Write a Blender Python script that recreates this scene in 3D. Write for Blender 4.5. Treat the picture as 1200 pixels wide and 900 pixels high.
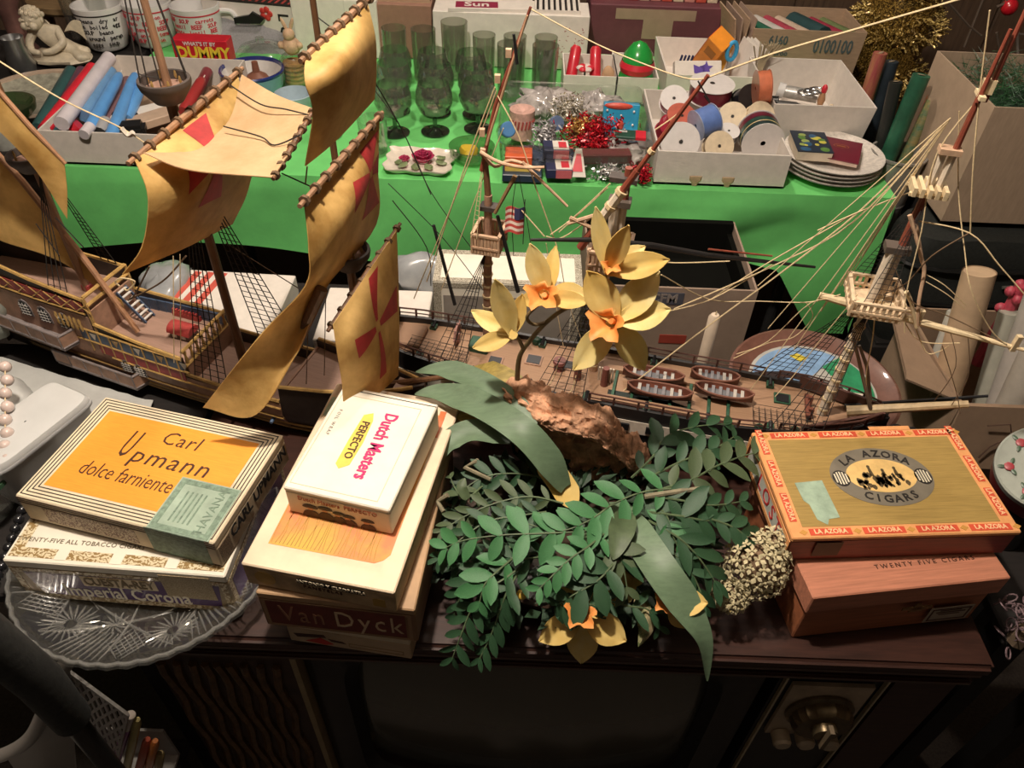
import bpy, bmesh, math, random
from math import sin, cos, pi, radians, atan2, sqrt
from mathutils import Vector, Matrix, noise, Euler

for o in list(bpy.data.objects):
 bpy.data.objects.remove(o, do_unlink=True)
SC = bpy.context.scene
COL = SC.collection

# ------------------------------------------------------------------ camera
CAM_Z, PITCH, ROLL, FPX = 1.62, radians(43.4), radians(2.2), 900.0
F_ = Vector((0, cos(PITCH), -sin(PITCH)))
R_ = Vector((1, 0, 0)) * cos(ROLL) + Vector((0, sin(PITCH), cos(PITCH))) * sin(ROLL)
U_ = Vector((1, 0, 0)) * -sin(ROLL) + Vector((0, sin(PITCH), cos(PITCH))) * cos(ROLL)
C_ = Vector((0, 0, CAM_Z))
cam_data = bpy.data.cameras.new('camera')
cam_data.sensor_width = 36
cam_data.lens = 36 * FPX / 1200
cam_data.clip_start = 0.02
cam = bpy.data.objects.new('camera', cam_data)
COL.objects.link(cam)
cam.matrix_world = Matrix(((R_.x, U_.x, -F_.x, 0), (R_.y, U_.y, -F_.y, 0), (R_.z, U_.z, -F_.z, CAM_Z), (0, 0, 0, 1)))
SC.camera = cam

# ------------------------------------------------------------------ world, lamps, exposure
world = bpy.data.worlds.new('world')
SC.world = world
world.use_nodes = True
world.node_tree.nodes['Background'].inputs[0].default_value = (1.0, 0.86, 0.72, 1)
world.node_tree.nodes['Background'].inputs[1].default_value = 0.065


def lamp(name, loc, energy, color, radius):
 l = bpy.data.lights.new(name, 'POINT')
 l.energy = energy
 l.color = color
 l.shadow_soft_size = radius
 o = bpy.data.objects.new(name, l)
 o.location = loc
 COL.objects.link(o)
 return o


lamp('ceiling_bulb', (-0.22, 0.57, 2.32), 99, (1.0, 0.89, 0.76), 0.035)
lamp('back_ceiling_bulb', (0.1, 2.05, 2.36), 40, (1.0, 0.88, 0.76), 0.06)
SC.view_settings.view_transform = 'Standard'
SC.view_settings.look = 'None'
SC.view_settings.exposure = 0.0
SC.view_settings.gamma = 1.0
SC.view_settings.use_curve_mapping = False


# ------------------------------------------------------------------ layout: a photo point on a real plane
def ray(px, py):
 return F_ + R_ * ((px - 600) / FPX) - U_ * ((py - 450) / FPX)


def PZ(px, py, z):
 d = ray(px, py)
 return C_ + d * ((z - CAM_Z) / d.z)


def PY(px, py, y):
 d = ray(px, py)
 return C_ + d * (y / d.y)


# ------------------------------------------------------------------ materials
MATS = {}


def mat(name, col, rough=0.6, metal=0.0, var=0.12, scale=30.0, bump=0.0, bscale=None, coat=0.0, trans=0.0,
  grain=None, col2=None, emis=0.0, alpha=1.0, transl=0.0, spec=0.5, contrast=None):
 """procedural principled material: base colour broken up by noise (or stretched grain), fine bump"""
 if name in MATS:
  return MATS[name]
 m = bpy.data.materials.new(name)
 m.use_nodes = True
 nt = m.node_tree
 N, L = nt.nodes, nt.links
 b = N['Principled BSDF']
 b.inputs['Roughness'].default_value = rough
 b.inputs['Metallic'].default_value = metal
 b.inputs['Specular IOR Level'].default_value = spec
 if coat:
  b.inputs['Coat Weight'].default_value = coat
  b.inputs['Coat Roughness'].default_value = 0.08
 if trans:
  b.inputs['Transmission Weight'].default_value = trans
 if alpha < 1:
  b.inputs['Alpha'].default_value = alpha
 tc = N.new('ShaderNodeTexCoord')
 mp = N.new('ShaderNodeMapping')
 L.new(tc.outputs['Object'], mp.inputs['Vector'])
 if grain:
  mp.inputs['Scale'].default_value = grain
 nz = N.new('ShaderNodeTexNoise')
 nz.inputs['Scale'].default_value = scale
 nz.inputs['Detail'].default_value = 5
 nz.inputs['Roughness'].default_value = 0.62
 L.new(mp.outputs[0], nz.inputs['Vector'])
 cr = N.new('ShaderNodeValToRGB')
 c = Vector(col[:3])
 lo, hi = c * (1 - var), c * (1 + var)
 if col2 is not None:
  lo, hi = c, Vector(col2[:3])
 cr.color_ramp.elements[0].color = (*[max(0, min(1, x)) for x in lo], 1)
 cr.color_ramp.elements[1].color = (*[max(0, min(1, x)) for x in hi], 1)
 a = 0.3 if contrast is None else 0.5 - contrast
 cr.color_ramp.elements[0].position = a
 cr.color_ramp.elements[1].position = 1 - a
 L.new(nz.outputs[0], cr.inputs[0])
 L.new(cr.outputs[0], b.inputs['Base Color'])
 if bump:
  bp = N.new('ShaderNodeBump')
  bp.inputs['Strength'].default_value = bump
  bp.inputs['Distance'].default_value = 0.002
  if bscale:
   n2 = N.new('ShaderNodeTexNoise')
   n2.inputs['Scale'].default_value = bscale
   n2.inputs['Detail'].default_value = 4
   L.new(mp.outputs[0], n2.inputs['Vector'])
   L.new(n2.outputs[0], bp.inputs['Height'])
  else:
   L.new(nz.outputs[0], bp.inputs['Height'])
  L.new(bp.outputs[0], b.inputs['Normal'])
 if transl:
  tr = N.new('ShaderNodeBsdfTranslucent')
  L.new(cr.outputs[0], tr.inputs[0])
  mx = N.new('ShaderNodeMixShader')
  mx.inputs[0].default_value = transl
  L.new(b.outputs[0], mx.inputs[1])
  L.new(tr.outputs[0], mx.inputs[2])
  L.new(mx.outputs[0], N['Material Output'].inputs[0])
 if emis:
  b.inputs['Emission Strength'].default_value = emis
 MATS[name] = m
 return m


def glassmat(name, col, rough=0.02, ior=1.45, thin=0.0):
 """glass; thin > 0 mixes in clear see-through so thin walls stay readable without caustics"""
 if name in MATS:
  return MATS[name]
 m = bpy.data.materials.new(name)
 m.use_nodes = True
 nt = m.node_tree
 N, L = nt.nodes, nt.links
 for n in list(N):
  if n.type != 'OUTPUT_MATERIAL':
   N.remove(n)
 out = [n for n in N if n.type == 'OUTPUT_MATERIAL'][0]
 fr = N.new('ShaderNodeLayerWeight')
 fr.inputs[0].default_value = 0.35
 t = N.new('ShaderNodeBsdfTransparent')
 t.inputs[0].default_value = (*col, 1)
 g = N.new('ShaderNodeBsdfGlossy')
 g.inputs['Roughness'].default_value = rough
 d = N.new('ShaderNodeBsdfDiffuse')
 d.inputs[0].default_value = (*[x * 0.7 for x in col], 1)
 mx0 = N.new('ShaderNodeMixShader')
 mx0.inputs[0].default_value = thin
 L.new(t.outputs[0], mx0.inputs[1])
 L.new(d.outputs[0], mx0.inputs[2])
 mr = N.new('ShaderNodeMapRange')
 mr.inputs['To Min'].default_value = 0.10
 mr.inputs['To Max'].default_value = 0.55
 L.new(fr.outputs['Facing'], mr.inputs['Value'])
 pw = N.new('ShaderNodeMath')
 pw.operation = 'POWER'
 pw.inputs[1].default_value = 1.15
 L.new(mr.outputs[0], pw.inputs[0])
 mx = N.new('ShaderNodeMixShader')
 L.new(pw.outputs[0], mx.inputs[0])
 L.new(mx0.outputs[0], mx.inputs[1])
 L.new(g.outputs[0], mx.inputs[2])
 L.new(mx.outputs[0], out.inputs[0])
 MATS[name] = m
 return m


def glitter(name, c1, c2, scale=500):
 """tinsel: metallic cells that each take their own tilt and colour"""
 if name in MATS:
  return MATS[name]
 m = bpy.data.materials.new(name)
 m.use_nodes = True
 N, L = m.node_tree.nodes, m.node_tree.links
 b = N['Principled BSDF']
 b.inputs['Metallic'].default_value = 0.35
 b.inputs['Roughness'].default_value = 0.25
 tc = N.new('ShaderNodeTexCoord')
 v = N.new('ShaderNodeTexVoronoi')
 v.inputs['Scale'].default_value = scale
 L.new(tc.outputs['Object'], v.inputs['Vector'])
 sp = N.new('ShaderNodeSeparateColor')
 L.new(v.outputs['Color'], sp.inputs[0])
 cr = N.new('ShaderNodeValToRGB')
 cr.color_ramp.elements[0].color = (*c1, 1)
 cr.color_ramp.elements[1].color = (*c2, 1)
 cr.color_ramp.elements[0].position = 0.35
 cr.color_ramp.elements[1].position = 0.95
 L.new(sp.outputs[0], cr.inputs[0])
 L.new(cr.outputs[0], b.inputs['Base Color'])
 bp = N.new('ShaderNodeBump')
 bp.inputs['Strength'].default_value = 1.0
 bp.inputs['Distance'].default_value = 0.004
 L.new(sp.outputs[1], bp.inputs['Height'])
 L.new(bp.outputs[0], b.inputs['Normal'])
 MATS[name] = m
 return m


def ornate(name, c1, c2, scale=120, rough=0.5, coat=0.0):
 """printed scrollwork: warped bands in two inks"""
 if name in MATS:
  return MATS[name]
 m = bpy.data.materials.new(name)
 m.use_nodes = True
 N, L = m.node_tree.nodes, m.node_tree.links
 b = N['Principled BSDF']
 b.inputs['Roughness'].default_value = rough
 b.inputs['Coat Weight'].default_value = coat
 tc = N.new('ShaderNodeTexCoord')
 w = N.new('ShaderNodeTexWave')
 w.wave_type = 'RINGS'
 w.inputs['Scale'].default_value = scale
 w.inputs['Distortion'].default_value = 14
 w.inputs['Detail'].default_value = 2
 w.inputs['Detail Scale'].default_value = 2.5
 L.new(tc.outputs['Object'], w.inputs['Vector'])
 cr = N.new('ShaderNodeValToRGB')
 cr.color_ramp.elements[0].color = (*c1, 1)
 cr.color_ramp.elements[1].color = (*c2, 1)
 cr.color_ramp.elements[0].position = 0.4
 cr.color_ramp.elements[1].position = 0.6
 L.new(w.outputs[0], cr.inputs[0])
 L.new(cr.outputs[0], b.inputs['Base Color'])
 MATS[name] = m
 return m


# ------------------------------------------------------------------ mesh building
def rotz(a):
 return Matrix.Rotation(a, 3, 'Z')


def catmull(pts, n):
 """smooth polyline through pts (tuples of any length), n samples per span"""
 pts = [tuple(p) for p in pts]
 out = []
 k = len(pts)
 for i in range(k - 1):
  p0, p1, p2, p3 = pts[max(i - 1, 0)], pts[i], pts[i + 1], pts[min(i + 2, k - 1)]
  for j in range(n):
   t = j / n
   out.append(tuple(0.5 * (2 * b + (c - a) * t + (2 * a - 5 * b + 4 * c - d) * t * t + (3 * b - a - 3 * c + d) * t ** 3)
                             for a, b, c, d in zip(p0, p1, p2, p3)))
 out.append(pts[-1])
 return out


class MB:
 def __init__(s):
  s.v, s.f, s.mi, s.cur = [], [], [], 0

 def add(s, verts, faces):
  o = len(s.v)
  s.v += [Vector(v) for v in verts]
  s.f += [[i + o for i in f] for f in faces]
  s.mi += [s.cur] * len(faces)
  return s

 def box(s, c, size, rot=None, taper=None):
  c = Vector(c)
  x, y, z = [q / 2 for q in size]
  vs = []
  for k in (-1, 1):
   t = 1 if (taper is None or k < 0) else taper
   for (i, j) in ((-1, -1), (1, -1), (1, 1), (-1, 1)):
    v = Vector((i * x * t, j * y * t, k * z))
    vs.append(c + ((rot @ v) if rot else v))
  return s.add(vs, [[3, 2, 1, 0], [4, 5, 6, 7], [0, 1, 5, 4], [1, 2, 6, 5], [2, 3, 7, 6], [3, 0, 4, 7]])

 def beam(s, a, b, w, h, up=(0, 0, 1)):
  a, b = Vector(a), Vector(b)
  d = (b - a).normalized()
  u = Vector(up)
  sd = d.cross(u)
  if sd.length < 1e-5:
   sd = d.cross(Vector((1, 0, 0)))
  sd.normalize()
  u = sd.cross(d)
  vs = []
  for p in (a, b):
   for (i, j) in ((-1, -1), (1, -1), (1, 1), (-1, 1)):
    vs.append(p + sd * i * w / 2 + u * j * h / 2)
  return s.add(vs, [[0, 1, 2, 3], [7, 6, 5, 4], [0, 4, 5, 1], [1, 5, 6, 2], [2, 6, 7, 3], [3, 7, 4, 0]])

 def tube(s, pts, r, n=6, caps=True):
  pts = [Vector(p) for p in pts]
  k = len(pts)
  rs = r if isinstance(r, (list, tuple)) else [r] * k
  if len(rs) != k:
   rs = [rs[0] + (rs[-1] - rs[0]) * i / (k - 1) for i in range(k)]
  vs, fs = [], []
  up = None
  for i, p in enumerate(pts):
   d = pts[min(i + 1, k - 1)] - pts[max(i - 1, 0)]
   if d.length < 1e-9:
    d = Vector((0, 0, 1))
   d.normalize()
   if up is None:
    up = Vector((0, 0, 1)) if abs(d.z) < 0.9 else Vector((1, 0, 0))
   a = d.cross(up)
   if a.length < 1e-6:
    a = d.orthogonal()
   a.normalize()
   up = a.cross(d)
   for j in range(n):
    t = 2 * pi * j / n
    vs.append(p + (a * cos(t) + up * sin(t)) * rs[i])
  for i in range(k - 1):
   for j in range(n):
    q = (j + 1) % n
    fs.append([i * n + j, i * n + q, (i + 1) * n + q, (i + 1) * n + j])
  if caps:
   fs.append(list(range(n))[::-1])
   fs.append([(k - 1) * n + j for j in range(n)])
  return s.add(vs, fs)

 def lathe(s, prof, n=24, c=(0, 0, 0), M=None, sx=1, sy=1, wob=None, caps=False):
  c = Vector(c)
  vs, fs, k = [], [], len(prof)
  for i, (r, z) in enumerate(prof):
   for j in range(n):
    t = 2 * pi * j / n
    q = r * (1 + (wob(t, i / (k - 1)) if wob else 0))
    v = Vector((q * cos(t) * sx, q * sin(t) * sy, z))
    vs.append(c + ((M @ v) if M else v))
  for i in range(k - 1):
   for j in range(n):
    q = (j + 1) % n
    fs.append([i * n + j, i * n + q, (i + 1) * n + q, (i + 1) * n + j])
  if caps and prof[0][0] > 1e-6:
   fs.append(list(range(n))[::-1])
  if caps and prof[-1][0] > 1e-6:
   fs.append([(k - 1) * n + j for j in range(n)])
  return s.add(vs, fs)

 def ball(s, c, r, nu=10, nv=7, sc=(1, 1, 1), rot=None, dis=0, dsc=20, seed=0):
  c = Vector(c)
  vs, fs = [], []
  for i in range(nv + 1):
   a = pi * i / nv
   for j in range(nu):
    b = 2 * pi * j / nu
    v = Vector((sin(a) * cos(b) * sc[0], sin(a) * sin(b) * sc[1], cos(a) * sc[2])) * r
    if dis:
     v *= 1 + dis * noise.noise(v * dsc + Vector((seed, seed * 2.1, 0)))
    vs.append(c + ((rot @ v) if rot else v))
  for i in range(nv):
   for j in range(nu):
    q = (j + 1) % nu
    fs.append([i * nu + j, (i + 1) * nu + j, (i + 1) * nu + q, i * nu + q])
  return s.add(vs, fs)

 def grid(s, rows, thick=0.0, closed=False):
  """rows: list of equal-length point lists; thick > 0 makes a closed shell"""
  nr, nc = len(rows), len(rows[0])
  P = [[Vector(p) for p in r] for r in rows]
  fs = []
  vs = [p for r in P for p in r]
  for i in range(nr - 1):
   for j in range(nc - (0 if closed else 1)):
    q = (j + 1) % nc
    fs.append([i * nc + j, i * nc + q, (i + 1) * nc + q, (i + 1) * nc + j])
  if thick:
   o = len(vs)
   nv = []
   for i in range(nr):
    for j in range(nc):
     du = P[min(i + 1, nr - 1)][j] - P[max(i - 1, 0)][j]
     dv = P[i][min(j + 1, nc - 1)] - P[i][max(j - 1, 0)]
     n = dv.cross(du)
     if n.length > 1e-12:
      n.normalize()
     nv.append(P[i][j] - n * thick)
   vs += nv
   fs += [[k + o for k in f][::-1] for f in fs]
   for j in range(nc - 1):
    fs.append([j + 1, j, j + o, j + 1 + o])
    b = (nr - 1) * nc
    fs.append([b + j, b + j + 1, b + j + 1 + o, b + j + o])
   for i in range(nr - 1):
    fs.append([i * nc, (i + 1) * nc, (i + 1) * nc + o, i * nc + o])
    b = nc - 1
    fs.append([(i + 1) * nc + b, i * nc + b, i * nc + b + o, (i + 1) * nc + b + o])
  return s.add(vs, fs)

 def prism(s, poly, z0, z1, M=None):
  """poly: list of (x, y); M: 4x4 applied after"""
  n = len(poly)
  vs = [Vector((x, y, z0)) for x, y in poly] + [Vector((x, y, z1)) for x, y in poly]
  if M:
   vs = [M @ v for v in vs]
  fs = [list(range(n))[::-1], [n + i for i in range(n)]]
  for i in range(n):
   j = (i + 1) % n
   fs.append([i, j, n + j, n + i])
  return s.add(vs, fs)

 def build(s, name, m, parent=None, world=False, bevel=0, smooth=35, kind=None, label=None, seg=1):
  me = bpy.data.meshes.new(name)
  vs = s.v
  if world and parent is not None:
   inv = RM[parent.name].inverted()
   vs = [inv @ v for v in vs]
  me.from_pydata([tuple(v) for v in vs], [], s.f)
  ms = m if isinstance(m, (list, tuple)) else [m]
  for q in ms:
   me.materials.append(q)
  if len(ms) > 1:
   me.polygons.foreach_set('material_index', s.mi)
  bm = bmesh.new()
  bm.from_mesh(me)
  if bevel:
   ed = [e for e in bm.edges if len(e.link_faces) == 2 and e.calc_face_angle(0) > 0.6]
   bmesh.ops.bevel(bm, geom=ed, offset=bevel, segments=seg, affect='EDGES', clamp_overlap=True)
  bmesh.ops.recalc_face_normals(bm, faces=bm.faces)
  bm.to_mesh(me)
  bm.free()
  if smooth:
   me.polygons.foreach_set('use_smooth', [True] * len(me.polygons))
   me.set_sharp_from_angle(angle=radians(smooth))
  me.update()
  o = bpy.data.objects.new(name, me)
  COL.objects.link(o)
  if parent is not None:
   o.parent = parent
   RM[o.name] = RM[parent.name]
  else:
   RM[o.name] = Matrix.Identity(4)
  if kind:
   o['kind'] = kind
  if label:
   o['label'] = label
  return o


RM = {}


def thing(name, label, cat, loc=(0, 0, 0), rz=0.0, group=None):
 o = bpy.data.objects.new(name, None)
 o.empty_display_size = 0.02
 COL.objects.link(o)
 o.location = loc
 o.rotation_euler = (0, 0, rz)
 RM[o.name] = Matrix.Translation(Vector(loc)) @ Matrix.Rotation(rz, 4, 'Z')
 return tag(o, label, cat, group)


def tag(o, label, cat, group=None):
 o['label'] = label
 o['category'] = cat
 if group:
  o['group'] = group
 return o


def copy_tree(o, parent=None):
 c = o.copy()
 COL.objects.link(c)
 if parent is not None:
  c.parent = parent
 for ch in list(o.children):
  copy_tree(ch, c)
 return c


TCACHE = {}


def text(body, size, m, parent, org, xd=(1, 0, 0), yd=(0, 1, 0), name='lettering', fat=0.0, shear=0.0, ext=0.0003, sx=1.0,
         align='CENTER', world=False, spacing=1.0, res=2):
 """flat raised lettering as a mesh part"""
 c = bpy.data.curves.new('t', 'FONT')
 c.body = body
 c.size = size
 c.extrude = ext
 c.offset = fat
 c.shear = shear
 c.align_x = align
 c.align_y = 'CENTER'
 c.space_character = spacing
 c.resolution_u = res
 t = bpy.data.objects.new('t', c)
 me = bpy.data.meshes.new_from_object(t)
 bpy.data.objects.remove(t)
 bpy.data.curves.remove(c)
 xd, yd = Vector(xd).normalized(), Vector(yd)
 yd = (yd - xd * yd.dot(xd)).normalized()
 n = xd.cross(yd)
 org = Vector(org)
 inv = RM[parent.name].inverted() if world else Matrix.Identity(4)
 for v in me.vertices:
  p = v.co
  v.co = inv @ (org + xd * p.x * sx + yd * p.y + n * p.z)
 me.materials.clear()
 me.materials.append(m)
 me.name = name
 o = bpy.data.objects.new(name, me)
 COL.objects.link(o)
 o.parent = parent
 RM[o.name] = RM[parent.name]
 return o


def struct(o):
 o['kind'] = 'structure'
 return o


rng = random.Random(7)

# ------------------------------------------------------------------ the room
wood_wall = mat('wall_panelling', (0.13, 0.08, 0.05), 0.6, scale=9, grain=(6, 6, 0.6), var=0.35, bump=0.2)
struct(MB().box((0, 0.9, -0.05), (5.4, 6.0, 0.1)).build('floor', mat('floor_carpet', (0.035, 0.026, 0.02), 0.95, scale=160, var=0.4, bump=0.6)))
wb = struct(MB().box((0, 3.75, 1.25), (5.4, 0.1, 2.5)).build('wall_back', wood_wall))
for i in range(18):
 MB().box((-2.55 + i * 0.3, 3.693, 1.25), (0.292, 0.014, 2.5)).build('plank', wood_wall, wb, bevel=0.004)
struct(MB().box((-2.65, 0.9, 1.25), (0.1, 5.8, 2.5)).build('wall_left', wood_wall))
struct(MB().box((2.65, 0.9, 1.25), (0.1, 5.8, 2.5)).build('wall_right', wood_wall))
struct(MB().box((0, 0.9, 2.55), (5.4, 6.0, 0.1)).build('ceiling', mat('ceiling_paint', (0.22, 0.19, 0.16), 0.9, scale=40, bump=0.2)))

# ------------------------------------------------------------------ television console
TX0, TX1, TY0, TY1, TT = -0.468, 0.60, 0.452, 0.975, 0.75
walnut = mat('dark_walnut', (0.040, 0.015, 0.010), 0.42, scale=18, grain=(1, 9, 9), var=0.4, coat=0.1)
walnut2 = mat('walnut_trim', (0.060, 0.022, 0.014), 0.28, scale=18, grain=(1, 9, 9), var=0.35, coat=0.5)
tv = thing('television_console', 'dark wooden cabinet television with curved grey screen under the plants and cigar boxes', 'television',
           ((TX0 + TX1) / 2, (TY0 + TY1) / 2, 0))


def wbox(mb, x0, x1, y0, y1, z0, z1):
 return mb.box(((x0 + x1) / 2, (y0 + y1) / 2, (z0 + z1) / 2), (x1 - x0, y1 - y0, z1 - z0))


b = MB()
wbox(b, TX0 + 0.012, TX1 - 0.012, TY0 + 0.075, TY1 - 0.01, 0.06, 0.72)
b.build('cabinet', walnut, tv, True)
b = MB()
wbox(b, TX0, TX1, TY0, TY1, 0.728, 0.75)
b.build('top_board', walnut, tv, True, bevel=0.006, seg=3)
b = MB()
for (dy, z0, z1) in ((0.004, 0.716, 0.728), (0.012, 0.703, 0.716), (0.006, 0.692, 0.703)):
 wbox(b, TX0 + dy, TX1 - dy, TY0 + dy, TY1 - dy, z0, z1)
b.build('moulding', walnut2, tv, True, bevel=0.003, seg=2)
SXA, SXB, SXC, SXD = -0.262, 0.352, 0.373, 0.505
b = MB()
wbox(b, TX0 + 0.01, SXA - 0.012, TY0 + 0.02, TY0 + 0.09, 0.06, 0.694)
b.build('left_front_panel', mat('carved_panel', (0.05, 0.025, 0.014), 0.5, scale=30, var=0.5), tv, True)
b = MB()
for i in range(9):
 x = TX0 + 0.022 + i * 0.0185
 pts = [(x + 0.004 * sin(k * 1.3 + i), TY0 + 0.018, 0.08 + k * 0.03) for k in range(20)]
 b.tube(pts, 0.006, 6)
b.build('carved_slats', mat('carved_slat', (0.11, 0.055, 0.02), 0.45, scale=60, var=0.5), tv, True, kind='stuff')
trimb = mat('brass_dark', (0.5, 0.42, 0.28), 0.4, metal=0.3, scale=80)
for x in (SXA - 0.006,):
 MB().box((x, TY0 + 0.028, 0.375), (0.008, 0.03, 0.63)).build('edge_strip', mat('strip_tan', (0.30, 0.22, 0.12), 0.5), tv, True)
blk = mat('black_plastic', (0.012, 0.012, 0.012), 0.35, scale=60, var=0.2)
# screen mask with a rounded opening
sc_cx, sc_cz, sw, sh = (SXA + SXB) / 2, 0.44, (SXB - SXA) / 2, 0.252


def rrect(w, h, p=5.0, n=64):
 out = []
 for i in range(n):
  t = 2 * pi * i / n
  c, s_ = cos(t), sin(t)
  out.append((w * (abs(c) ** (2 / p)) * (1 if c >= 0 else -1), h * (abs(s_) ** (2 / p)) * (1 if s_ >= 0 else -1)))
 return out


rings = []
for (k, w, h, y, p) in ((0, sw, sh, TY0 + 0.03, 40), (1, sw - 0.02, sh - 0.006, TY0 + 0.024, 12), (2, sw - 0.045, sh - 0.022, TY0 + 0.03, 7),
      (3, sw - 0.058, sh - 0.034, TY0 + 0.048, 6)):
 rings.append([(sc_cx + x, y, sc_cz + z) for x, z in rrect(w, h, p)])
MB().grid(rings, closed=True).build('screen_surround', blk, tv, True)
rows = []
W, H = sw - 0.052, sh - 0.028
for i in range(15):
 rows.append([])
 for j in range(21):
  a, c = -1 + 2 * j / 20, -1 + 2 * i / 14
  rows[-1].append((sc_cx + W * a, TY0 + 0.032 + 0.022 * (a * a + c * c) / 1.0, sc_cz + H * c))
MB().grid(rows).build('screen', mat('tube_glass', (0.095, 0.090, 0.070), 0.2, scale=5, var=0.1, coat=0.6), tv, True, label='curved grey picture tube')
# control panel
b = MB()
wbox(b, SXC - 0.004, SXD + 0.004, TY0 + 0.026, TY0 + 0.08, 0.1, 0.692)
b.build('control_panel', blk, tv, True, bevel=0.002)
b = MB()
for x in (SXC, SXD):
 b.box((x, TY0 + 0.022, 0.39), (0.003, 0.006, 0.58))
b.box(((SXC + SXD) / 2, TY0 + 0.022, 0.68), (SXD - SXC, 0.006, 0.003))
b.build('panel_trim', trimb, tv, True)
plate = MB().box(((SXC + SXD) / 2, TY0 + 0.022, 0.575), (0.108, 0.006, 0.15)).build('dial_plate', mat('dial_metal', (0.42, 0.32, 0.22), 0.5, metal=0.0, var=0.25, scale=30), tv, True)
my = Matrix.Rotation(pi / 2, 3, 'X')
cx = (SXC + SXD) / 2
b = MB().lathe([(0.046, 0), (0.046, 0.004), (0.040, 0.007), (0.040, 0.018), (0.036, 0.024), (0.018, 0.024), (0.016, 0.034), (0, 0.034)], 40, (cx, TY0 + 0.018, 0.58), my,
               wob=lambda t, k: 0.03 * (1 if int(t / (2 * pi) * 40) % 2 else -1) if 0.25 < k < 0.6 else 0)
dial = b.build('channel_dial', mat('dial_brass', (0.15, 0.11, 0.06), 0.35, metal=0.7, var=0.3, scale=60), tv, True)
MB().box((cx, TY0 - 0.018, 0.58), (0.006, 0.012, 0.05)).build('pointer', mat('pointer_dull', (0.14, 0.10, 0.06), 0.5), dial, True)
for i in range(3):
 MB().lathe([(0.013, 0), (0.013, 0.016), (0.010, 0.02), (0, 0.02)], 20, (cx - 0.034 + i * 0.034, TY0 + 0.018, 0.505), my).build(
  'knob', mat('knob_metal', (0.5, 0.4, 0.28), 0.4, metal=0.3), tv, True)
b = MB()
wbox(b, SXD + 0.008, TX1 - 0.008, TY0 + 0.02, TY0 + 0.09, 0.06, 0.694)
b.build('right_front_panel', walnut, tv, True)
for x in (TX0 + 0.05, TX1 - 0.05):
 for y in (TY0 + 0.08, TY1 - 0.06):
  MB().box((x, y, 0.03), (0.05, 0.05, 0.06)).build('foot', walnut, tv, True)

# dark stands that carry the boxes behind and the things left and right of the console
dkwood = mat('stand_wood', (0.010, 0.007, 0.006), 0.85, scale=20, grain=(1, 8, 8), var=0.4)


def stand(name, label, x0, x1, y0, y1, h, m=dkwood):
 r = thing(name, label, 'table', ((x0 + x1) / 2, (y0 + y1) / 2, 0))
 t = MB()
 wbox(t, x0, x1, y0, y1, h - 0.02, h)
 t.build('table_top', m, r, True, bevel=0.003)
 for x in (x0 + 0.03, x1 - 0.03):
  for y in (y0 + 0.03, y1 - 0.03):
   t = MB()
   t.box((x, y, (h - 0.02) / 2), (0.035, 0.035, h - 0.02))
   t.build('leg', m, r, True)
 return r


stand('low_bench', 'low dark bench behind the model ships carrying white and brown boxes', -0.75, 0.13, 0.985, 1.30, 0.66)
stand('side_table', 'small dark side table left of the television under the glass platter', -1.05, -0.475, 0.50, 0.975, 0.75)

# ------------------------------------------------------------------ long sale table with green cloth
BT, BX0, BX1, BY0, BY1 = 0.74, -1.10, 0.868, 1.60, 2.42
st = thing('folding_table', 'long folding table under the bright green cloth', 'table', (0, 2.0, 0))
b = MB()
wbox(b, BX0 + 0.02, BX1 - 0.02, BY0 + 0.02, BY1 - 0.02, 0.70, BT - 0.003)
b.build('table_top', mat('table_grey', (0.25, 0.24, 0.22), 0.6), st, True)
for x in (BX0 + 0.15, BX1 - 0.15):
 for y in (BY0 + 0.12, BY1 - 0.12):
  MB().tube([(x, y, 0), (x, y, 0.7)], 0.014, 10).build('leg', mat('leg_steel', (0.1, 0.1, 0.1), 0.4, metal=0.8), st, True)
green = mat('green_cloth', (0.155, 0.60, 0.165), 0.9, scale=14, var=0.10, bump=0.12, bscale=700)
rows = []
ny, nx = 12, 120
top, drop = [], []
for side in range(1):
 pass


def hem(x):
 t = (x - BX0) / (BX1 - BX0)
 h = 0.545 + 0.012 * sin(x * 5.0) - 0.03 * max(0, 1 - t * 9)
 if t > 0.885:
  h = 0.545 - (t - 0.885) / 0.07 * 0.20 if t < 0.955 else 0.345
 return h


for i in range(ny):                      # table top, back to front
 y = BY1 + (BY0 - BY1) * i / (ny - 1)
 rows.append([(BX0 + (BX1 - BX0) * j / nx, y, BT + 0.001 + 0.0015 * noise.noise(Vector((j * 0.3, i * 0.9, 0)))) for j in range(nx + 1)])
for i in range(1, 22):                   # front drop
 k = i / 21
 r = []
 for j in range(nx + 1):
  x = BX0 + (BX1 - BX0) * j / nx
  zz = BT - (BT - hem(x)) * k
  w = 0.020 * k * (noise.noise(Vector((x * 2.6 + 0.8 * k, 3.1, k * 0.6)))) + 0.012 * k * sin(x * 11 + 2.2 * k)
  if x > 0.3:
   w += 0.016 * k * sin((x - 0.3) * 17 + k * 5)
  r.append((x, BY0 - 0.006 * min(1, k * 6) + min(w - 0.012 * k, 0.008), zz))
 rows.append(r)
cl = MB().grid(rows)
rows = []
for i in range(14):                      # right end drop
 k = i / 13
 r = []
 for j in range(40):
  y = BY0 - 0.006 + (BY1 - BY0) * j / 39
  hz = 0.345 + 0.2 * min(1, j / 20)
  r.append((BX1 + 0.004 * min(1, k * 8) + 0.014 * k * sin(j * 0.8 + k), y, BT - (BT - hz) * k))
 rows.append(r)
cl.grid(rows)
tag(cl.build('green_tablecloth', green, None), 'bright green cloth draped over the long sale table', 'tablecloth')

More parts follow.
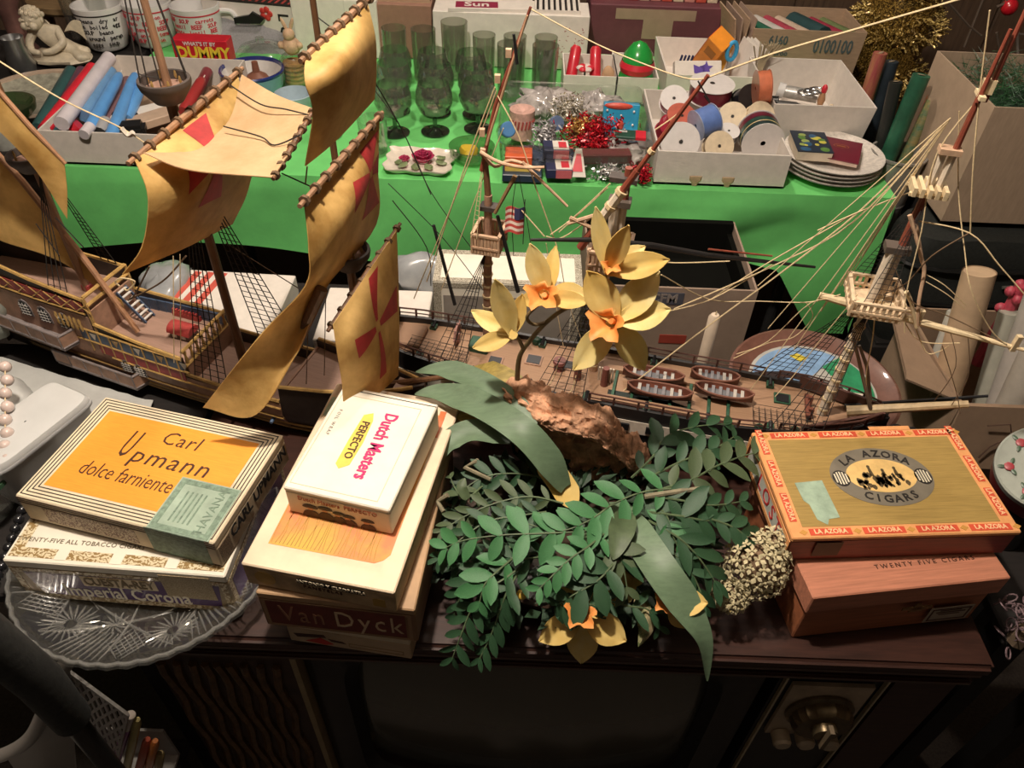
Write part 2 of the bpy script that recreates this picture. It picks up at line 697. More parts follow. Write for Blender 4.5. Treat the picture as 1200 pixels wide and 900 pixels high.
# ------------------------------------------------------------------ cigar boxes
ink = mat('ink_black', (0.02, 0.016, 0.014), 0.6)
ink_brown = mat('ink_brown', (0.06, 0.022, 0.012), 0.6)
paper_cream = mat('paper_cream', (0.72, 0.60, 0.42), 0.6, scale=25, var=0.12)
paper_white = mat('paper_white', (0.80, 0.74, 0.62), 0.55, scale=22, var=0.07)


class Box:
 """a cigar box: body and lid on an empty at its base; faces take printed plates and lettering"""

 def __init__(s, name, label, pix, ztop, h, m_body, m_lid, lid=0.012, over=0.0, group=None, lidname='lid', size=None, bevel=0.0015):
  FL, FR, BL = [PZ(x, y, ztop) for x, y in pix]
  ux = (FR - FL)
  s.w = ux.length if size is None else size[0]
  rz = atan2(ux.y, ux.x)
  ex, ey = Vector((cos(rz), sin(rz), 0)), Vector((-sin(rz), cos(rz), 0))
  s.d = (BL - FL).dot(ey) if size is None else size[1]
  s.h = h
  c = FL + ex * s.w / 2 + ey * s.d / 2
  s.root = thing(name, label, 'cigar box', (c.x, c.y, ztop - h), rz, group)
  s.lid = lid
  MB().box((0, 0, (h - lid) / 2), (s.w, s.d, h - lid)).build('box_body', m_body, s.root, bevel=bevel)
  s.lidob = MB().box((0, 0, h - lid / 2 + 0.0002), (s.w + over, s.d + over, lid - 0.0006)).build(lidname, m_lid, s.root, bevel=bevel)
  s.over = over

 def fr(s, face):
  o = s.over / 2
  return {'top': (Vector((0, 0, s.h)), Vector((1, 0, 0)), Vector((0, 1, 0))),
    'front': (Vector((0, -s.d / 2 - o, 0)), Vector((1, 0, 0)), Vector((0, 0, 1))),
    'right': (Vector((s.w / 2 + o, 0, 0)), Vector((0, 1, 0)), Vector((0, 0, 1))),
    'left': (Vector((-s.w / 2 - o, 0, 0)), Vector((0, -1, 0)), Vector((0, 0, 1)))}[face]

 def rects(s, face, name, m, rs, k=1, kind=None, label=None):
  o, x, y = s.fr(face)
  n = x.cross(y)
  b = MB()
  for r in rs:
   if not isinstance(r[0], tuple):
    u0, v0, u1, v1 = r
    q = [(u0, v0), (u1, v0), (u1, v1), (u0, v1)]
   else:
    q = r
   M = Matrix((( x.x, y.x, n.x, o.x), (x.y, y.y, n.y, o.y), (x.z, y.z, n.z, o.z), (0, 0, 0, 1)))
   b.prism(q, 0.0, 0.0004 * k, M)
  return b.build(name, m, s.root, smooth=0, kind=kind, label=label)

 def frame(s, face, name, m, r, t, k=1):
  u0, v0, u1, v1 = r
  return s.rects(face, name, m, [(u0, v0, u1, v0 + t), (u0, v1 - t, u1, v1), (u0, v0 + t, u0 + t, v1 - t), (u1 - t, v0 + t, u1, v1 - t)], k)

 def txt(s, face, body, size, m, u, v, k=2, rot=0, **kw):
  o, x, y = s.fr(face)
  n = x.cross(y)
  xd = x * cos(rot) + y * sin(rot)
  yd = y * cos(rot) - x * sin(rot)
  return text(body, size, m, s.root, o + x * u + y * v + n * 0.0004 * k, xd, yd, **kw)

 def oval(s, face, name, m, u, v, a, b_, k=1, rot=0, p=2.0, parent=None, label=None):
  q = [(u + x * cos(rot) - y * sin(rot), v + x * sin(rot) + y * cos(rot)) for x, y in rrect(a, b_, p, 48)]
  return s.rects(face, name, m, [q], k, label=label)


# --- orange topped box on the platter, over the purple fronted one
orange = mat('orange_print', (0.88, 0.33, 0.035), 0.55, scale=40, grain=(1, 14, 1), var=0.10)
striped = mat('box_paper_tan', (0.62, 0.50, 0.34), 0.6, scale=30, var=0.2)
A = Box('cigar_box', 'orange topped cigar box with cream striped border on the glass platter', [(17, 580), (250, 637), (130, 466)], 0.893, 0.047,
  striped, paper_cream, group='old cigar boxes')
w, d, h = A.w, A.d, A.h
A.rects('top', 'orange_panel', orange, [(-w / 2 + 0.022, -d / 2 + 0.022, w / 2 - 0.022, d / 2 - 0.022)], 1)
b_ = []
for t in (0.004, 0.0085, 0.013, 0.0175):
 u, v = w / 2 - t, d / 2 - t
 b_ += [(-u, -v, u, -v + 0.0012), (-u, v - 0.0012, u, v), (-u, -v, -u + 0.0012, v), (u - 0.0012, -v, u, v)]
A.rects('top', 'border_lines', ink, b_, 1, kind='stuff')
A.txt('top', 'Carl', 0.030, ink_brown, 0.012, 0.040, sx=0.92, shear=0.12, fat=-0.0002, spacing=1.1)
A.txt('top', 'pmann', 0.036, ink_brown, 0.018, 0.006, sx=1.0, shear=0.12, fat=-0.0002, spacing=1.12)
A.txt('top', 'U', 0.062, ink_brown, -0.047, 0.018, sx=0.36, shear=0.14, fat=-0.0002)
A.txt('top', 'dolce farniente', 0.031, ink_brown, -0.020, -0.028, sx=0.66, shear=0.12, fat=-0.0003)
stampm = mat('stamp_green', (0.33, 0.42, 0.33), 0.6, scale=60, var=0.15)
stampd = mat('stamp_green_dark', (0.19, 0.27, 0.20), 0.6, scale=200, var=0.4)
A.rects('top', 'tax_stamp', stampm, [(w / 2 - 0.084, -d / 2, w / 2 - 0.006, -d / 2 + 0.076)], 2)
A.frame('top', 'stamp_border', stampd, (w / 2 - 0.082, -d / 2 + 0.001, w / 2 - 0.008, -d / 2 + 0.074), 0.007, 3)
A.rects('top', 'stamp_print', stampd, [(w / 2 - 0.066 + i * 0.006, -d / 2 + 0.014, w / 2 - 0.064 + i * 0.006, -d / 2 + 0.058) for i in range(5)], 3, kind='stuff')
A.txt('top', 'HAVANA', 0.015, stampd, w / 2 - 0.024, -d / 2 + 0.038, 3, rot=pi / 2)
A.rects('front', 'tax_stamp', stampd, [(w / 2 - 0.088, 0.0, w / 2 - 0.012, h)], 1)
A.rects('front', 'front_print', ornate('scroll_tan', (0.55, 0.42, 0.27), (0.20, 0.10, 0.06), 70), [(-w / 2 + 0.03, 0.007, w / 2 - 0.105, h - 0.014)], 1)
A.rects('front', 'front_lines', ink_brown, [(-w / 2, v, w / 2, v + 0.001) for v in (0.002, h - 0.012, h - 0.008, h - 0.004)], 1, kind='stuff')
A.txt('right', 'CARL UPMANN', 0.024, ink, 0.012, h * 0.52, shear=0.0, fat=0.0006, sx=0.82)
A.rects('right', 'label_print', ornate('scroll_brown', (0.42, 0.30, 0.18), (0.10, 0.06, 0.04), 160), [(-d / 2 + 0.004, 0.004, -d / 2 + 0.026, h - 0.015)], 1, kind='stuff')

purple = mat('purple_print', (0.085, 0.035, 0.15), 0.22, scale=20, var=0.15, coat=0.7)
gold_orn = ornate('gold_scroll', (0.72, 0.62, 0.42), (0.30, 0.19, 0.07), 48, 0.4, 0.5)
B = Box('cigar_box', 'cream topped cigar box with gold trim and purple front in the glass platter', [(2, 656), (264, 676), (60, 545)], 0.8445, 0.079,
  mat('gold_paper', (0.36, 0.27, 0.15), 0.35, scale=80, var=0.3, coat=0.5), paper_white, group='old cigar boxes', size=(0.262, 0.205), lid=0.014)
w, d, h = B.w, B.d, B.h
B.frame('top', 'gold_border', gold_orn, (-w / 2 + 0.004, -d / 2 + 0.006, w / 2 - 0.004, d / 2 - 0.006), 0.013)
B.rects('top', 'cream_gap', paper_white, [(-w / 2 + k * w / 4 - 0.007, -d / 2 + 0.005, -w / 2 + k * w / 4 + 0.007, -d / 2 + 0.02) for k in (1, 2, 3)], 2, kind='stuff')
B.txt('top', 'TWENTY-FIVE ALL TOBACCO CIGARS', 0.0085, mat('ink_grey', (0.2, 0.16, 0.1), 0.6), -0.052, -d / 2 + 0.030, 1, sx=0.98, spacing=1.1)
B.rects('front', 'purple_panel', purple, [[(-w / 2 + 0.016, h - 0.020), (-w / 2 + 0.026, 0.012), (w / 2 - 0.018, 0.012), (w / 2 - 0.012, h - 0.020)]], 1)
B.frame('front', 'gold_border', gold_orn, (-w / 2 + 0.002, 0.002, w / 2 - 0.002, h - 0.014), 0.008)
B.rects('front', 'name_label', paper_cream, [(-0.048, h - 0.042, 0.042, h - 0.022)], 2)
B.txt('front', 'CUESTA-REY', 0.0225, mat('ink_gold', (0.16, 0.10, 0.03), 0.5), -0.003, h - 0.032, 3, fat=0.0006, sx=0.66)
B.txt('front', 'Imperial Corona', 0.035, paper_white, 0.0, 0.0235, 2, fat=0.0005, sx=0.66)
B.rects('front', 'tax_stamp', ornate('stamp_scroll', (0.55, 0.45, 0.28), (0.28, 0.2, 0.1), 200), [(w / 2 - 0.080, 0.026, w / 2 - 0.020, h - 0.006)], 2)
B.rects('right', 'purple_panel', purple, [(-d / 2 + 0.012, 0.014, d / 2 - 0.012, h - 0.022)], 1)
B.frame('right', 'gold_border', gold_orn, (-d / 2 + 0.002, 0.002, d / 2 - 0.002, h - 0.014), 0.008)

# --- middle stack of four
C0 = Box('cigar_box', 'cream cigar box with red printed front, lowest of the middle stack', [(333, 728), (487, 752), (360, 600)], 0.795, 0.0445,
         mat('box_paper_pale', (0.50, 0.36, 0.23), 0.6, scale=20, var=0.2), paper_cream, group='old cigar boxes', size=(0.150, 0.24))
C0.rects('front', 'red_print', mat('red_print', (0.50, 0.03, 0.02), 0.5), [[(-0.055, 0.006), (-0.035, 0.018), (-0.02, 0.007), (-0.03, 0.003)]], 1)
C0.rects('front', 'dark_print', ink_brown, [[(-0.068, 0.020), (-0.030, 0.026), (-0.028, 0.020), (-0.064, 0.013)], [(-0.026, 0.018), (-0.008, 0.016), (-0.004, 0.012), (-0.022, 0.013)]], 1, kind='stuff')
C0.frame('front', 'print_frame', mat('print_tan', (0.30, 0.19, 0.10), 0.6), (-0.001, 0.007, 0.066, 0.015), 0.001, 1)
maroon = mat('maroon_print', (0.16, 0.030, 0.022), 0.45, scale=40, var=0.25)
C1 = Box('cigar_box', 'maroon fronted cigar box with pale name, second from bottom of the middle stack', [(299, 694), (482, 715), (345, 560)], 0.865, 0.069,
         mat('box_wood_red', (0.24, 0.13, 0.07), 0.6, scale=20, var=0.3), mat('box_wood_tan', (0.42, 0.26, 0.14), 0.6, scale=20, var=0.2), group='old cigar boxes', size=(0.178, 0.25), lid=0.012)
w, d, h = C1.w, C1.d, C1.h
C1.rects('front', 'maroon_panel', maroon, [(-w / 2 + 0.008, 0.007, w / 2 - 0.012, h - 0.014)], 1)
C1.frame('front', 'print_frame', mat('print_tan2', (0.34, 0.2, 0.11), 0.5), (-w / 2 + 0.003, 0.002, w / 2 - 0.005, h - 0.012), 0.004, 1)
C1.txt('front', 'Dyck', 0.046, mat('ink_pale', (0.62, 0.46, 0.30), 0.5), 0.034, 0.0300, 2, fat=-0.0002, sx=0.72, spacing=1.2)
C1.txt('front', 'Van', 0.046, mat('ink_faded', (0.36, 0.17, 0.10), 0.5), -0.042, 0.0300, 2, fat=-0.0002, sx=0.66, spacing=1.2)

C2 = Box('cigar_box', 'worn cream bordered cigar box with yellow and orange picture lid under the small white box', [(282, 660), (462, 695), (375, 445)], 0.9055, 0.039,
         mat('box_paper_worn', (0.42, 0.29, 0.16), 0.6, scale=35, var=0.4), mat('box_paper_cream_worn', (0.78, 0.62, 0.44), 0.6, scale=18, var=0.12), group='old cigar boxes', lid=0.006)
w, d, h = C2.w, C2.d, C2.h
pic = mat('picture_lid', (0.68, 0.42, 0.07), 0.5, scale=16, var=0.2, col2=(0.80, 0.24, 0.10), contrast=0.12)
e, cc = 0.026, 0.014
u, v = w / 2 - 0.018, d / 2 - 0.030
C2.rects('top', 'picture_panel', pic, [[(-u, -v), (u - cc, -v), (u - cc * 0.4, -v + cc * 0.4), (u, -v + cc), (u, v), (-u, v)]], 1)
cr = []
rr = random.Random(3)
for i in range(30):                       # fine printed veins of the picture
 x = -u + 2 * u * (i + 0.5) / 30
 y0 = -v + 0.002
 for k in range(10):
  x2 = min(max(x + rr.uniform(-0.003, 0.003), -u + 0.001), u - 0.002)
  y1 = y0 + 0.017
  cr.append([(x, y0), (x + 0.0008, y0), (x2 + 0.0008, y1), (x2, y1)])
  x, y0 = x2, y1
C2.rects('top', 'print_veins', mat('vein_ink', (0.50, 0.29, 0.06), 0.6), [q for q in cr if q[2][1] < v and q[0][0] < u - cc], 2, kind='stuff')
C2.rects('top', 'stamp_remnant', mat('stamp_blue_pale', (0.40, 0.52, 0.42), 0.6, scale=60, var=0.3), [(-w / 2 + 0.004, d / 2 - 0.062, -w / 2 + 0.042, d / 2 - 0.028)], 2)
C2.rects('top', 'red_corner_label', mat('corner_red', (0.62, 0.17, 0.06), 0.5), [(w / 2 - 0.022, d / 2 - 0.068, w / 2 - 0.014, d / 2 - 0.022)], 2)
C2.rects('front', 'name_label', ink, [(-0.024, h - 0.017, 0.052, h - 0.008)], 1)
C2.txt('front', 'ANTONIO Y CLEOPATRA', 0.0072, paper_cream, 0.014, h - 0.0125, 2, fat=0.0001, sx=0.96)
C2.txt('front', 'PANETELAS', 0.0075, ink_brown, 0.004, h - 0.022, 1, spacing=1.2)
C2.rects('front', 'gold_seal', mat('seal_gold', (0.4, 0.24, 0.05), 0.5), [[(-0.062 + 0.012 * cos(q * pi / 8), 0.018 + 0.012 * sin(q * pi / 8)) for q in range(16)], (0.060, 0.006, 0.074, 0.020)], 1, kind='stuff')

C3 = Box('cigar_box', 'small white cigar box with magenta and yellow lettering on top of the middle stack', [(332, 570), (456, 598), (385, 448)], 0.951, 0.0445,
         mat('box_paper_ivory', (0.72, 0.62, 0.46), 0.55, scale=20, var=0.08), paper_white, group='old cigar boxes', lid=0.007, over=0.001)
w, d, h = C3.w, C3.d, C3.h
C3.frame('top', 'lid_edge_line', mat('line_pale', (0.62, 0.54, 0.40), 0.6), (-w / 2 + 0.004, -d / 2 + 0.007, w / 2 - 0.016, d / 2 - 0.014), 0.0009, 1)
C3.rects('top', 'hinge_line', ink, [(-w / 2, d / 2 - 0.006, w / 2, d / 2 - 0.005)], 1)
C3.rects('top', 'yellow_label', mat('label_yellow', (0.82, 0.58, 0.10), 0.5), [[(-0.014, -0.044), (-0.004, -0.036), (-0.002, 0.0), (-0.004, 0.036), (-0.008, 0.048), (-0.018, 0.042), (-0.020, 0.0), (-0.020, -0.038)]], 1)
C3.txt('top', 'PERFECTO', 0.0135, ink_brown, -0.011, 0.002, 2, rot=-pi / 2, fat=0.0002, sx=0.95)
C3.txt('top', 'Dutch Masters', 0.0225, mat('ink_magenta', (0.55, 0.02, 0.14), 0.5), 0.014, 0.0, 1, rot=-pi / 2, fat=0.0006, sx=0.78)
C3.txt('top', 'FOIL WRAP', 0.006, mat('ink_grey2', (0.35, 0.32, 0.28), 0.6), -0.048, 0.022, 1, rot=-pi / 2, spacing=1.5)
C3.txt('front', 'Dutch Masters  PERFECTO', 0.0095, mat('ink_rust', (0.35, 0.08, 0.03), 0.5), 0.0, h - 0.014, 1, sx=0.88)
sil = []
for x, s_, z in ((-0.034, 1.0, 0.009), (-0.016, 0.95, 0.011), (0.0, 0.8, 0.009), (0.012, 0.8, 0.008), (0.034, 0.85, 0.007)):
 sil.append([(x + 0.011 * s_ * cos(k * pi / 9), 0.001 + (z + 0.002) * sin(k * pi / 9)) for k in range(10)])
hats = []
for x, s_, z in ((-0.034, 1.0, 0.016), (-0.016, 0.95, 0.018), (0.0, 0.8, 0.015), (0.012, 0.8, 0.013), (0.034, 0.85, 0.013)):
 hats.append([(x + 0.0095 * s_ * cos(k * pi / 8), z + 0.0015 + 0.0045 * s_ * sin(k * pi / 8) * (1.0 if k < 9 else 0.4)) for k in range(16)])
C3.rects('front', 'figure_print', ink_brown, sil, 1, kind='stuff')
C3.rects('front', 'hat_print', ink, hats, 1, kind='stuff')
C3.rects('front', 'face_print', mat('skin_print', (0.55, 0.28, 0.16), 0.6), [[(q[0][0] - 0.0125, q[0][1] - 0.005), (q[0][0] - 0.0065, q[0][1] - 0.005), (q[0][0] - 0.006, q[0][1] - 0.001), (q[0][0] - 0.013, q[0][1] - 0.001)] for q in hats], 1, kind='stuff')

# --- right hand pair
cedar = mat('cedar', (0.50, 0.20, 0.12), 0.55, scale=14, grain=(1, 16, 10), var=0.22, bump=0.15)
cedar_dk = mat('cedar_side', (0.36, 0.125, 0.055), 0.45, scale=14, grain=(1, 12, 12), var=0.25)
D = Box('cigar_box', 'plain reddish cedar wooden cigar box below the red bordered gold one', [(956, 696), (1226, 668), (924, 622)], 0.851, 0.1005,
  cedar_dk, cedar, group='old cigar boxes', size=(0.236, 0.18), lid=0.034, over=0.010)
w, d, h = D.w, D.d, D.h
D.txt('top', 'TWENTY FIVE CIGARS', 0.0085, ink_brown, 0.030, -d / 2 + 0.026, 1, spacing=1.5, sx=1.05)
D.rects('front', 'brass_latch', mat('latch_brass', (0.35, 0.25, 0.12), 0.4, metal=0.8), [(0.004, 0.050, 0.042, 0.056), [(0.014, 0.046), (0.032, 0.046), (0.026, 0.062), (0.020, 0.062)]], 4)
D.rects('front', 'paper_label', mat('label_grey', (0.36, 0.30, 0.22), 0.6, scale=40), [(0.046, 0.014, 0.103, 0.046)], 2)
D.frame('front', 'label_border', ink_brown, (0.049, 0.017, 0.100, 0.043), 0.002, 3)
D.rects('front', 'label_print', ink_brown, [(0.056, 0.034, 0.094, 0.036), (0.060, 0.030, 0.088, 0.0315), (0.060, 0.038, 0.088, 0.0395)], 3, kind='stuff')

redp = mat('red_border_print', (0.62, 0.085, 0.04), 0.45, scale=50, var=0.12)
peach = mat('peach_border', (0.74, 0.34, 0.13), 0.5, scale=50, var=0.12)
goldwood = mat('gold_wood_print', (0.36, 0.24, 0.075), 0.4, scale=30, grain=(1, 24, 1), var=0.22, coat=0.15)
E_ = Box('cigar_box', 'gold topped cigar box with red lettered border and oval picture on the cedar box', [(930, 630), (1196, 622), (885, 507)], 0.8975, 0.0455,
         mat('dark_red_side', (0.20, 0.035, 0.02), 0.35, scale=30, grain=(1, 8, 8), var=0.3), peach, group='old cigar boxes', lid=0.008, over=0.003)
w, d, h = E_.w, E_.d, E_.h
E_.rects('top', 'gold_panel', goldwood, [(-w / 2 + 0.015, -d / 2 + 0.014, w / 2 - 0.017, d / 2 - 0.014)], 1)
segs, lets = [], []
cream_l = mat('lettering_cream', (0.85, 0.55, 0.30), 0.5)
for i in range(4):
 x0 = -w / 2 + 0.022 + i * 0.064
 for v in (-d / 2 + 0.0065, d / 2 - 0.0065):
  segs.append((x0 - 0.001, v - 0.0046, x0 + 0.049, v + 0.0046))
  lets.append((x0 + 0.024, v, 0))
for i in range(3):
 y0 = -d / 2 + 0.022 + i * 0.052
 segs.append((-w / 2 + 0.003, y0, -w / 2 + 0.0115, y0 + 0.042))
 lets.append((-w / 2 + 0.0073, y0 + 0.021, -pi / 2))
 segs.append((w / 2 - 0.0125, y0, w / 2 - 0.0035, y0 + 0.042))
 lets.append((w / 2 - 0.008, y0 + 0.021, -pi / 2))
for q in segs:
 E_.rects('top', 'red_segment', redp, [q], 1)
for (x, y, r) in lets:
 E_.txt('top', 'LA AZORA', 0.0088, cream_l, x, y, 1.5, rot=r, fat=0.0002, sx=0.92)
fl = []
for i in range(5):
 x0 = -w / 2 + 0.014 + i * 0.064
 for v in (-d / 2 + 0.0065, d / 2 - 0.0065):
  fl.append([(x0 - 0.005, v), (x0, v - 0.004), (x0 + 0.005, v), (x0, v + 0.004)])
E_.rects('top', 'border_ornament', mat('ornament_gold', (0.55, 0.27, 0.06), 0.5), fl, 1, kind='stuff')
grey_ov = mat('oval_grey', (0.19, 0.165, 0.125), 0.5, scale=40, var=0.12)
ox, oy = 0.004, 0.004
E_.oval('top', 'oval_label', grey_ov, ox, oy, 0.064, 0.046, 2)
E_.oval('top', 'picture_oval', mat('picture_tan', (0.78, 0.52, 0.20), 0.5, scale=60, var=0.15), ox, oy + 0.001, 0.044, 0.0265, 3)
rr = random.Random(11)
figs = []
for i in range(54):
 x = ox + rr.uniform(-0.033, 0.034)
 y = oy - 0.010 + rr.uniform(-0.009, 0.012)
 s_ = rr.uniform(0.0026, 0.0050)
 figs.append([(x + s_ * 0.75 * cos(k * pi / 4) * rr.uniform(.6, 1.1), y + s_ * 1.15 * sin(k * pi / 4) * rr.uniform(.6, 1.1)) for k in range(8)])
for x, t in ((-0.012, 0.016), (0.004, 0.010), (0.020, 0.013)):
 figs += [[(ox + x - 0.0026, oy), (ox + x + 0.0026, oy), (ox + x + 0.0016, oy + t - 0.003), (ox + x - 0.0016, oy + t - 0.003)], [(ox + x + 0.0021 * cos(k * pi / 4), oy + t - 0.001 + 0.0024 * sin(k * pi / 4)) for k in range(8)]]
E_.rects('top', 'picture_scene', mat('scene_ink', (0.10, 0.07, 0.035), 0.5, scale=500, var=0.6), figs, 4, kind='stuff')
emb = mat('emblem_cream', (0.75, 0.68, 0.52), 0.5)
for sx in (-1, 1):
 E_.oval('top', 'emblem', ink, ox + sx * 0.052, oy - 0.002, 0.0105, 0.0125, 3)
 st_ = []
 for i in range(5):
  q = -0.007 + i * 0.0035
  hh = 0.010 * sqrt(max(0, 1 - (q / 0.0095) ** 2))
  st_.append((ox + sx * 0.052 + q - 0.0009, oy - 0.002 - hh, ox + sx * 0.052 + q + 0.0009, oy - 0.002 + hh))
 E_.rects('top', 'emblem_bars', emb, st_, 4, kind='stuff')
for word, a0, a1, rad, flip in (('LA AZORA', 2.45, 0.70, 0.036, False), ('CIGARS', -2.15, -0.99, 0.036, True)):
 n = len(word)
 for i, ch in enumerate(word):
  if ch == ' ':
   continue
  a = a0 + (a1 - a0) * i / (n - 1)
  x, y = ox + 0.052 * cos(a), oy + rad * sin(a)
  rot = (a + pi / 2) if flip else (a - pi / 2)
  E_.txt('top', ch, 0.0155, ink, x, y, 3, rot=rot * 0.55, fat=0.0003, name='letter')
E_.rects('top', 'stamp_remnant', mat('stamp_teal', (0.30, 0.40, 0.30), 0.6, scale=45, var=0.3), [[(-w / 2 + 0.027, d / 2 - 0.085), (-w / 2 + 0.062, d / 2 - 0.082), (-w / 2 + 0.064, d / 2 - 0.138), (-w / 2 + 0.050, d / 2 - 0.140), (-w / 2 + 0.046, d / 2 - 0.148), (-w / 2 + 0.036, d / 2 - 0.140), (-w / 2 + 0.034, d / 2 - 0.118), (-w / 2 + 0.029, d / 2 - 0.112)]], 2)
E_.rects('left', 'side_label', mat('label_bluewhite', (0.50, 0.52, 0.46), 0.5), [(-d / 2 + 0.012, 0.006, d / 2 - 0.012, h - 0.012)], 1)
E_.frame('left', 'label_border', peach, (-d / 2, 0.0, d / 2, h - 0.008), 0.006, 2)
E_.txt('left', 'LOST', 0.030, mat('ink_red', (0.45, 0.03, 0.03), 0.5), 0.015, 0.020, 2, spacing=1.3)
E_.rects('front', 'stamp_remnant', mat('stamp_dark', (0.05, 0.04, 0.015), 0.5), [(-w / 2 + 0.030, 0.010, -w / 2 + 0.062, h - 0.010)], 1)
E_.rects('top', 'torn_flap', peach, [(0.020, d / 2, 0.075, d / 2 + 0.006)], 1)

# ------------------------------------------------------------------ cut glass platter
PC = Vector((-0.448, 0.556, 0.75))
cut = glassmat('cut_glass', (0.86, 0.86, 0.84), 0.06, thin=0.04)
pr_ = thing('glass_platter', 'round cut glass platter with scalloped rim holding the purple and orange cigar boxes', 'platter', PC)
prof = [(0.0, 0.006), (0.060, 0.006), (0.085, 0.0), (0.092, 0.0), (0.098, 0.006), (0.130, 0.018), (0.160, 0.036), (0.167, 0.041), (0.165, 0.046), (0.158, 0.044), (0.128, 0.026), (0.095, 0.0135), (0.0, 0.0135)]
MB().lathe(prof, 96, wob=lambda t, k: 0.014 * (abs(sin(t * 24)) - 0.5) if 0.5 < k < 0.78 else 0).build('dish', cut, pr_)
rim = glassmat('cut_facet_glass', (0.80, 0.79, 0.76), 0.12, thin=0.22)
b = MB()


def dz(r):
 for (r0, z0), (r1, z1) in zip(prof[8:][::-1], prof[8:][::-1][1:]):
  if r0 <= r <= r1:
   return z0 + (z1 - z0) * (r - r0) / max(1e-6, r1 - r0)
 return 0.045


def dline(p, q, t=0.0013, n=7):
 pts = []
 for i in range(n):
  k = i / (n - 1)
  x, y = p[0] + (q[0] - p[0]) * k, p[1] + (q[1] - p[1]) * k
  r = sqrt(x * x + y * y)
  if r > 0.161:
   x, y = x * 0.161 / r, y * 0.161 / r
   r = 0.161
  pts.append((x, y, dz(r) + 0.0006))
 b.tube(pts, [t * (0.35 + 0.65 * sin(pi * i / (n - 1))) for i in range(n)], 5)


def pol(r, a):
 return (r * cos(a), r * sin(a))


for k in range(6):
 a = radians(-90 + k * 60 + 8)
 dline(pol(0.06, a - 0.1), pol(0.158, a - 0.15), 0.0022)
 dline(pol(0.09, a - 0.9), pol(0.15, a + 0.35), 0.0018)
 dline(pol(0.15, a - 0.75), pol(0.09, a + 0.4), 0.0018)
 for (rad, da, nr, ln) in ((0.122, 0.36, 22, 0.030), (0.10, -0.30, 12, 0.018)):      # pinwheel stars
  c0 = pol(rad, a + da)
  for i in range(nr):
   t = 2 * pi * i / nr
   dline((c0[0] + ln * 0.22 * cos(t), c0[1] + ln * 0.22 * sin(t)), (c0[0] + ln * cos(t + 0.35), c0[1] + ln * sin(t + 0.35)), 0.0014, 5)
 c0 = pol(0.128, a - 0.02)
 for i in range(7):                                                               # hatched diamonds
  o = -0.018 + i * 0.006
  for (e1, e2) in ((0.8, 0.6), (0.8, -0.6)):
   ex = (cos(a) * e1 - sin(a) * e2, sin(a) * e1 + cos(a) * e2)
   fx = (-ex[1], ex[0])
   dline((c0[0] - 0.02 * ex[0] + o * fx[0], c0[1] - 0.02 * ex[1] + o * fx[1]), (c0[0] + 0.02 * ex[0] + o * fx[0], c0[1] + 0.02 * ex[1] + o * fx[1]), 0.0010, 4)
 for i in range(9):
  t = a - 0.55 + i * 0.05
  dline(pol(0.112, t * 0.9 + 0.1 * a - 0.0), pol(0.158, t), 0.0016, 5)
b.build('cut_pattern', rim, pr_, kind='stuff')
pts = []
for i in range(193):
 t = 2 * pi * i / 192
 r = 0.1625 * (1 + 0.012 * (abs(sin(t * 24)) - 0.5))
 pts.append((r * cos(t), r * sin(t), 0.0445))
MB().tube(pts, 0.0027, 6).build('rim', rim, pr_)

# ------------------------------------------------------------------ flower arrangement in front
leafm = mat('frond_green', (0.062, 0.20, 0.075), 0.5, scale=70, var=0.3, bump=0.2, transl=0.1)
leafd = mat('frond_dark_green', (0.030, 0.082, 0.036), 0.5, scale=70, var=0.35, bump=0.2, transl=0.08)
leafo = mat('frond_olive', (0.075, 0.11, 0.05), 0.55, scale=70, var=0.3, bump=0.2, transl=0.08)
stemm = mat('frond_stem', (0.09, 0.13, 0.06), 0.6, scale=60, var=0.3)
strap = mat('strap_green', (0.135, 0.205, 0.12), 0.5, scale=30, grain=(1, 6, 6), var=0.16, transl=0.08)
petal_m = mat('petal_yellow', (0.88, 0.66, 0.20), 0.6, scale=26, var=0.12, col2=(0.95, 0.82, 0.42), transl=0.22, bump=0.15, bscale=150)
petal_b = mat('petal_yellow_brown', (0.78, 0.52, 0.13), 0.6, scale=26, col2=(0.88, 0.68, 0.26), transl=0.22, bump=0.15, bscale=150)
lip_m = mat('petal_orange', (0.80, 0.25, 0.05), 0.55, scale=60, col2=(0.86, 0.42, 0.12), transl=0.15)
fa = thing('flower_arrangement', 'artificial arrangement of yellow orchids and green fronds with cork bark, in dark planter', 'flower arrangement', (0.075, 0.60, 0.75))

b = MB().lathe([(0.0, 0.0), (0.085, 0.0), (0.118, 0.03), (0.128, 0.052), (0.124, 0.056), (0.118, 0.05), (0.0, 0.046)], 40, sx=1.15, sy=0.95)
b.build('planter', mat('planter_brown', (0.05, 0.03, 0.02), 0.35, scale=40, var=0.3, coat=0.4), fa)

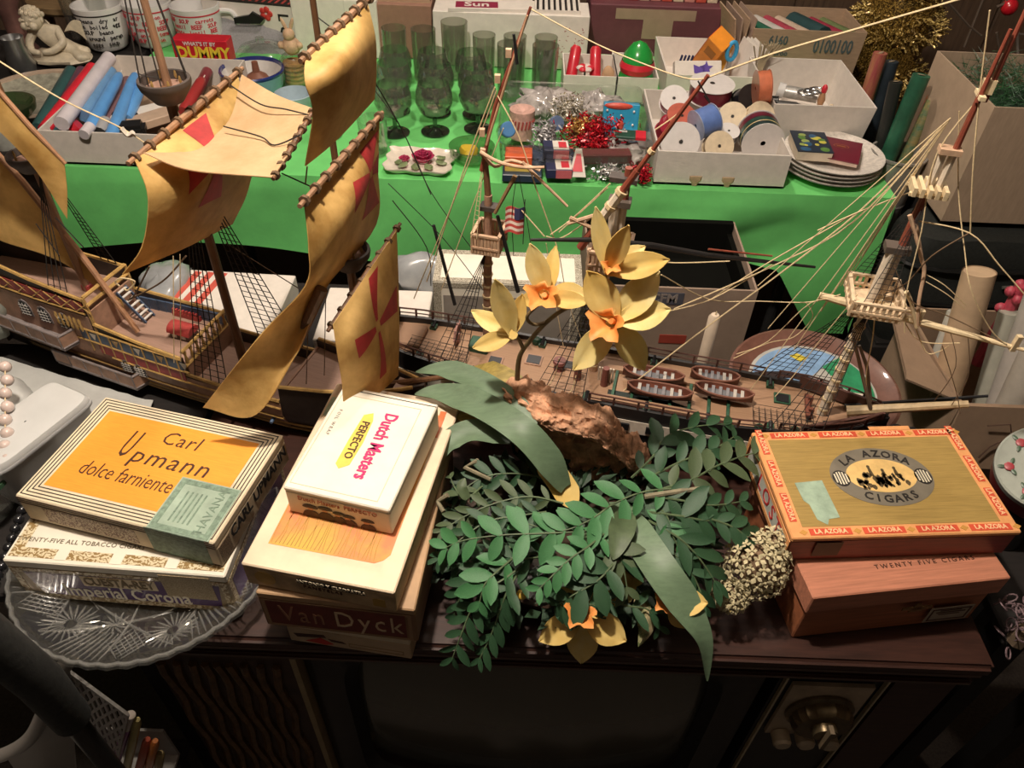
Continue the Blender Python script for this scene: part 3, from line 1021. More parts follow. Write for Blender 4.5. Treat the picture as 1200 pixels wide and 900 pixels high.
# cork bark
PTS = [PY(592, 456, .715), PY(625, 468, .700), PY(660, 482, .687), PY(700, 492, .675), PY(728, 515, .668), PY(760, 550, .655)]
path = [Vector(p) for p in catmull(PTS, 22)]
rows = []
for i, p in enumerate(path):
 k = i / (len(path) - 1)
 t = (path[min(i + 1, len(path) - 1)] - path[max(i - 1, 0)]).normalized()
 up = Vector((0, 0, 1))
 side = t.cross(up).normalized()          # toward the camera side
 if side.y > 0:
  side = -side
 D_ = 0.055 + 0.125 * sin(pi * min(1, 0.12 + k * 0.95))
 fr = 0.024 if k < 0.7 else 0.024 - 0.014 * (k - 0.7) / 0.3
 sec = []
 prof = [(-0.020, 0.006), (-0.006, 0.010), (0.008, 0.006), (fr, -0.002), (fr + 0.002, -0.012), (fr - 0.014, -0.20 * D_), (fr - 0.020, -0.60 * D_), (fr - 0.028, -0.9 * D_), (-0.020, -D_),
   (-0.044, -0.9 * D_), (-0.044, -0.5 * D_), (-0.032, -0.15 * D_)]
 prof = catmull(prof + [prof[0]], 7)[:-1]
 for (a, c) in prof:
  q = p + side * a + up * c
  n = Vector((a, c, 0))
  dsp = 0.012 * noise.fractal(q * 45, 0.7, 2.1, 6) + 0.007 * noise.noise(q * 110)
  end = min(1, min(k, 1 - k) * 9)
  sc_ = 0.45 + 0.55 * end
  q = p + side * a * sc_ + up * (c * sc_) + (side * (1 if a > 0 else -1) * 0.6 + up * 0.55) * dsp + t * 0.006 * noise.noise(q * 60 + Vector((5, 0, 0)))
  sec.append(q)
 rows.append(sec)
bm_ = MB().grid(rows, closed=True)
n_ = len(rows[0])
bm_.f += [list(range(n_)), [(len(rows) - 1) * n_ + j for j in range(n_)]]
bm_.mi += [0, 0]
bm_.build('cork_bark', mat('cork_bark', (0.50, 0.27, 0.16), 0.95, scale=45, var=0.55, bump=1.0, bscale=160), fa, True, smooth=25)


def ribbon(name, pts, w, m, fold=0.12, parent=fa, tip=0.15, label=None, up=Vector((0, -0.35, 1)), twist=0.0, n=7, base=0.45):
 P = [Vector(p) for p in catmull(pts, n)]
 rows = []
 k = len(P)
 for i, p in enumerate(P):
  t = (P[min(i + 1, k - 1)] - P[max(i - 1, 0)]).normalized()
  s_ = t.cross(up).normalized()
  nn = s_.cross(t)
  if twist:
   a = twist * i / (k - 1)
   s_, nn = s_ * cos(a) + nn * sin(a), nn * cos(a) - s_ * sin(a)
  q = i / (k - 1)
  ww = w * min(1, base + q * 3, (1 - q) / max(tip * 2.2, 1e-4) + 0.04) * 0.5
  rows.append([p - s_ * ww + nn * ww * fold * 2, p - s_ * ww * 0.5 + nn * ww * fold * 0.8, p, p + s_ * ww * 0.5 + nn * ww * fold * 0.8, p + s_ * ww + nn * ww * fold * 2])
 return MB().grid(rows, thick=0.0007).build(name, m, parent, True, smooth=60, label=label)


Z3 = lambda px, py, z: PZ(px, py, z)
ribbon('strap_leaf', [Z3(662, 572, .865), Z3(642, 540, .905), Z3(610, 505, .935), Z3(560, 474, .93), Z3(515, 460, .92), Z3(486, 462, .912)], 0.038, strap)
ribbon('strap_leaf', [Z3(625, 500, .925), Z3(598, 470, .935), Z3(560, 446, .935), Z3(520, 433, .93), Z3(487, 436, .92)], 0.030, strap)
ribbon('strap_leaf', [Z3(600, 515, .91), Z3(575, 507, .91), Z3(548, 506, .905), Z3(525, 520, .895), Z3(514, 545, .88)], 0.030, strap)
ribbon('strap_leaf', [Z3(722, 588, .865), Z3(745, 625, .885), Z3(775, 670, .885), Z3(806, 715, .86), Z3(826, 752, .83), Z3(829, 798, .775)], 0.040, strap, tip=0.22)
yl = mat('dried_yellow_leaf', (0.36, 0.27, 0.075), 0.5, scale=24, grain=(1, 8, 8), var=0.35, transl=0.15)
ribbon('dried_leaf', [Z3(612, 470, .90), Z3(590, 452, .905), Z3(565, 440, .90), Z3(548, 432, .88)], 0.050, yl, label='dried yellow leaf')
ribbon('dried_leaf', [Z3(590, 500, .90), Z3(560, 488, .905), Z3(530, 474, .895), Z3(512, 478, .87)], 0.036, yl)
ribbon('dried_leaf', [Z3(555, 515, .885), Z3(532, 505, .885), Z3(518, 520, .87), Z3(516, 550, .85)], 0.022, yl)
ribbon('yellow_leaf', [Z3(672, 592, .85), Z3(657, 567, .865), Z3(640, 545, .885), Z3(622, 527, .905)], 0.034, petal_b, label='single yellow orchid petal')

# fronds: stem = part, leaflets = sub-parts that share mesh data


def leaf_mesh(name, w, m, fold=0.18, droop=0.12):
 rows = []
 for i in range(6):
  q = i / 5
  ww = w * (sin(pi * min(1, 0.06 + q * 0.9)) ** 0.75) * 0.5
  if i == 5:
   ww = w * 0.04
  rows.append([(q, -ww, ww * fold * 1.6 - droop * q * q), (q, 0, -droop * q * q), (q, ww, ww * fold * 1.6 - droop * q * q)])
 o = MB().grid(rows).build(name, m, None, smooth=80)
 me = o.data
 bpy.data.objects.remove(o)
 return me


LM = {k: leaf_mesh('leaflet', 0.46, m) for k, m in (('g', leafm), ('d', leafd), ('o', leafo))}
LN = {k: leaf_mesh('leaflet', 0.34, m) for k, m in (('g', leafm), ('d', leafd), ('o', leafo))}
fr_rng = random.Random(5)


def frond(pts, L, pairs, kind='g', ang=55, sides=(-1, 1), narrow=False, up=(0, -0.45, 1), tipleaf=True, name='frond'):
 P = [Vector(p) for p in catmull([PZ(*p) for p in pts], 8)]
 st_ = MB().tube(P, [0.0016, 0.0007], 5).build(name, stemm, fa, True)
 inv = RM[fa.name].inverted()
 k = len(P) - 1
 meshes = LN if narrow else LM
 for i in range(pairs):
  q = 0.12 + 0.86 * i / max(1, pairs - 1)
  x = q * k
  a = min(int(x), k - 1)
  p = P[a].lerp(P[a + 1], x - a)
  t = (P[min(a + 1, k)] - P[max(a - 1, 0)]).normalized()
  s_ = t.cross(Vector(up)).normalized()
  nn = s_.cross(t)
  for sd in sides:
   an = radians(ang - 22 * q + fr_rng.uniform(-9, 9))
   d = (t * cos(an) + s_ * sd * sin(an) + nn * fr_rng.uniform(-0.25, 0.15)).normalized()
   n2 = (nn + s_ * fr_rng.uniform(-0.4, 0.4) + t * fr_rng.uniform(-0.2, 0.2))
   y = n2.cross(d).normalized()
   z = d.cross(y)
   l = L * fr_rng.uniform(0.82, 1.12) * (0.75 + 0.5 * sin(pi * min(1, q * 0.9 + 0.1)))
   pp = inv @ p
   o = bpy.data.objects.new('leaflet', meshes[kind])
   COL.objects.link(o)
   o.parent = st_
   o.matrix_basis = Matrix(((d.x * l, y.x * l, z.x * l, pp.x), (d.y * l, y.y * l, z.y * l, pp.y), (d.z * l, y.z * l, z.z * l, pp.z), (0, 0, 0, 1)))
 return st_


frond([(735, 612, .885), (690, 622, .895), (640, 625, .90), (590, 627, .90), (545, 633, .89), (522, 642, .88)], 0.031, 8, 'g', 68)
frond([(800, 572, .90), (756, 576, .905), (720, 590, .905), (690, 610, .905), (655, 622, .90), (612, 612, .895)], 0.030, 9, 'g', 62)
frond([(712, 622, .89), (690, 640, .90), (668, 655, .90), (650, 672, .895), (632, 690, .885)], 0.022, 7, 'g', 62)
frond([(735, 640, .88), (715, 665, .885), (698, 682, .88), (672, 697, .87), (655, 708, .855)], 0.034, 6, 'd', 70)
frond([(690, 610, .88), (715, 640, .89), (728, 655, .885), (735, 690, .865)], 0.030, 4, 'o', 60)
frond([(610, 665, .87), (585, 682, .87), (568, 690, .86), (552, 715, .84), (540, 745, .815), (530, 772, .785)], 0.030, 9, 'd', 58, narrow=True)
frond([(615, 660, .86), (596, 690, .865), (586, 715, .845), (575, 745, .815), (562, 772, .787)], 0.028, 8, 'd', 50, narrow=True)
frond([(600, 655, .875), (580, 672, .88), (568, 685, .875), (562, 706, .86)], 0.030, 4, 'g', 60)
frond([(660, 590, .88), (620, 582, .89), (580, 590, .885), (545, 605, .875), (518, 622, .865)], 0.024, 9, 'o', 55, narrow=True)
frond([(640, 600, .885), (612, 604, .89), (570, 612, .885), (530, 640, .87), (514, 655, .86)], 0.024, 8, 'd', 52, narrow=True)
frond([(760, 600, .885), (800, 605, .895), (830, 610, .89), (862, 605, .88)], 0.034, 5, 'd', 62)
frond([(770, 575, .89), (810, 562, .905), (840, 546, .905), (872, 534, .90), (900, 528, .89)], 0.032, 7, 'o', 58)
frond([(740, 560, .875), (765, 535, .895), (780, 512, .90), (815, 500, .895), (850, 497, .885)], 0.030, 7, 'd', 50)
frond([(760, 560, .88), (800, 540, .90), (835, 527, .90), (860, 512, .895)], 0.030, 6, 'd', 55)
frond([(760, 610, .88), (795, 630, .885), (820, 655, .87), (838, 682, .85)], 0.038, 5, 'd', 40, narrow=True)
frond([(800, 600, .885), (845, 612, .89), (870, 625, .88), (885, 645, .865)], 0.024, 6, 'd', 55)
frond([(750, 590, .885), (778, 600, .89), (786, 622, .885), (794, 640, .875)], 0.026, 3, 'g', 45)
frond([(745, 580, .89), (790, 585, .9), (832, 592, .9), (868, 588, .89)], 0.028, 6, 'd', 60)
frond([(700, 700, .84), (735, 710, .845), (760, 715, .84), (772, 735, .82)], 0.026, 4, 'd', 50, narrow=True)
frond([(565, 570, .87), (545, 585, .875), (535, 575, .875), (528, 560, .87)], 0.020, 3, 'o', 50)

frond([(640, 560, .86), (600, 555, .875), (565, 560, .875), (535, 580, .865)], 0.026, 7, 'd', 55, narrow=True)
frond([(650, 650, .86), (610, 655, .875), (570, 650, .87), (535, 665, .85)], 0.028, 7, 'd', 55, narrow=True)
frond([(600, 640, .86), (575, 660, .865), (545, 690, .845), (532, 720, .81)], 0.026, 7, 'd', 50, narrow=True)
frond([(760, 640, .86), (790, 650, .87), (815, 680, .855), (825, 710, .835)], 0.030, 5, 'd', 45, narrow=True)
frond([(650, 700, .84), (668, 712, .85), (690, 708, .85), (712, 715, .84)], 0.024, 4, 'd', 60)
# dense dark filler foliage under the fronds
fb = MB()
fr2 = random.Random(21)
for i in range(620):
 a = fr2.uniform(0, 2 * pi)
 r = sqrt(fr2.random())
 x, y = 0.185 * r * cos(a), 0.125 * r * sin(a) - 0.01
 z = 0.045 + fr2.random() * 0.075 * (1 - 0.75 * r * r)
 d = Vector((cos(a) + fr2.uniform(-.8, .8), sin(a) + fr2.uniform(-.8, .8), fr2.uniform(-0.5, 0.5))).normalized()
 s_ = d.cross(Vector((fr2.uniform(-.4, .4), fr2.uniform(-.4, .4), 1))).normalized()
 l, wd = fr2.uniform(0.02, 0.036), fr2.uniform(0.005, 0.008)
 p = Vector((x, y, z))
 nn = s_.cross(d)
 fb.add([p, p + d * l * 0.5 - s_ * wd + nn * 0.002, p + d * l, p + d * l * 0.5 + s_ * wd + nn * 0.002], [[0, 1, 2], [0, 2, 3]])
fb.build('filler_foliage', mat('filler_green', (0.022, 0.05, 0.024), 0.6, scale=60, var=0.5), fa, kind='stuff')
# twigs
for pts in ([(755, 582, .90), (800, 575, .905), (829, 572, .905)], [(560, 540, .88), (545, 548, .885), (575, 562, .88)], [(525, 580, .88), (513, 588, .87), (520, 600, .87)]):
 MB().tube([PZ(*p) for p in pts], [0.0035, 0.0028], 7).build('twig', mat('twig_grey', (0.22, 0.19, 0.12), 0.8, scale=80, var=0.3), fa, True)

# orchids


def petal(parent, c, tip, w, m, cup=0.13, back=0.02, normal=None, fold=0.2):
 c, tip = Vector(c), Vector(tip)
 d = tip - c
 L = d.length
 d.normalize()
 nn = (C_ - c).normalized() if normal is None else Vector(normal).normalized()
 s_ = d.cross(nn).normalized()
 nn = s_.cross(d)
 rows = []
 for i in range(10):
  q = i / 9
  ww = w * 0.5 * (max(0.0, sin(pi * (0.04 + 0.96 * q) ** 1.1)) ** 0.8) if i < 9 else w * 0.02
  if q < 0.25:
   ww = max(ww, w * 0.16)
  r = []
  for j in range(7):
   e = -1 + j / 3
   off = cup * w * (abs(e) ** 1.5) * (1 - 0.7 * q) - back * L * q * q + 0.06 * w * (1 - abs(e)) * (0 if abs(e) > 0.1 else -fold * 4)
   off += 0.02 * w * sin(q * 9 + e * 4)
   r.append(c + d * (L * q) + s_ * (ww * e) + nn * off)
  rows.append(r)
 return MB().grid(rows, thick=0.0008).build('petal', m, parent, True, smooth=70)


def orchid(cx, cy, y, tips, lip=None, label=None, ndir=None, name='orchid'):
 c = PY(cx, cy, y)
 toc = (C_ - c).normalized()
 b = MB()
 # column and curled lip
 if lip is None:
  b.tube([c - toc * 0.012, c + toc * 0.004], [0.004, 0.006], 8)
  root = b.build(name, petal_b, fa, True, label=label)
 else:
  lx, ly, ls = lip
  l = PY(lx, ly, y) + toc * 0.010
  ax = (l - c)
  ax = (ax.normalized() * 0.5 + toc).normalized()
  s_ = ax.cross(Vector((0, 0, 1))).normalized()
  u_ = s_.cross(ax)
  rows = []
  for i in range(9):
   q = i / 8
   rad = ls * (0.34 + 0.75 * q ** 1.6)
   r = []
   for j in range(25):
    t = 2 * pi * j / 25
    wv = 1 + 0.22 * q * sin(t * 5 + 1) + 0.1 * q * sin(t * 9)
    cut_ = 1.0 - 0.40 * q * max(0, sin(t))
    r.append(c + (l - c) * 0.3 + ax * (ls * 1.25 * q * cut_ - 0.25 * ls * q * q) + (s_ * cos(t) + u_ * sin(t)) * rad * wv * cut_)
   rows.append(r)
  b.grid(rows, closed=True)
  b.tube([c, c + ax * ls * 0.9], [0.004, 0.003], 8)
  root = b.build(name, lip_m, fa, True, smooth=70, label=label)
 for tp in tips:
  tx, ty, dy, w = tp[:4]
  m = petal_b if len(tp) > 4 and tp[4] == 'b' else petal_m
  petal(root, c, PY(tx, ty, y + dy), w, m, normal=(tp[5] if len(tp) > 5 else None))
 return root


orchid(722, 376, .655, [(688, 318, .012, .036, 'b'), (772, 318, .012, .035), (786, 362, -.005, .033), (756, 434, -.006, .032), (672, 434, -.012, .033)], (703, 378, .019))
orchid(640, 348, .690, [(621, 286, .01, .026), (651, 288, .03, .018, 'b'), (690, 345, -.01, .030), (690, 354, -.03, .020, 'b'), (610, 352, .02, .02, 'b')], (632, 338, .017))
orchid(601, 392, .690, [(580, 328, .0, .028), (552, 364, .02, .022), (554, 408, -.01, .022, 'b'), (612, 345, .01, .020, 'b')], None)
orchid(712, 318, .675, [(698, 243, .01, .020), (736, 265, -.015, .022, 'b'), (784, 304, -.02, .028, 'b'), (756, 288, .015, .022), (728, 285, .0, .018)], (724, 296, .009))
orchid(683, 722, .450, [(682, 778, -.020, .036), (632, 752, -.012, .032, 'b'), (734, 751, -.012, .036, 'b'), (722, 695, .03, .03, 'b'), (650, 690, .03, .03, 'b')], (680, 712, .016))
orchid(785, 705, .465, [(829, 706, -.01, .03, 'b'), (808, 736, -.008, .028, 'b'), (770, 690, .02, .02, 'b')], (779, 704, .012))
orchid(740, 688, .50, [(722, 702, -.01, .026), (718, 680, 0, .026, 'b'), (745, 665, .02, .026, 'b')], None)
brown_stem = mat('orchid_stem', (0.17, 0.115, 0.05), 0.6, scale=50, var=0.25)
for pts, r in (([PY(606, 446, .725), PY(609, 418, .72), PY(622, 398, .71), PY(640, 378, .70), PY(662, 362, .69), PY(695, 350, .685), PY(712, 320, .680)], [0.0034, 0.002]),
               ([PY(640, 378, .70), PY(625, 380, .695), PY(618, 370, .69), (PY(640, 350, .69))], [0.0024, 0.0018]),
               ([PY(613, 408, .715), PY(608, 398, .70), PY(601, 392, .69)], [0.0026, 0.002]),
               ([PY(695, 350, .685), PY(712, 362, .68), PY(722, 376, .66)], [0.0022, 0.002])):
 MB().tube(catmull(pts, 6), r, 8).build('flower_stem', brown_stem, fa, True)
vm = mat('variegated_leaf', (0.10, 0.14, 0.05), 0.5, scale=40, col2=(0.62, 0.52, 0.30), contrast=0.06)
ribbon('variegated_leaf', [Z3(748, 698, .84), Z3(757, 718, .835), Z3(757, 738, .82), Z3(748, 758, .80)], 0.020, vm, fold=-0.5, label='leaf edged in cream')
ribbon('green_leaf', [Z3(735, 600, .89), Z3(728, 622, .90), Z3(722, 645, .895), Z3(718, 656, .89)], 0.030, leafo, tip=0.3)
ribbon('green_leaf', [Z3(548, 585, .88), Z3(541, 572, .89), Z3(545, 560, .895)], 0.012, leafo)
MB().ball(PZ(611, 697, .83), 0.0062, 14, 10).build('berry', mat('berry_yellow', (0.75, 0.48, 0.08), 0.35, coat=0.4), fa, True, label='yellow berry')

# dried hydrangea heads
dry = mat('dried_floret', (0.52, 0.45, 0.27), 0.75, scale=60, var=0.25)
dryb = mat('dried_brown', (0.18, 0.11, 0.06), 0.8, scale=60, var=0.3)
hr = random.Random(9)


def head(c, r, n, m, name='dried_flower_head', size=0.0082):
 c = Vector(c)
 b = MB()
 for i in range(n):
  z = 1 - 2 * (i + 0.5) / n
  t = i * 2.39996
  d = Vector((sqrt(1 - z * z) * cos(t), sqrt(1 - z * z) * sin(t), z))
  if d.y > 0.75:
   continue
  p = c + d * r * hr.uniform(0.86, 1.06)
  s_ = d.orthogonal().normalized()
  u_ = d.cross(s_)
  a0 = hr.uniform(0, 2)
  for k in range(4):
   a = a0 + k * pi / 2
   e = s_ * cos(a) + u_ * sin(a)
   f = s_ * -sin(a) + u_ * cos(a)
   q = size * hr.uniform(0.75, 1.15)
   b.add([p, p + e * q * 0.6 - f * q * 0.34 + d * 0.001, p + e * q + d * 0.0025, p + e * q * 0.6 + f * q * 0.34 + d * 0.001], [[0, 1, 2, 3]])
  b.ball(p + d * 0.001, size * 0.22, 5, 4)
 o = b.build(name, m, fa, True, smooth=0, kind='stuff')
 for i in range(8):
  pass
 MB().ball(c, r * 0.72, 12, 8, dis=0.3).build('flower_core', dryb, o, True)
 return o


head(PZ(886, 662, .845), 0.038, 120, dry)
head(PZ(905, 640, .86), 0.022, 60, dry)
head(PZ(856, 698, .815), 0.020, 60, dry)
head(PZ(800, 645, .845), 0.024, 60, dryb)

# ------------------------------------------------------------------ model ships: shared pieces
rope_c = mat('rope_cream', (0.62, 0.48, 0.28), 0.8, scale=300, var=0.2)
rope_d = mat('rope_dark', (0.018, 0.014, 0.012), 0.8, scale=300, var=0.2)
rope_b = mat('rope_brown', (0.12, 0.07, 0.035), 0.8, scale=300, var=0.2)
sail_m = mat('sail_amber', (0.46, 0.255, 0.065), 0.6, scale=11, var=0.22, col2=(0.82, 0.55, 0.20), transl=0.30, bump=0.6, bscale=70, contrast=0.14)
sail_l = mat('sail_cream', (0.58, 0.37, 0.19), 0.65, scale=22, var=0.12, col2=(0.72, 0.51, 0.29), transl=0.30, bump=0.2, bscale=240)
cross_m = mat('sail_cross_red', (0.34, 0.022, 0.022), 0.65, scale=60, var=0.25)
mastb = mat('mast_brown', (0.15, 0.07, 0.032), 0.5, scale=40, grain=(8, 8, 1), var=0.35)
yardb = mat('yard_wood', (0.28, 0.15, 0.08), 0.6, scale=60, var=0.35, bump=0.3)
goldr = mat('gold_rail', (0.44, 0.27, 0.09), 0.45, scale=80, var=0.3)
decks = mat('deck_pink_brown', (0.32, 0.195, 0.145), 0.6, scale=40, grain=(1, 14, 1), var=0.14)
hulld = mat('hull_dark', (0.030, 0.020, 0.016), 0.5, scale=50, var=0.4)
hullb = mat('hull_brown', (0.34, 0.195, 0.13), 0.55, scale=60, var=0.3)
greyb = mat('gallery_grey', (0.22, 0.185, 0.18), 0.55, scale=60, var=0.3)
navy = mat('panel_navy', (0.06, 0.09, 0.15), 0.5, scale=60, var=0.3)
redpan = mat('panel_red', (0.36, 0.045, 0.04), 0.5, scale=60, var=0.3)
pale = mat('window_pale', (0.55, 0.52, 0.48), 0.5)
gun = mat('gun_metal', (0.02, 0.02, 0.022), 0.4, metal=0.3)
white_p = mat('ship_white', (0.62, 0.55, 0.46), 0.6, scale=80, var=0.15)


def rope(name, pts, r, m, parent, n=6, sag=0.0):
 P = [Vector(p) for p in pts]
 if len(P) == 2 and sag:
  P = [P[0], P[0].lerp(P[1], 0.5) - Vector((0, 0, sag)), P[1]]
 if len(P) > 2:
  P = catmull(P, n)
 return MB().tube(P, r, 5).build(name, m, parent, True)


def shroud(name, top, bots, nr, r, m, parent, q0=0.12, world=True, rr=None):
 b = MB()
 top = Vector(top)
 bots = [Vector(q) for q in bots]
 for q in bots:
  b.tube([top, q], r, 4)
 for i in range(nr):
  q = q0 + (1 - q0) * i / nr
  b.tube([top.lerp(e, q) for e in bots], (rr or r) * 0.8, 4)
 return b.build(name, m, parent, world, kind='stuff')


def surf(net):
 """smooth patch through a net of world points; returns f(s, t)"""
 N = [[Vector(p) for p in r] for r in net]

 def cr(P, x):
  k = len(P) - 1
  x = min(max(x, 0), 1) * k
  i = min(int(x), k - 1)
  t = x - i
  p0 = P[i - 1] if i > 0 else P[0] * 2 - P[1]
  p3 = P[i + 2] if i + 2 <= k else P[k] * 2 - P[k - 1]
  a, b, c, d = p0, P[i], P[i + 1], p3
  return 0.5 * (2 * b + (c - a) * t + (2 * a - 5 * b + 4 * c - d) * t * t + (3 * b - a - 3 * c + d) * t ** 3)

 return lambda s, t: cr([cr(r, s) for r in N], t)


def sail(net, m, parent, cross=None, name='sail', n=22, dy=0.0):
 f = surf([[PY(a, b_, c + dy) for a, b_, c in r] for r in net])
 rows = [[f(j / n, i / n) for j in range(n + 1)] for i in range(n + 1)]
 # hand-cut look: tiny waviness
 o = MB().grid(rows, thick=0.0012).build(name, m, parent, True, smooth=70)
 if cross:
  cs, ct, rs, rt = cross[:4]
  wk = cross[4] if len(cross) > 4 else 1.0
  for k in range(4):
   a = k * pi / 2
   for_rows = []
   for i in range(7):
    q = 0.10 + 0.90 * i / 6
    wd = (0.06 + 0.40 * q) * wk
    r = []
    for j in range(7):
     e = (-1 + j / 3) * wd
     x, y = q * cos(a) - e * sin(a), q * sin(a) + e * cos(a)
     s_, t_ = cs + x * rs, ct + y * rt
     p = f(s_, t_)
     du, dv = f(s_ + 0.01, t_) - f(s_ - 0.01, t_), f(s_, t_ + 0.01) - f(s_, t_ - 0.01)
     nn = du.cross(dv).normalized()
     if nn.dot(C_ - p) < 0:
      nn = -nn
     r.append(p + nn * 0.0016)
    for_rows.append(r)
   MB().grid(for_rows).build('cross_arm', cross_m, o, True)
 return o, f


def yard(name, a, b, r, parent, m=None, lash=9, net=None):
 a, b = Vector(a), Vector(b)
 k = MB().tube([a, a.lerp(b, 0.5), b], [r * 0.65, r, r * 0.65], 8)
 o = k.build(name, m or yardb, parent, True)
 if lash:
  l = MB()
  for i in range(lash):
   p = a.lerp(b, 0.05 + 0.9 * i / (lash - 1))
   d = (b - a).normalized()
   l.tube([p - d * 0.0022, p + d * 0.0022], r * 1.5, 7)
  l.build('lashing', rope_b, o, True, kind='stuff')
 return o


# ------------------------------------------------------------------ the galleon on the left
GO, GRZ = Vector((-0.412, 0.868, 0.75)), radians(-17.5)
ga = thing('model_galleon', 'wooden model galleon with amber cloth sails and red crosses, on the left', 'model ship', GO, GRZ)
# half breadth and rail height along the keel
ST = [(-0.46, .030, .192), (-0.40, .036, .184), (-0.32, .043, .174), (-0.2205, .048, .164), (-0.2195, .048, .122), (-0.14, .053, .114), (-0.0605, .056, .108),
      (-0.0595, .056, .080), (0.02, .057, .076), (0.0995, .056, .078), (0.1005, .056, .106), (0.17, .045, .110), (0.23, .031, .116), (0.28, .014, .124), (0.305, .003, .130)]


def hw(u):
 for (u0, w0, _), (u1, w1, _) in zip(ST, ST[1:]):
  if u0 <= u <= u1:
   return w0 + (w1 - w0) * (u - u0) / max(1e-9, u1 - u0)
 return ST[0][1] if u < ST[0][0] else ST[-1][1]


def rail(u):
 for (u0, _, w0), (u1, _, w1) in zip(ST, ST[1:]):
  if u0 <= u <= u1:
   return w0 + (w1 - w0) * (u - u0) / max(1e-9, u1 - u0)
 return ST[0][2]


def sidey(u, z):
 """half breadth at height z: fullest at the wale, tumblehome above, fine below"""
 q = z / 0.05
 k = 0.72 + 0.36 * min(1, q) if z < 0.05 else 1.08 - 0.10 * min(1, (z - 0.05) / 0.1)
 return hw(u) * k


rows = []
for s_ in (-1, 1):
 for (u, w, r) in ST:
  rows.append([(u, s_ * sidey(u, z), z) for z in (0.0, 0.012, 0.028, 0.045, 0.06, 0.06 + (r - 0.06) * 0.5, r)])
n_ = len(ST)
hb = MB()
hb.grid(rows[:n_], thick=-0.004)
hb.grid(rows[n_:], thick=0.004)
hb.grid([[(u, s_ * sidey(u, 0.0), 0.0) for s_ in (-1, 1)] for (u, w, r) in ST])
hb.add([(-0.46, -.030, 0), (-0.46, .030, 0), (-0.46, .030, .192), (-0.46, -.030, .192)], [[0, 1, 2, 3]])
hb.build('hull', hulld, ga)


def deck(name, u0, u1, z, m=decks, inset=0.004):
 us = [u0 + (u1 - u0) * i / 10 for i in range(11)]
 poly = [(u, -sidey(u, z) + inset) for u in us] + [(u, sidey(u, z) - inset) for u in us[::-1]]
 return MB().prism(poly, z - 0.004, z).build(name, m, ga)


deck('poop_deck', -0.455, -0.222, 0.140)
deck('quarter_deck', -0.222, -0.060, 0.090)
deck('waist_deck', -0.060, 0.101, 0.058)
deck('fore_deck', 0.101, 0.295, 0.092)
for u, z0, z1, nm in ((-0.221, 0.09, 0.142, 'poop_bulkhead'), (-0.060, 0.058, 0.092, 'quarter_bulkhead'), (0.101, 0.058, 0.094, 'fore_bulkhead')):
 MB().box((u, 0, (z0 + z1) / 2), (0.004, 2 * hw(u) - 0.008, z1 - z0)).build(nm, hullb, ga)


def side(name, u0, u1, z0, z1, m, off=0.0012, n=8, parent=ga, both=False, kind=None):
 b = MB()
 for s_ in ((-1, 1) if both else (-1,)):
  rows = [[(u0 + (u1 - u0) * i / n, s_ * (sidey(u0 + (u1 - u0) * i / n, z) + off), z) for z in (z0, (z0 + z1) / 2, z1)] for i in range(n + 1)]
  b.grid(rows, thick=0.001 * (-s_))
 return b.build(name, m, parent, kind=kind)


# painted sides
side('upper_side', -0.455, -0.222, 0.060, 0.134, hullb, 0.0008)
side('lower_side', -0.455, 0.10, 0.030, 0.074, hullb, 0.0006)
side('red_panel', -0.45, -0.225, 0.143, 0.160, redpan, 0.0014)
side('red_panel', -0.22, -0.06, 0.068, 0.084, redpan, 0.0014)
side('navy_panel', -0.25, -0.06, 0.088, 0.106, navy, 0.0014)
side('tan_band', -0.40, 0.10, 0.012, 0.022, mat('band_tan', (0.20, 0.13, 0.06), 0.5), 0.0012)


def railtube(name, u0, u1, zf, r, m, off=0.002, n=12, s_=-1):
 pts = []
 for i in range(n + 1):
  u = u0 + (u1 - u0) * i / n
  z = zf(u) if callable(zf) else zf
  pts.append((u, s_ * (sidey(u, z) + off), z))
 return MB().tube(pts, r, 6).build(name, m, ga)


for s_ in (-1, 1):
 railtube('cap_rail', -0.455, -0.222, rail, 0.003, goldr, 0.0, s_=s_)
 railtube('cap_rail', -0.218, -0.061, rail, 0.003, goldr, 0.0, s_=s_)
 railtube('cap_rail', -0.058, 0.099, rail, 0.003, goldr, 0.0, s_=s_)
 railtube('cap_rail', 0.102, 0.29, rail, 0.003, goldr, 0.0, s_=s_)
for (u0, u1, z) in ((-0.455, -0.225, 0.139), (-0.25, -0.06, 0.1075), (-0.26, -0.05, 0.086), (-0.20, 0.10, 0.065), (-0.30, 0.10, 0.044), (-0.30, 0.20, 0.026), (-0.30, 0.22, 0.012)):
 railtube('side_moulding', u0, u1, z, 0.0018, goldr, 0.002)
for i in range(9):
 u = -0.235 + i * 0.021
 b = MB()
 b.tube([(u, -(sidey(u, 0.088) + 0.003), 0.068), (u, -(sidey(u, 0.106) + 0.003), 0.107)], 0.0013, 5)
 b.build('side_rib', goldr, ga)
 if i % 2 == 0:
  y = -(sidey(u + 0.01, 0.098) + 0.0032)
  b = MB()
  b.add([(u + 0.004, y, 0.104), (u + 0.017, y, 0.104), (u + 0.0105, y, 0.090)], [[0, 1, 2]])
  b.build('shield', white_p if i % 4 == 0 else goldr, ga)
for i in range(8):                                        # red panel lattices and poop ribs
 u = -0.44 + i * 0.029
 b = MB()
 y0, y1 = -(sidey(u, .143) + .003), -(sidey(u, .16) + .003)
 b.tube([(u, y0, 0.143), (u + 0.024, y1, 0.161)], 0.001, 4)
 b.tube([(u + 0.024, y0, 0.143), (u, y1, 0.161)], 0.001, 4)
 b.build('gold_lattice', goldr, ga)


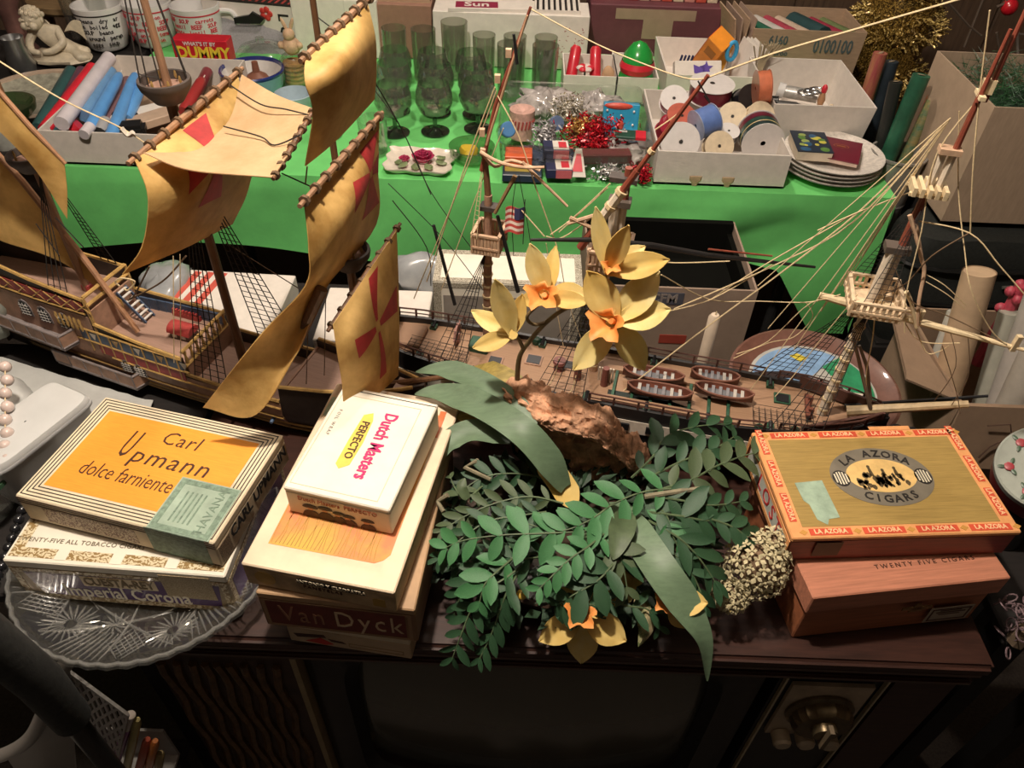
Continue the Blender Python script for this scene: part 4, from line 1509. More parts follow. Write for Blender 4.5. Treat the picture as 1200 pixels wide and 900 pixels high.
def arch_window(u, z, w, h):
 y = -(sidey(u, z) + 0.0022)
 pts = [(-w / 2, 0), (w / 2, 0), (w / 2, h * 0.6), (w * 0.3, h * 0.9), (0, h), (-w * 0.3, h * 0.9), (-w / 2, h * 0.6)]
 M = Matrix(((1, 0, 0, u), (0, 0, -1, y), (0, 1, 0, z), (0, 0, 0, 1)))
 o = MB().prism([(x * 1.3, q * 1.12 - 0.001) for x, q in pts], 0, 0.0012, M).build('window_frame', greyb, ga)
 MB().prism(pts, 0.0012, 0.002, M).build('window_pane', gun, o)
 b = MB()
 for i in range(3):
  x = -w / 2 + w * (i + 0.5) / 3
  b.tube([M @ Vector((x, 0.0005, 0.0024)), M @ Vector((x, h * 0.85, 0.0024))], 0.0006, 4)
 for i in range(4):
  b.tube([M @ Vector((-w / 2, h * (i + 0.5) / 5, 0.0024)), M @ Vector((w / 2, h * (i + 0.5) / 5, 0.0024))], 0.0006, 4)
 b.build('window_bars', pale, o, kind='stuff')


for u in (-0.355, -0.315, -0.275):
 arch_window(u, 0.098, 0.018, 0.028)
arch_window(-0.175, 0.046, 0.017, 0.022)
arch_window(-0.150, 0.046, 0.017, 0.022)


def gallery(u0, u1, z, dep):
 """box balcony hung on the near side"""
 ym = lambda u: -sidey(u, z)
 poly = [(u0, ym(u0)), (u0 + 0.008, ym(u0) - dep), (u1 - 0.008, ym(u1) - dep), (u1, ym(u1))]
 o = MB().prism(poly, z - 0.006, z).build('gallery', greyb, ga)
 b = MB()
 for (p, q) in zip(poly, poly[1:]):
  b.beam((p[0], p[1], z + 0.011), (q[0], q[1], z + 0.011), 0.002, 0.022)
 b.build('gallery_wall', hullb, o)
 b = MB()
 for (p, q) in zip(poly, poly[1:]):
  b.tube([(p[0], p[1], z + 0.023), (q[0], q[1], z + 0.023)], 0.002, 6)
  b.tube([(p[0], p[1], z), (q[0], q[1], z)], 0.002, 6)
 for i in range(6):
  k = i / 5
  x = poly[1][0] + (poly[2][0] - poly[1][0]) * k
  y = poly[1][1] + (poly[2][1] - poly[1][1]) * k - 0.001
  b.tube([(x, y, z), (x, y, z + 0.023)], 0.0011, 4)
 b.build('gallery_rail', greyb, o, kind='stuff')
 return o


gallery(-0.445, -0.262, 0.078, 0.026)
gallery(-0.325, -0.150, 0.028, 0.022)
# balusters by the break of the poop
for i in range(6):
 u = -0.285 + i * 0.009
 y = -(sidey(u, 0.125) + 0.006)
 MB().lathe([(0.0012, 0), (0.0026, 0.006), (0.0014, 0.012), (0.0026, 0.018), (0.001, 0.024)], 7, (u, y, 0.105)).build('baluster', goldr, ga)
# waist balustrade
for i in range(8):
 y = -0.048 + i * 0.0137
 MB().lathe([(0.0014, 0), (0.0032, 0.008), (0.0016, 0.016), (0.003, 0.022), (0.0014, 0.026)], 7, (-0.060, y, 0.091)).build('baluster', goldr, ga)
for z in (0.118, 0.091):
 MB().tube([(-0.060, -0.054, z), (-0.060, 0.054, z)], 0.0028, 6).build('cross_rail', goldr, ga)
for z in (0.168, 0.152):
 MB().tube([(-0.221, -0.046, z), (-0.221, 0.046, z)], 0.003, 6).build('cross_rail', goldr, ga)
MB().tube([(-0.221, -0.046, 0.168), (-0.215, -0.049, 0.09)], 0.003, 6).build('corner_post', goldr, ga)
MB().tube([(-0.221, 0.046, 0.168), (-0.221, 0.046, 0.09)], 0.003, 6).build('corner_post', goldr, ga)
# far bulwark inside, red fittings
b = MB()
for i in range(10):
 u = -0.212 + i * 0.0152
 b.box((u + 0.007, sidey(u, 0.1) - 0.0055, 0.1), (0.0154, 0.003, 0.021))
b.build('inner_bulwark', navy, ga, kind='stuff')
cb = MB()
for i in range(8):
 cb.box((-0.15 + i * 0.006, 0.043, 0.1005), (0.003, 0.004, 0.009))
cb.box((-0.129, 0.045, 0.094), (0.05, 0.007, 0.007))
cb.build('pin_rack', redpan, ga)
# little red roofed cabin
cbn = MB().box((-0.105, 0.006, 0.096), (0.034, 0.022, 0.013)).build('cabin', mat('cabin_brown', (0.09, 0.05, 0.03), 0.5), ga)
rp = [(-0.014 * cos(pi * i / 8), 0.012 * sin(pi * i / 8)) for i in range(9)]
M = Matrix(((0, 0, 1, -0.105), (1, 0, 0, 0.006), (0, 1, 0, 0.102), (0, 0, 0, 1)))
MB().prism(rp, -0.020, 0.020, M).build('cabin_roof', redpan, cbn)
for u in (-0.114, -0.098):
 MB().box((u, -0.0055, 0.097), (0.008, 0.0012, 0.006)).build('cabin_window', pale, cbn)
# ladder to the poop
lad = MB()
for s_ in (-1, 1):
 lad.beam((-0.218, 0.020 + s_ * 0.010, 0.140), (-0.180, 0.020 + s_ * 0.010, 0.091), 0.002, 0.005)
ladder = lad.build('ladder', navy, ga)
for i in range(7):
 k = (i + 0.5) / 7
 MB().box((-0.218 + 0.038 * k, 0.020, 0.140 - 0.049 * k + 0.002), (0.004, 0.019, 0.0015)).build('rung', pale, ladder)
MB().box((0.02, -0.012, 0.064), (0.012, 0.030, 0.012)).build('deck_chest', redpan, ga, bevel=0.001)
MB().box((-0.262, 0.005, 0.146), (0.014, 0.02, 0.012)).build('deck_bench', redpan, ga, bevel=0.002)
for i in range(4):                                   # deck guns along the wale
 u = -0.03 + i * 0.036
 MB().tube([(u, -sidey(u, .03) + 0.004, 0.034), (u + 0.002, -sidey(u, .03) - 0.014, 0.034)], [0.0034, 0.0024], 8).build('cannon', mat('cannon_blue', (0.10, 0.15, 0.24), 0.4, scale=60), ga)
bf = MB()
for i in range(12):
 u = -0.20 + i * 0.011
 bf.tube([(u, -sidey(u, .092) + 0.008, 0.09), (u, -sidey(u, .092) + 0.008, 0.0965)], 0.0009, 4)
bf.build('belaying_pins', redpan, ga, kind='stuff')

# masts, tops


def gm(u, z, v=0.0):
 return (u, v, z)


def mast(name, u, z0, z1, r0, r1, m=mastb, v=0.0):
 return MB().tube([(u, v, z0), (u, v, (z0 + z1) / 2), (u, v, z1)], [r0, (r0 + r1) / 2, r1], 10).build(name, m, ga)


mast('main_mast', 0.0, 0.056, 0.50, 0.0072, 0.0055)
mast('main_topmast', 0.0, 0.47, 0.72, 0.0050, 0.0035, mat('mast_tan', (0.30, 0.165, 0.095), 0.5, scale=40, grain=(8, 8, 1), var=0.2), 0.004)
mast('fore_mast', 0.211, 0.09, 0.34, 0.0068, 0.0052)
mast('fore_topmast', 0.211, 0.31, 0.68, 0.0046, 0.003)
mast('mizzen_mast', -0.262, 0.138, 0.36, 0.0058, 0.0045, mat('mast_tan', (0.3, 0.165, 0.095)))
mast('mizzen_topmast', -0.262, 0.34, 0.52, 0.0035, 0.0025)
topm = mat('top_dark', (0.060, 0.046, 0.040), 0.6, scale=60, var=0.3)


def crow(u, z, r, h):
 o = MB().lathe([(r * 0.55, -h), (r * 0.95, -h * 0.25), (r, 0.0), (r * 0.98, 0.004), (r * 0.86, 0.004), (r * 0.80, -h * 0.3), (0.0, -h * 0.34)], 24, (u, 0, z)).build('crows_nest', topm, ga)
 MB().lathe([(0, 0), (r * 0.78, 0)], 24, (u, 0, z - h * 0.27)).build('nest_floor', mat('nest_floor', (0.26, 0.15, 0.11), 0.6), o)
 for i in range(6):
  a = i * pi / 3 + 0.4
  MB().lathe([(0.0009, 0), (0.0018, 0.004), (0.0009, 0.009)], 6, (u + r * 0.6 * cos(a), r * 0.6 * sin(a), z - 0.002)).build('deadeye', goldr, o)
 return o


crow(0.0, 0.505, 0.030, 0.022)
crow(0.211, 0.325, 0.028, 0.022)
crow(-0.268, 0.362, 0.026, 0.020)
# yards and sails (the set of the sails is the photographed one: the topsail has flopped forward)
Y1a, Y1b = PY(150, 192, .745), PY(284, 80, .995)
yard('main_yard', Y1a, Y1b, 0.0045, ga)
yard('fallen_yard', PY(368, 128, .855), PY(320, 210, .715), 0.0034, ga, mastb, 8)
sail([[(158, 188, .822), (215, 140, .93), (278, 88, 1.05)], [(173, 232, .80), (247, 190, .875), (297, 168, 1.0)], [(166, 288, .79), (236, 246, .865), (290, 222, 1.0)],
      [(143, 321, .785), (212, 292, .87), (272, 262, 1.0)]], sail_m, ga, (0.55, 0.34, 0.24, 0.28), 'main_course', dy=-0.07)
sail([[(284, 88, 1.03), (325, 112, .97), (367, 128, .925)], [(268, 143, .955), (305, 157, .90), (347, 168, .855)], [(222, 176, .88), (262, 188, .845), (330, 194, .805)],
      [(168, 180, .825), (222, 200, .81), (321, 209, .786)]], sail_l, ga, None, 'main_topsail', dy=-0.07)
yard('fore_topgallant_yard', PY(352, 72, .665), PY(436, -6, .84), 0.0038, ga)
sail([[(358, 64, .80), (395, 34, .87), (430, 4, .94)], [(357, 96, .765), (400, 70, .80), (439, 46, .92)], [(366, 132, .765), (405, 112, .80), (440, 84, .92)],
      [(357, 194, .775), (395, 162, .82), (438, 116, .92)]], sail_m, ga, None, 'fore_topgallant', dy=-0.12)
yard('fore_topsail_yard', PY(351, 242, .69), PY(448, 132, .94), 0.0042, ga)
sail([[(356, 238, .815), (400, 188, .93), (444, 136, 1.04)], [(361, 290, .79), (412, 240, .875), (442, 195, 1.0)], [(357, 335, .775), (396, 300, .85), (440, 263, .965)],
      [(305, 392, .765), (345, 372, .80), (384, 335, .85)], [(238, 477, .75), (300, 486, .745), (350, 412, .775)]], sail_m, ga, (0.84, 0.23, 0.30, 0.17), 'fore_topsail', dy=-0.11)
yard('fore_yard', PY(384, 388, .685), PY(469, 262, .855), 0.0036, ga, mastb, 8)
sail([[(390, 380, .80), (427, 325, .87), (464, 270, .95)], [(395, 415, .785), (430, 375, .83), (466, 325, .93)], [(400, 445, .78), (440, 425, .815), (467, 385, .90)],
      [(402, 470, .775), (440, 462, .815), (466, 440, .88)]], sail_m, ga, (0.62, 0.45, 0.34, 0.40, 0.45), 'fore_course', dy=-0.11)
MB().tube([PY(377, 338, .71), PY(345, 408, .69), PY(338, 420, .685)], [0.0075, 0.0065, 0.005], 9).build('broken_spar', mastb, ga, True)
# lateen sails on the mizzen
lat = mat('lateen_yard', (0.33, 0.165, 0.085), 0.55, scale=60, var=0.25)
MB().tube([PY(-60, 118, .995), PY(26, 212, .97), PY(100, 305, .935), PY(162, 389, .90)], [0.003, 0.0048, 0.0048, 0.004], 8).build('mizzen_yard', lat, ga, True)
sail([[(-50, 128, .966), (28, 216, .944), (98, 305, .920), (150, 370, .903)], [(-60, 190, .96), (5, 250, .94), (80, 308, .92), (148, 368, .903)], [(-60, 250, .955), (0, 281, .94), (66, 304, .922), (142, 352, .905)]],
     sail_m, ga, None, 'mizzen_sail', dy=0.03)
MB().tube([PY(-30, 74, .925), PY(35, 148, .915), PY(77, 192, .91)], [0.003, 0.0034, 0.0022], 8).build('mizzen_top_yard', lat, ga, True)
sail([[(-30, 78, .925), (35, 150, .915), (76, 193, .91)], [(-35, 95, .92), (30, 165, .91), (79, 225, .905)], [(-40, 115, .915), (35, 190, .908), (79, 256, .90)]], sail_m, ga, None, 'mizzen_topsail')
# bowsprit, beakhead, anchor
MB().tube([(0.24, 0, 0.105), (0.345, 0.01, 0.150)], [0.006, 0.003], 8).build('bowsprit', mastb, ga)
MB().prism([(0.26, -0.012), (0.345, -0.002), (0.345, 0.002), (0.26, 0.012)], 0.108, 0.118).build('beakhead', hullb, ga)
MB().lathe([(0.004, 0), (0.010, 0.003), (0.010, 0.015), (0.004, 0.02)], 12, (0.33, 0.02, 0.124)).build('lantern', white_p, ga)
# stays and shrouds
G2 = lambda u, v, z: tuple(RM[ga.name] @ Vector((u, v, z)))
shroud('shrouds', G2(0.004, -0.004, 0.42), [G2(-0.045 + i * 0.014, -0.058, 0.078) for i in range(5)], 22, 0.0008, rope_d, ga, 0.3)
shroud('shrouds', G2(0.004, 0.004, 0.40), [G2(-0.01 + i * 0.020, 0.058, 0.078) for i in range(5)], 20, 0.0009, rope_d, ga, 0.3)
shroud('shrouds', G2(-0.25, -0.004, 0.35), [G2(-0.285 + i * 0.012, -0.046, 0.160) for i in range(4)], 1, 0.0008, rope_d, ga, 0.92)
shroud('shrouds', G2(-0.25, 0.004, 0.35), [G2(-0.262 + i * 0.014, 0.046, 0.160) for i in range(3)], 14, 0.0009, rope_d, ga, 0.45)
shroud('shrouds', G2(0.211, 0.004, 0.30), [G2(0.19 + i * 0.014, 0.045, 0.11) for i in range(4)], 12, 0.0008, rope_d, ga, 0.3)
shroud('shrouds', G2(0.0, -0.004, 0.71), [G2(-0.014, -0.022, 0.51), G2(0.0, -0.026, 0.51), G2(0.014, -0.022, 0.51)], 1, 0.0009, rope_d, ga, 0.95)
shroud('shrouds', G2(0.0, 0.004, 0.71), [G2(0.014, 0.022, 0.51), G2(0.024, 0.01, 0.51)], 1, 0.0009, rope_d, ga, 0.95)
for pts, r, m in (([PY(-10, 66, .80), PY(70, 115, .80), PY(142, 150, .81), PY(176, 172, .815)], 0.0009, rope_c), ([PY(142, 150, .81), PY(150, 158, .81), PY(156, 155, .81)], 0.003, white_p),
                  ([PY(203, 300, .84), PY(204, 425, .80)], 0.0007, rope_c), ([PY(211, 298, .84), PY(212, 424, .80)], 0.0007, rope_c),
                  ([PY(218, 300, .86), PY(190, 330, .87), PY(150, 352, .89)], 0.0013, rope_b), ([PY(175, 312, .86), PY(158, 345, .88), PY(152, 350, .89)], 0.0013, rope_b),
                  ([PY(265, 285, .93), PY(350, 338, .83)], 0.0008, rope_b), ([PY(330, 203, .80), PY(352, 213, .80), PY(372, 222, .81)], 0.0009, rope_d), ([PY(360, 195, .775), PY(358, 215, .79)], 0.0009, rope_b),
                  ([PY(270, 100, .93), PY(305, 122, .87), PY(335, 128, .85), PY(367, 136, .84)], 0.0009, rope_d), ([PY(262, 148, .85), PY(305, 160, .81), PY(322, 170, .785), PY(352, 158, .785)], 0.0009, rope_d),
                  ([PY(372, 20, .85), PY(415, 60, .80), PY(470, 150, .86), PY(505, 228, .86)], 0.0007, rope_d), ([PY(460, 235, .95), PY(500, 290, .95), PY(505, 335, .95)], 0.0008, rope_d),
                  ([PY(140, 335, .9), PY(135, 330, .9), PY(143, 326, .9), PY(158, 330, .9), PY(150, 340, .9), PY(145, 338, .9)], 0.0013, rope_c),
                  ([PY(382, 335, .84), PY(380, 440, .80)], 0.0007, rope_b), ([PY(362, 340, .83), PY(359, 450, .79)], 0.0007, rope_b), ([PY(336, 370, .795), PY(308, 440, .765)], 0.0009, rope_c),
                  ([PY(42, 262, .92), PY(70, 300, .91)], 0.0008, rope_d), ([PY(65, 255, .9), PY(98, 290, .9)], 0.0009, rope_d)):
 rope('rigging', pts, r, m, ga)

# ------------------------------------------------------------------ the frigate on the right
FO, FRZ = Vector((0.142, 0.829, 0.75)), radians(-12.2)
fg = thing('model_frigate', 'wooden model frigate without sails, cream rigging and small boats on deck', 'model ship', FO, FRZ)
deckt = mat('deck_tan', (0.31, 0.18, 0.105), 0.6, scale=40, grain=(1, 18, 1), var=0.14)
redm = mat('mast_red_brown', (0.24, 0.058, 0.035), 0.4, scale=60, var=0.2)
cream_w = mat('spar_cream', (0.66, 0.52, 0.32), 0.6, scale=90, grain=(1, 1, 1), var=0.2)
whitew = mat('mast_white', (0.66, 0.56, 0.44), 0.6, scale=90, var=0.15)
tanw = mat('lattice_tan', (0.52, 0.34, 0.22), 0.65, scale=90, var=0.25)
blackp = mat('ship_black', (0.016, 0.014, 0.014), 0.4, scale=60, var=0.3)
copper = mat('hull_rust', (0.16, 0.05, 0.03), 0.5, scale=60, var=0.3)
dgreen = mat('deck_green', (0.02, 0.075, 0.04), 0.5, scale=60, var=0.3)
ST2 = [(-0.345, .036), (-0.30, .048), (-0.20, .060), (0.0, .066), (0.18, .065), (0.28, .056), (0.34, .036), (0.385, .004)]


def hw2(u):
 for (u0, w0), (u1, w1) in zip(ST2, ST2[1:]):
  if u0 <= u <= u1:
   t = (u - u0) / (u1 - u0)
   return w0 + (w1 - w0) * t
 return ST2[0][1] if u < ST2[0][0] else ST2[-1][1]


def fside(u, z):
 return hw2(u) * (0.55 + 0.45 * min(1, z / 0.05)) * (1 - 0.05 * max(0, (z - 0.06) / 0.05))


def shr(u):
 return 0.112 + 0.018 * max(0, (u - 0.1) / 0.28) ** 2 + 0.022 * max(0, (-u - 0.1) / 0.3) ** 2


us = [u for u, w in ST2[:-1]]
us = sorted(set(us + [-0.32, -0.10, 0.09, 0.24, 0.31, 0.365, 0.385]))
hb = MB()
for s_ in (-1, 1):
 hb.grid([[(u, s_ * fside(u, z), z) for z in (0, 0.015, 0.03, 0.05)] for u in us], thick=0.004 * s_)
hb.grid([[(u, s_ * fside(u, 0), 0) for s_ in (-1, 1)] for u in us])
hb.build('lower_hull', copper, fg)
hb = MB()
for s_ in (-1, 1):
 hb.grid([[(u, s_ * fside(u, z), z) for z in (0.05, 0.07, 0.09, shr(u))] for u in us], thick=0.005 * s_)
hb.add([(-0.345, -.036, .02), (-0.345, .036, .02), (-0.355, .036, .135), (-0.355, -.036, .135)], [[0, 1, 2, 3]])
hb.build('hull', blackp, fg)
hb = MB()
for s_ in (-1, 1):
 hb.grid([[(u, s_ * (fside(u, z) + 0.001), z) for z in (0.070, 0.092)] for u in us[1:-1]], thick=-0.001 * s_)
hb.build('gun_stripe', white_p, fg)
for i in range(15):
 u = -0.27 + i * 0.038
 for s_ in (-1,):
  MB().box((u, s_ * (fside(u, 0.08) + 0.002), 0.081), (0.014, 0.004, 0.012)).build('gunport', gun, fg)
poly = [(u, -fside(u, 0.1) + 0.004) for u in us] + [(u, fside(u, 0.1) - 0.004) for u in us[::-1]]
b = MB()
rows = [[(u, (-1 + 2 * j / 8) * (fside(u, 0.1) - 0.003), 0.100 + 0.012 * max(0, (u - .1) / .28) ** 2 + 0.018 * max(0, (-u - 0.1) / 0.3) ** 2 + 0.003 * (1 - (-1 + 2 * j / 8) ** 2)) for j in range(9)] for u in us]
b.grid(rows, thick=0.003)
b.build('deck', deckt, fg)
DZ = lambda u: 0.103 + 0.012 * max(0, (u - .1) / .28) ** 2 + 0.018 * max(0, (-u - 0.1) / 0.3) ** 2
seam = MB()
for j in range(9):
 v = -0.048 + j * 0.012
 for (u0, u1) in ((-0.30, -0.02), (0.20, 0.30)):
  if abs(v) < min(hw2(u0), hw2(u1)) - 0.008:
   seam.tube([(u0 + (u1 - u0) * k / 6, v, DZ(u0 + (u1 - u0) * k / 6) + 0.0012 - 0.9 * v * v) for k in range(7)], 0.0004, 4)
seam.build('deck_seams', rope_b, fg, kind='stuff')
# rails on posts
railm = mat('rail_brown', (0.085, 0.035, 0.025), 0.5, scale=60, var=0.3)
for s_ in (-1, 1):
 for (u0, u1) in ((-0.335, -0.16), (-0.02, 0.22), (0.24, 0.37)):
  b = MB()
  n = 14
  P = [(u0 + (u1 - u0) * i / n, s_ * (fside(u0 + (u1 - u0) * i / n, 0.11) - 0.002), shr(u0 + (u1 - u0) * i / n)) for i in range(n + 1)]
  b.tube([(x, y, z + 0.014) for x, y, z in P], 0.0014, 5)
  b.tube([(x, y, z + 0.006) for x, y, z in P], 0.0010, 5)
  rl = b.build('bulwark_rail', railm, fg)
  for x, y, z in P[::2]:
   MB().box((x, y, z + 0.006), (0.003, 0.002, 0.018)).build('rail_post', railm, rl)
# open waist with skid beams and boats
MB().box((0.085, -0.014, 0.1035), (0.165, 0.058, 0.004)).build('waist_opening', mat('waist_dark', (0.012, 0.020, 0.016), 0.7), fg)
for v in (-0.046, 0.018):
 MB().box((0.090, v, 0.110), (0.19, 0.010, 0.005)).build('gangway', deckt, fg)
for i in range(7):
 MB().box((0.010 + i * 0.027, -0.014, 0.110), (0.004, 0.060, 0.004)).build('skid_beam', dgreen, fg)


def ship_boat(u, v, l, rz, z=0.113):
 b = MB()
 R = Matrix.Rotation(rz, 3, 'Z')
 rows = []
 for i in range(13):
  q = -1 + 2 * i / 12
  w = 0.0125 * (max(0.0, 1 - abs(q) ** 2.4)) ** 0.6 + 0.0006
  rows.append([R @ Vector((q * l / 2, w * y_, zz)) + Vector((u, v, z)) for (y_, zz) in ((-1, 0.013 + 0.003 * q * q), (-0.85, 0.006), (-0.4, 0.001), (0, 0), (0.4, 0.001), (0.85, 0.006), (1, 0.013 + 0.003 * q * q))])
 o = b.grid(rows, thick=0.0012).build('ship_boat', copper, fg)
 g = MB()
 for e in (0, 6):
  g.tube([rw[e] for rw in rows], 0.0014, 5)
 g.build('gunwale', mat('gunwale_brown', (0.22, 0.095, 0.065), 0.5), o)
 inn = MB()
 f_ = [R @ Vector((-1 * l / 2 * 0.82 + l * 0.82 * i / 8, s_ * 0.0085 * (1 - abs(-1 + i / 4) ** 2.4) ** 0.5, 0.006)) + Vector((u, v, z)) for s_ in (-1,) for i in range(9)]
 f2 = [R @ Vector((-1 * l / 2 * 0.82 + l * 0.82 * i / 8, 0.0085 * (1 - abs(-1 + i / 4) ** 2.4) ** 0.5, 0.006)) + Vector((u, v, z)) for i in range(9)]
 inn.grid([f_, f2])
 inn.build('boat_floor', mat('boat_grey', (0.13, 0.13, 0.14), 0.6), o)
 for i in range(6):
  q = -0.62 + i * 0.248
  MB().box(R @ Vector((q * l / 2, 0, 0.0105)) + Vector((u, v, z)), (0.0045, 0.017, 0.0015), R).build('thwart', mat('thwart_white', (0.42, 0.38, 0.34), 0.6) if i in (0, 5, 4) else mat('thwart_grey', (0.2, 0.19, 0.2), 0.6), o)
 return o


ship_boat(0.062, 0.006, 0.088, 0.03)
ship_boat(0.074, -0.026, 0.092, 0.02)
ship_boat(0.163, -0.004, 0.082, -0.02)
ship_boat(0.150, 0.034, 0.070, 0.02, 0.107)
# hatches, guns and deck gear
for (u, v, w, d) in ((-0.115, 0.008, 0.020, 0.018), (0.247, 0.018, 0.018, 0.016), (-0.06, 0.01, 0.016, 0.016), (-0.17, -0.01, 0.018, 0.014)):
 o = MB().box((u, v, DZ(u) + 0.002), (w + 0.005, d + 0.005, 0.006)).build('hatch_coaming', dgreen if u > 0.2 else hullb, fg)
 MB().box((u, v, DZ(u) + 0.0052), (w, d, 0.001)).build('hatch_cover', gun, o)
for i in range(7):
 for s_ in (-1, 1):
  u = -0.28 + i * 0.085
  y = s_ * (fside(u, .1) - 0.014)
  b = MB()
  b.box((u, y, DZ(u) + 0.004), (0.010, 0.012, 0.006))
  c_ = b.build('gun_carriage', dgreen, fg)
  MB().tube([(u, y - s_ * 0.006, DZ(u) + 0.008), (u, y + s_ * 0.012, DZ(u) + 0.0085)], [0.0034, 0.0022], 8).build('gun_barrel', gun, c_)
for (u, v) in ((0.215, -0.052), (0.262, -0.046), (-0.1, -0.05), (-0.12, 0.05)):
 MB().lathe([(0.004, 0), (0.007, 0.002), (0.0072, 0.008), (0.005, 0.011), (0, 0.012)], 12, (u, v, DZ(u))).build('deck_block', dgreen, fg)
MB().lathe([(0.009, 0), (0.008, 0.006), (0.006, 0.010), (0.010, 0.016), (0.009, 0.020), (0, 0.020)], 14, (-0.075, 0.0, DZ(-0.075))).build('capstan', mat('capstan_red', (0.20, 0.07, 0.06), 0.5), fg)
wh = MB()
cw = Vector((-0.235, 0.012, DZ(-0.235) + 0.022))
wh.tube([cw + Vector((0, 0.015 * cos(t * pi / 8), 0.015 * sin(t * pi / 8))) for t in range(17)], 0.0016, 5)
for k in range(4):
 a = k * pi / 4
 e = Vector((0, cos(a), sin(a)))
 wh.tube([cw - e * 0.020, cw + e * 0.020], 0.0009, 5)
wh.beam(cw + Vector((0, 0, -0.024)), cw, 0.004, 0.006, (1, 0, 0))
wh.build('steering_wheel', mat('wheel_pink', (0.42, 0.22, 0.19), 0.6), fg)
MB().box((-0.20, 0.012, DZ(-0.2) + 0.008), (0.030, 0.026, 0.016)).build('skylight', dgreen, fg, bevel=0.002)
MB().box((-0.305, 0.0, DZ(-0.3) + 0.006), (0.04, 0.05, 0.012)).build('stern_cabin_top', mat('cabin_tan', (0.26, 0.15, 0.09), 0.6), fg, bevel=0.002)
b = MB()
for i in range(6):
 b.tube([(-0.015 + i * 0.004, -0.008, DZ(0)), (-0.015 + i * 0.004, -0.008, DZ(0) + 0.028)], 0.0016, 5)
b.build('pin_posts', whitew, fg, kind='stuff')
for (u, v) in ((-0.005, -0.016), (-0.045, -0.014)):
 MB().tube([(u, v, DZ(u)), (u, v, DZ(u) + 0.035)], [0.006, 0.005], 10).build('bitt', mat('bitt_red', (0.19, 0.06, 0.045), 0.5), fg)
for v in (-0.012, 0.012):
 MB().box((0.282, v, DZ(.28) + 0.010), (0.007, 0.005, 0.022)).build('fore_bitt', copper, fg)
MB().box((0.278, 0, DZ(.28) + 0.014), (0.006, 0.045, 0.005)).build('fore_rack', copper, fg)
b = MB()
for s_ in (-1, 1):
 b.beam((0.27, s_ * 0.052, 0.120), (0.375, s_ * 0.008, 0.132), 0.004, 0.020)
b.build('bow_bulwark', railm, fg, kind='stuff')
# bowsprit and head spars
BS0, BS1 = (0.33, 0.0, 0.125), (0.468, 0.0, 0.175)
MB().tube([BS0, BS1], [0.0075, 0.005], 9).build('bowsprit', mat('bowsprit_tan', (0.44, 0.32, 0.18), 0.6, scale=60, var=0.3), fg)
MB().tube([(0.33, 0.016, 0.120), (0.50, 0.030, 0.170)], [0.003, 0.002], 7).build('jib_boom', gun, fg)
MB().tube([(0.30, -0.02, 0.115), (0.43, -0.03, 0.140)], [0.0024, 0.0018], 7).build('cathead_spar', gun, fg)
for i in range(2):
 MB().lathe([(0.0, -0.003), (0.010, -0.003), (0.010, 0.003), (0, 0.003)], 16, (0.395 + 0.02 * i, -0.014, 0.118), Matrix.Rotation(pi / 2, 3, 'X')).build('deadeye', gun, fg)
# masts -------------------------------------------------
FW = lambda u, v, z: tuple(RM[fg.name] @ Vector((u, v, z)))


def lattice_top(name, c, lx, ly, h, m):
 """fighting top: floor, slatted sides and rim"""
 cx, cy, cz = c
 o = MB().box((cx, cy, cz), (lx, ly, 0.003)).build(name, m, fg)
 b = MB()
 for i in range(9):
  x = cx - lx / 2 + lx * i / 8
  for s_ in (-1, 1):
   b.box((x, cy + s_ * ly / 2, cz + h / 2), (0.0035, 0.003, h))
 for i in range(6):
  y = cy - ly / 2 + ly * i / 5
  for s_ in (-1, 1):
   b.box((cx + s_ * lx / 2, y, cz + h / 2), (0.003, 0.0035, h))
 b.build('slats', m, o, kind='stuff')
 for (p, q) in (((-1, -1), (1, -1)), ((1, -1), (1, 1)), ((1, 1), (-1, 1)), ((-1, 1), (-1, -1))):
  for z in (cz + h, cz + h * 0.35):
   MB().beam((cx + p[0] * lx / 2, cy + p[1] * ly / 2, z), (cx + q[0] * lx / 2, cy + q[1] * ly / 2, z), 0.0045, 0.003).build('rim_rail', m, o)
 return o


def fmast(nm, u, zt, ztop, zc, low=mastb, topm_=redm, dbl=True, v=0.0):
 zb = DZ(u)
 lo = MB().tube([(u, v, zb), (u, v, zt + 0.075)], [0.0068, 0.0052], 10).build(nm + '_lower_mast', low, fg)
 b = MB()
 n = int((zt - zb) / 0.006)
 for i in range(2, n, 3):
  z = zb + (zt - zb) * i / n
  b.tube([(u, v, z), (u, v, z + 0.003)], 0.0074, 10)
 b.build('mast_band', rope_c, lo, kind='stuff')
 if dbl:
  MB().tube([(u + 0.010, v + 0.006, zt + 0.004), (u + 0.010, v + 0.006, zt + 0.082)], 0.0050, 9).build(nm + '_doubling', whitew, fg)
  MB().tube([(u, v, zt + 0.004), (u, v, zt + 0.080)], 0.0062, 9).build(nm + '_mast_head', whitew, fg)
  MB().box((u + 0.005, v + 0.003, zt + 0.080), (0.028, 0.018, 0.008)).build(nm + '_cap', mat('cap_dark', (0.10, 0.075, 0.06), 0.6), fg)
 if zc:
  MB().tube([(u + 0.010, v + 0.006, zt + 0.08), (u + 0.010, v + 0.006, zc)], [0.0052, 0.0042], 9).build(nm + '_topmast', topm_, fg)
 return lo


ZT = 0.305
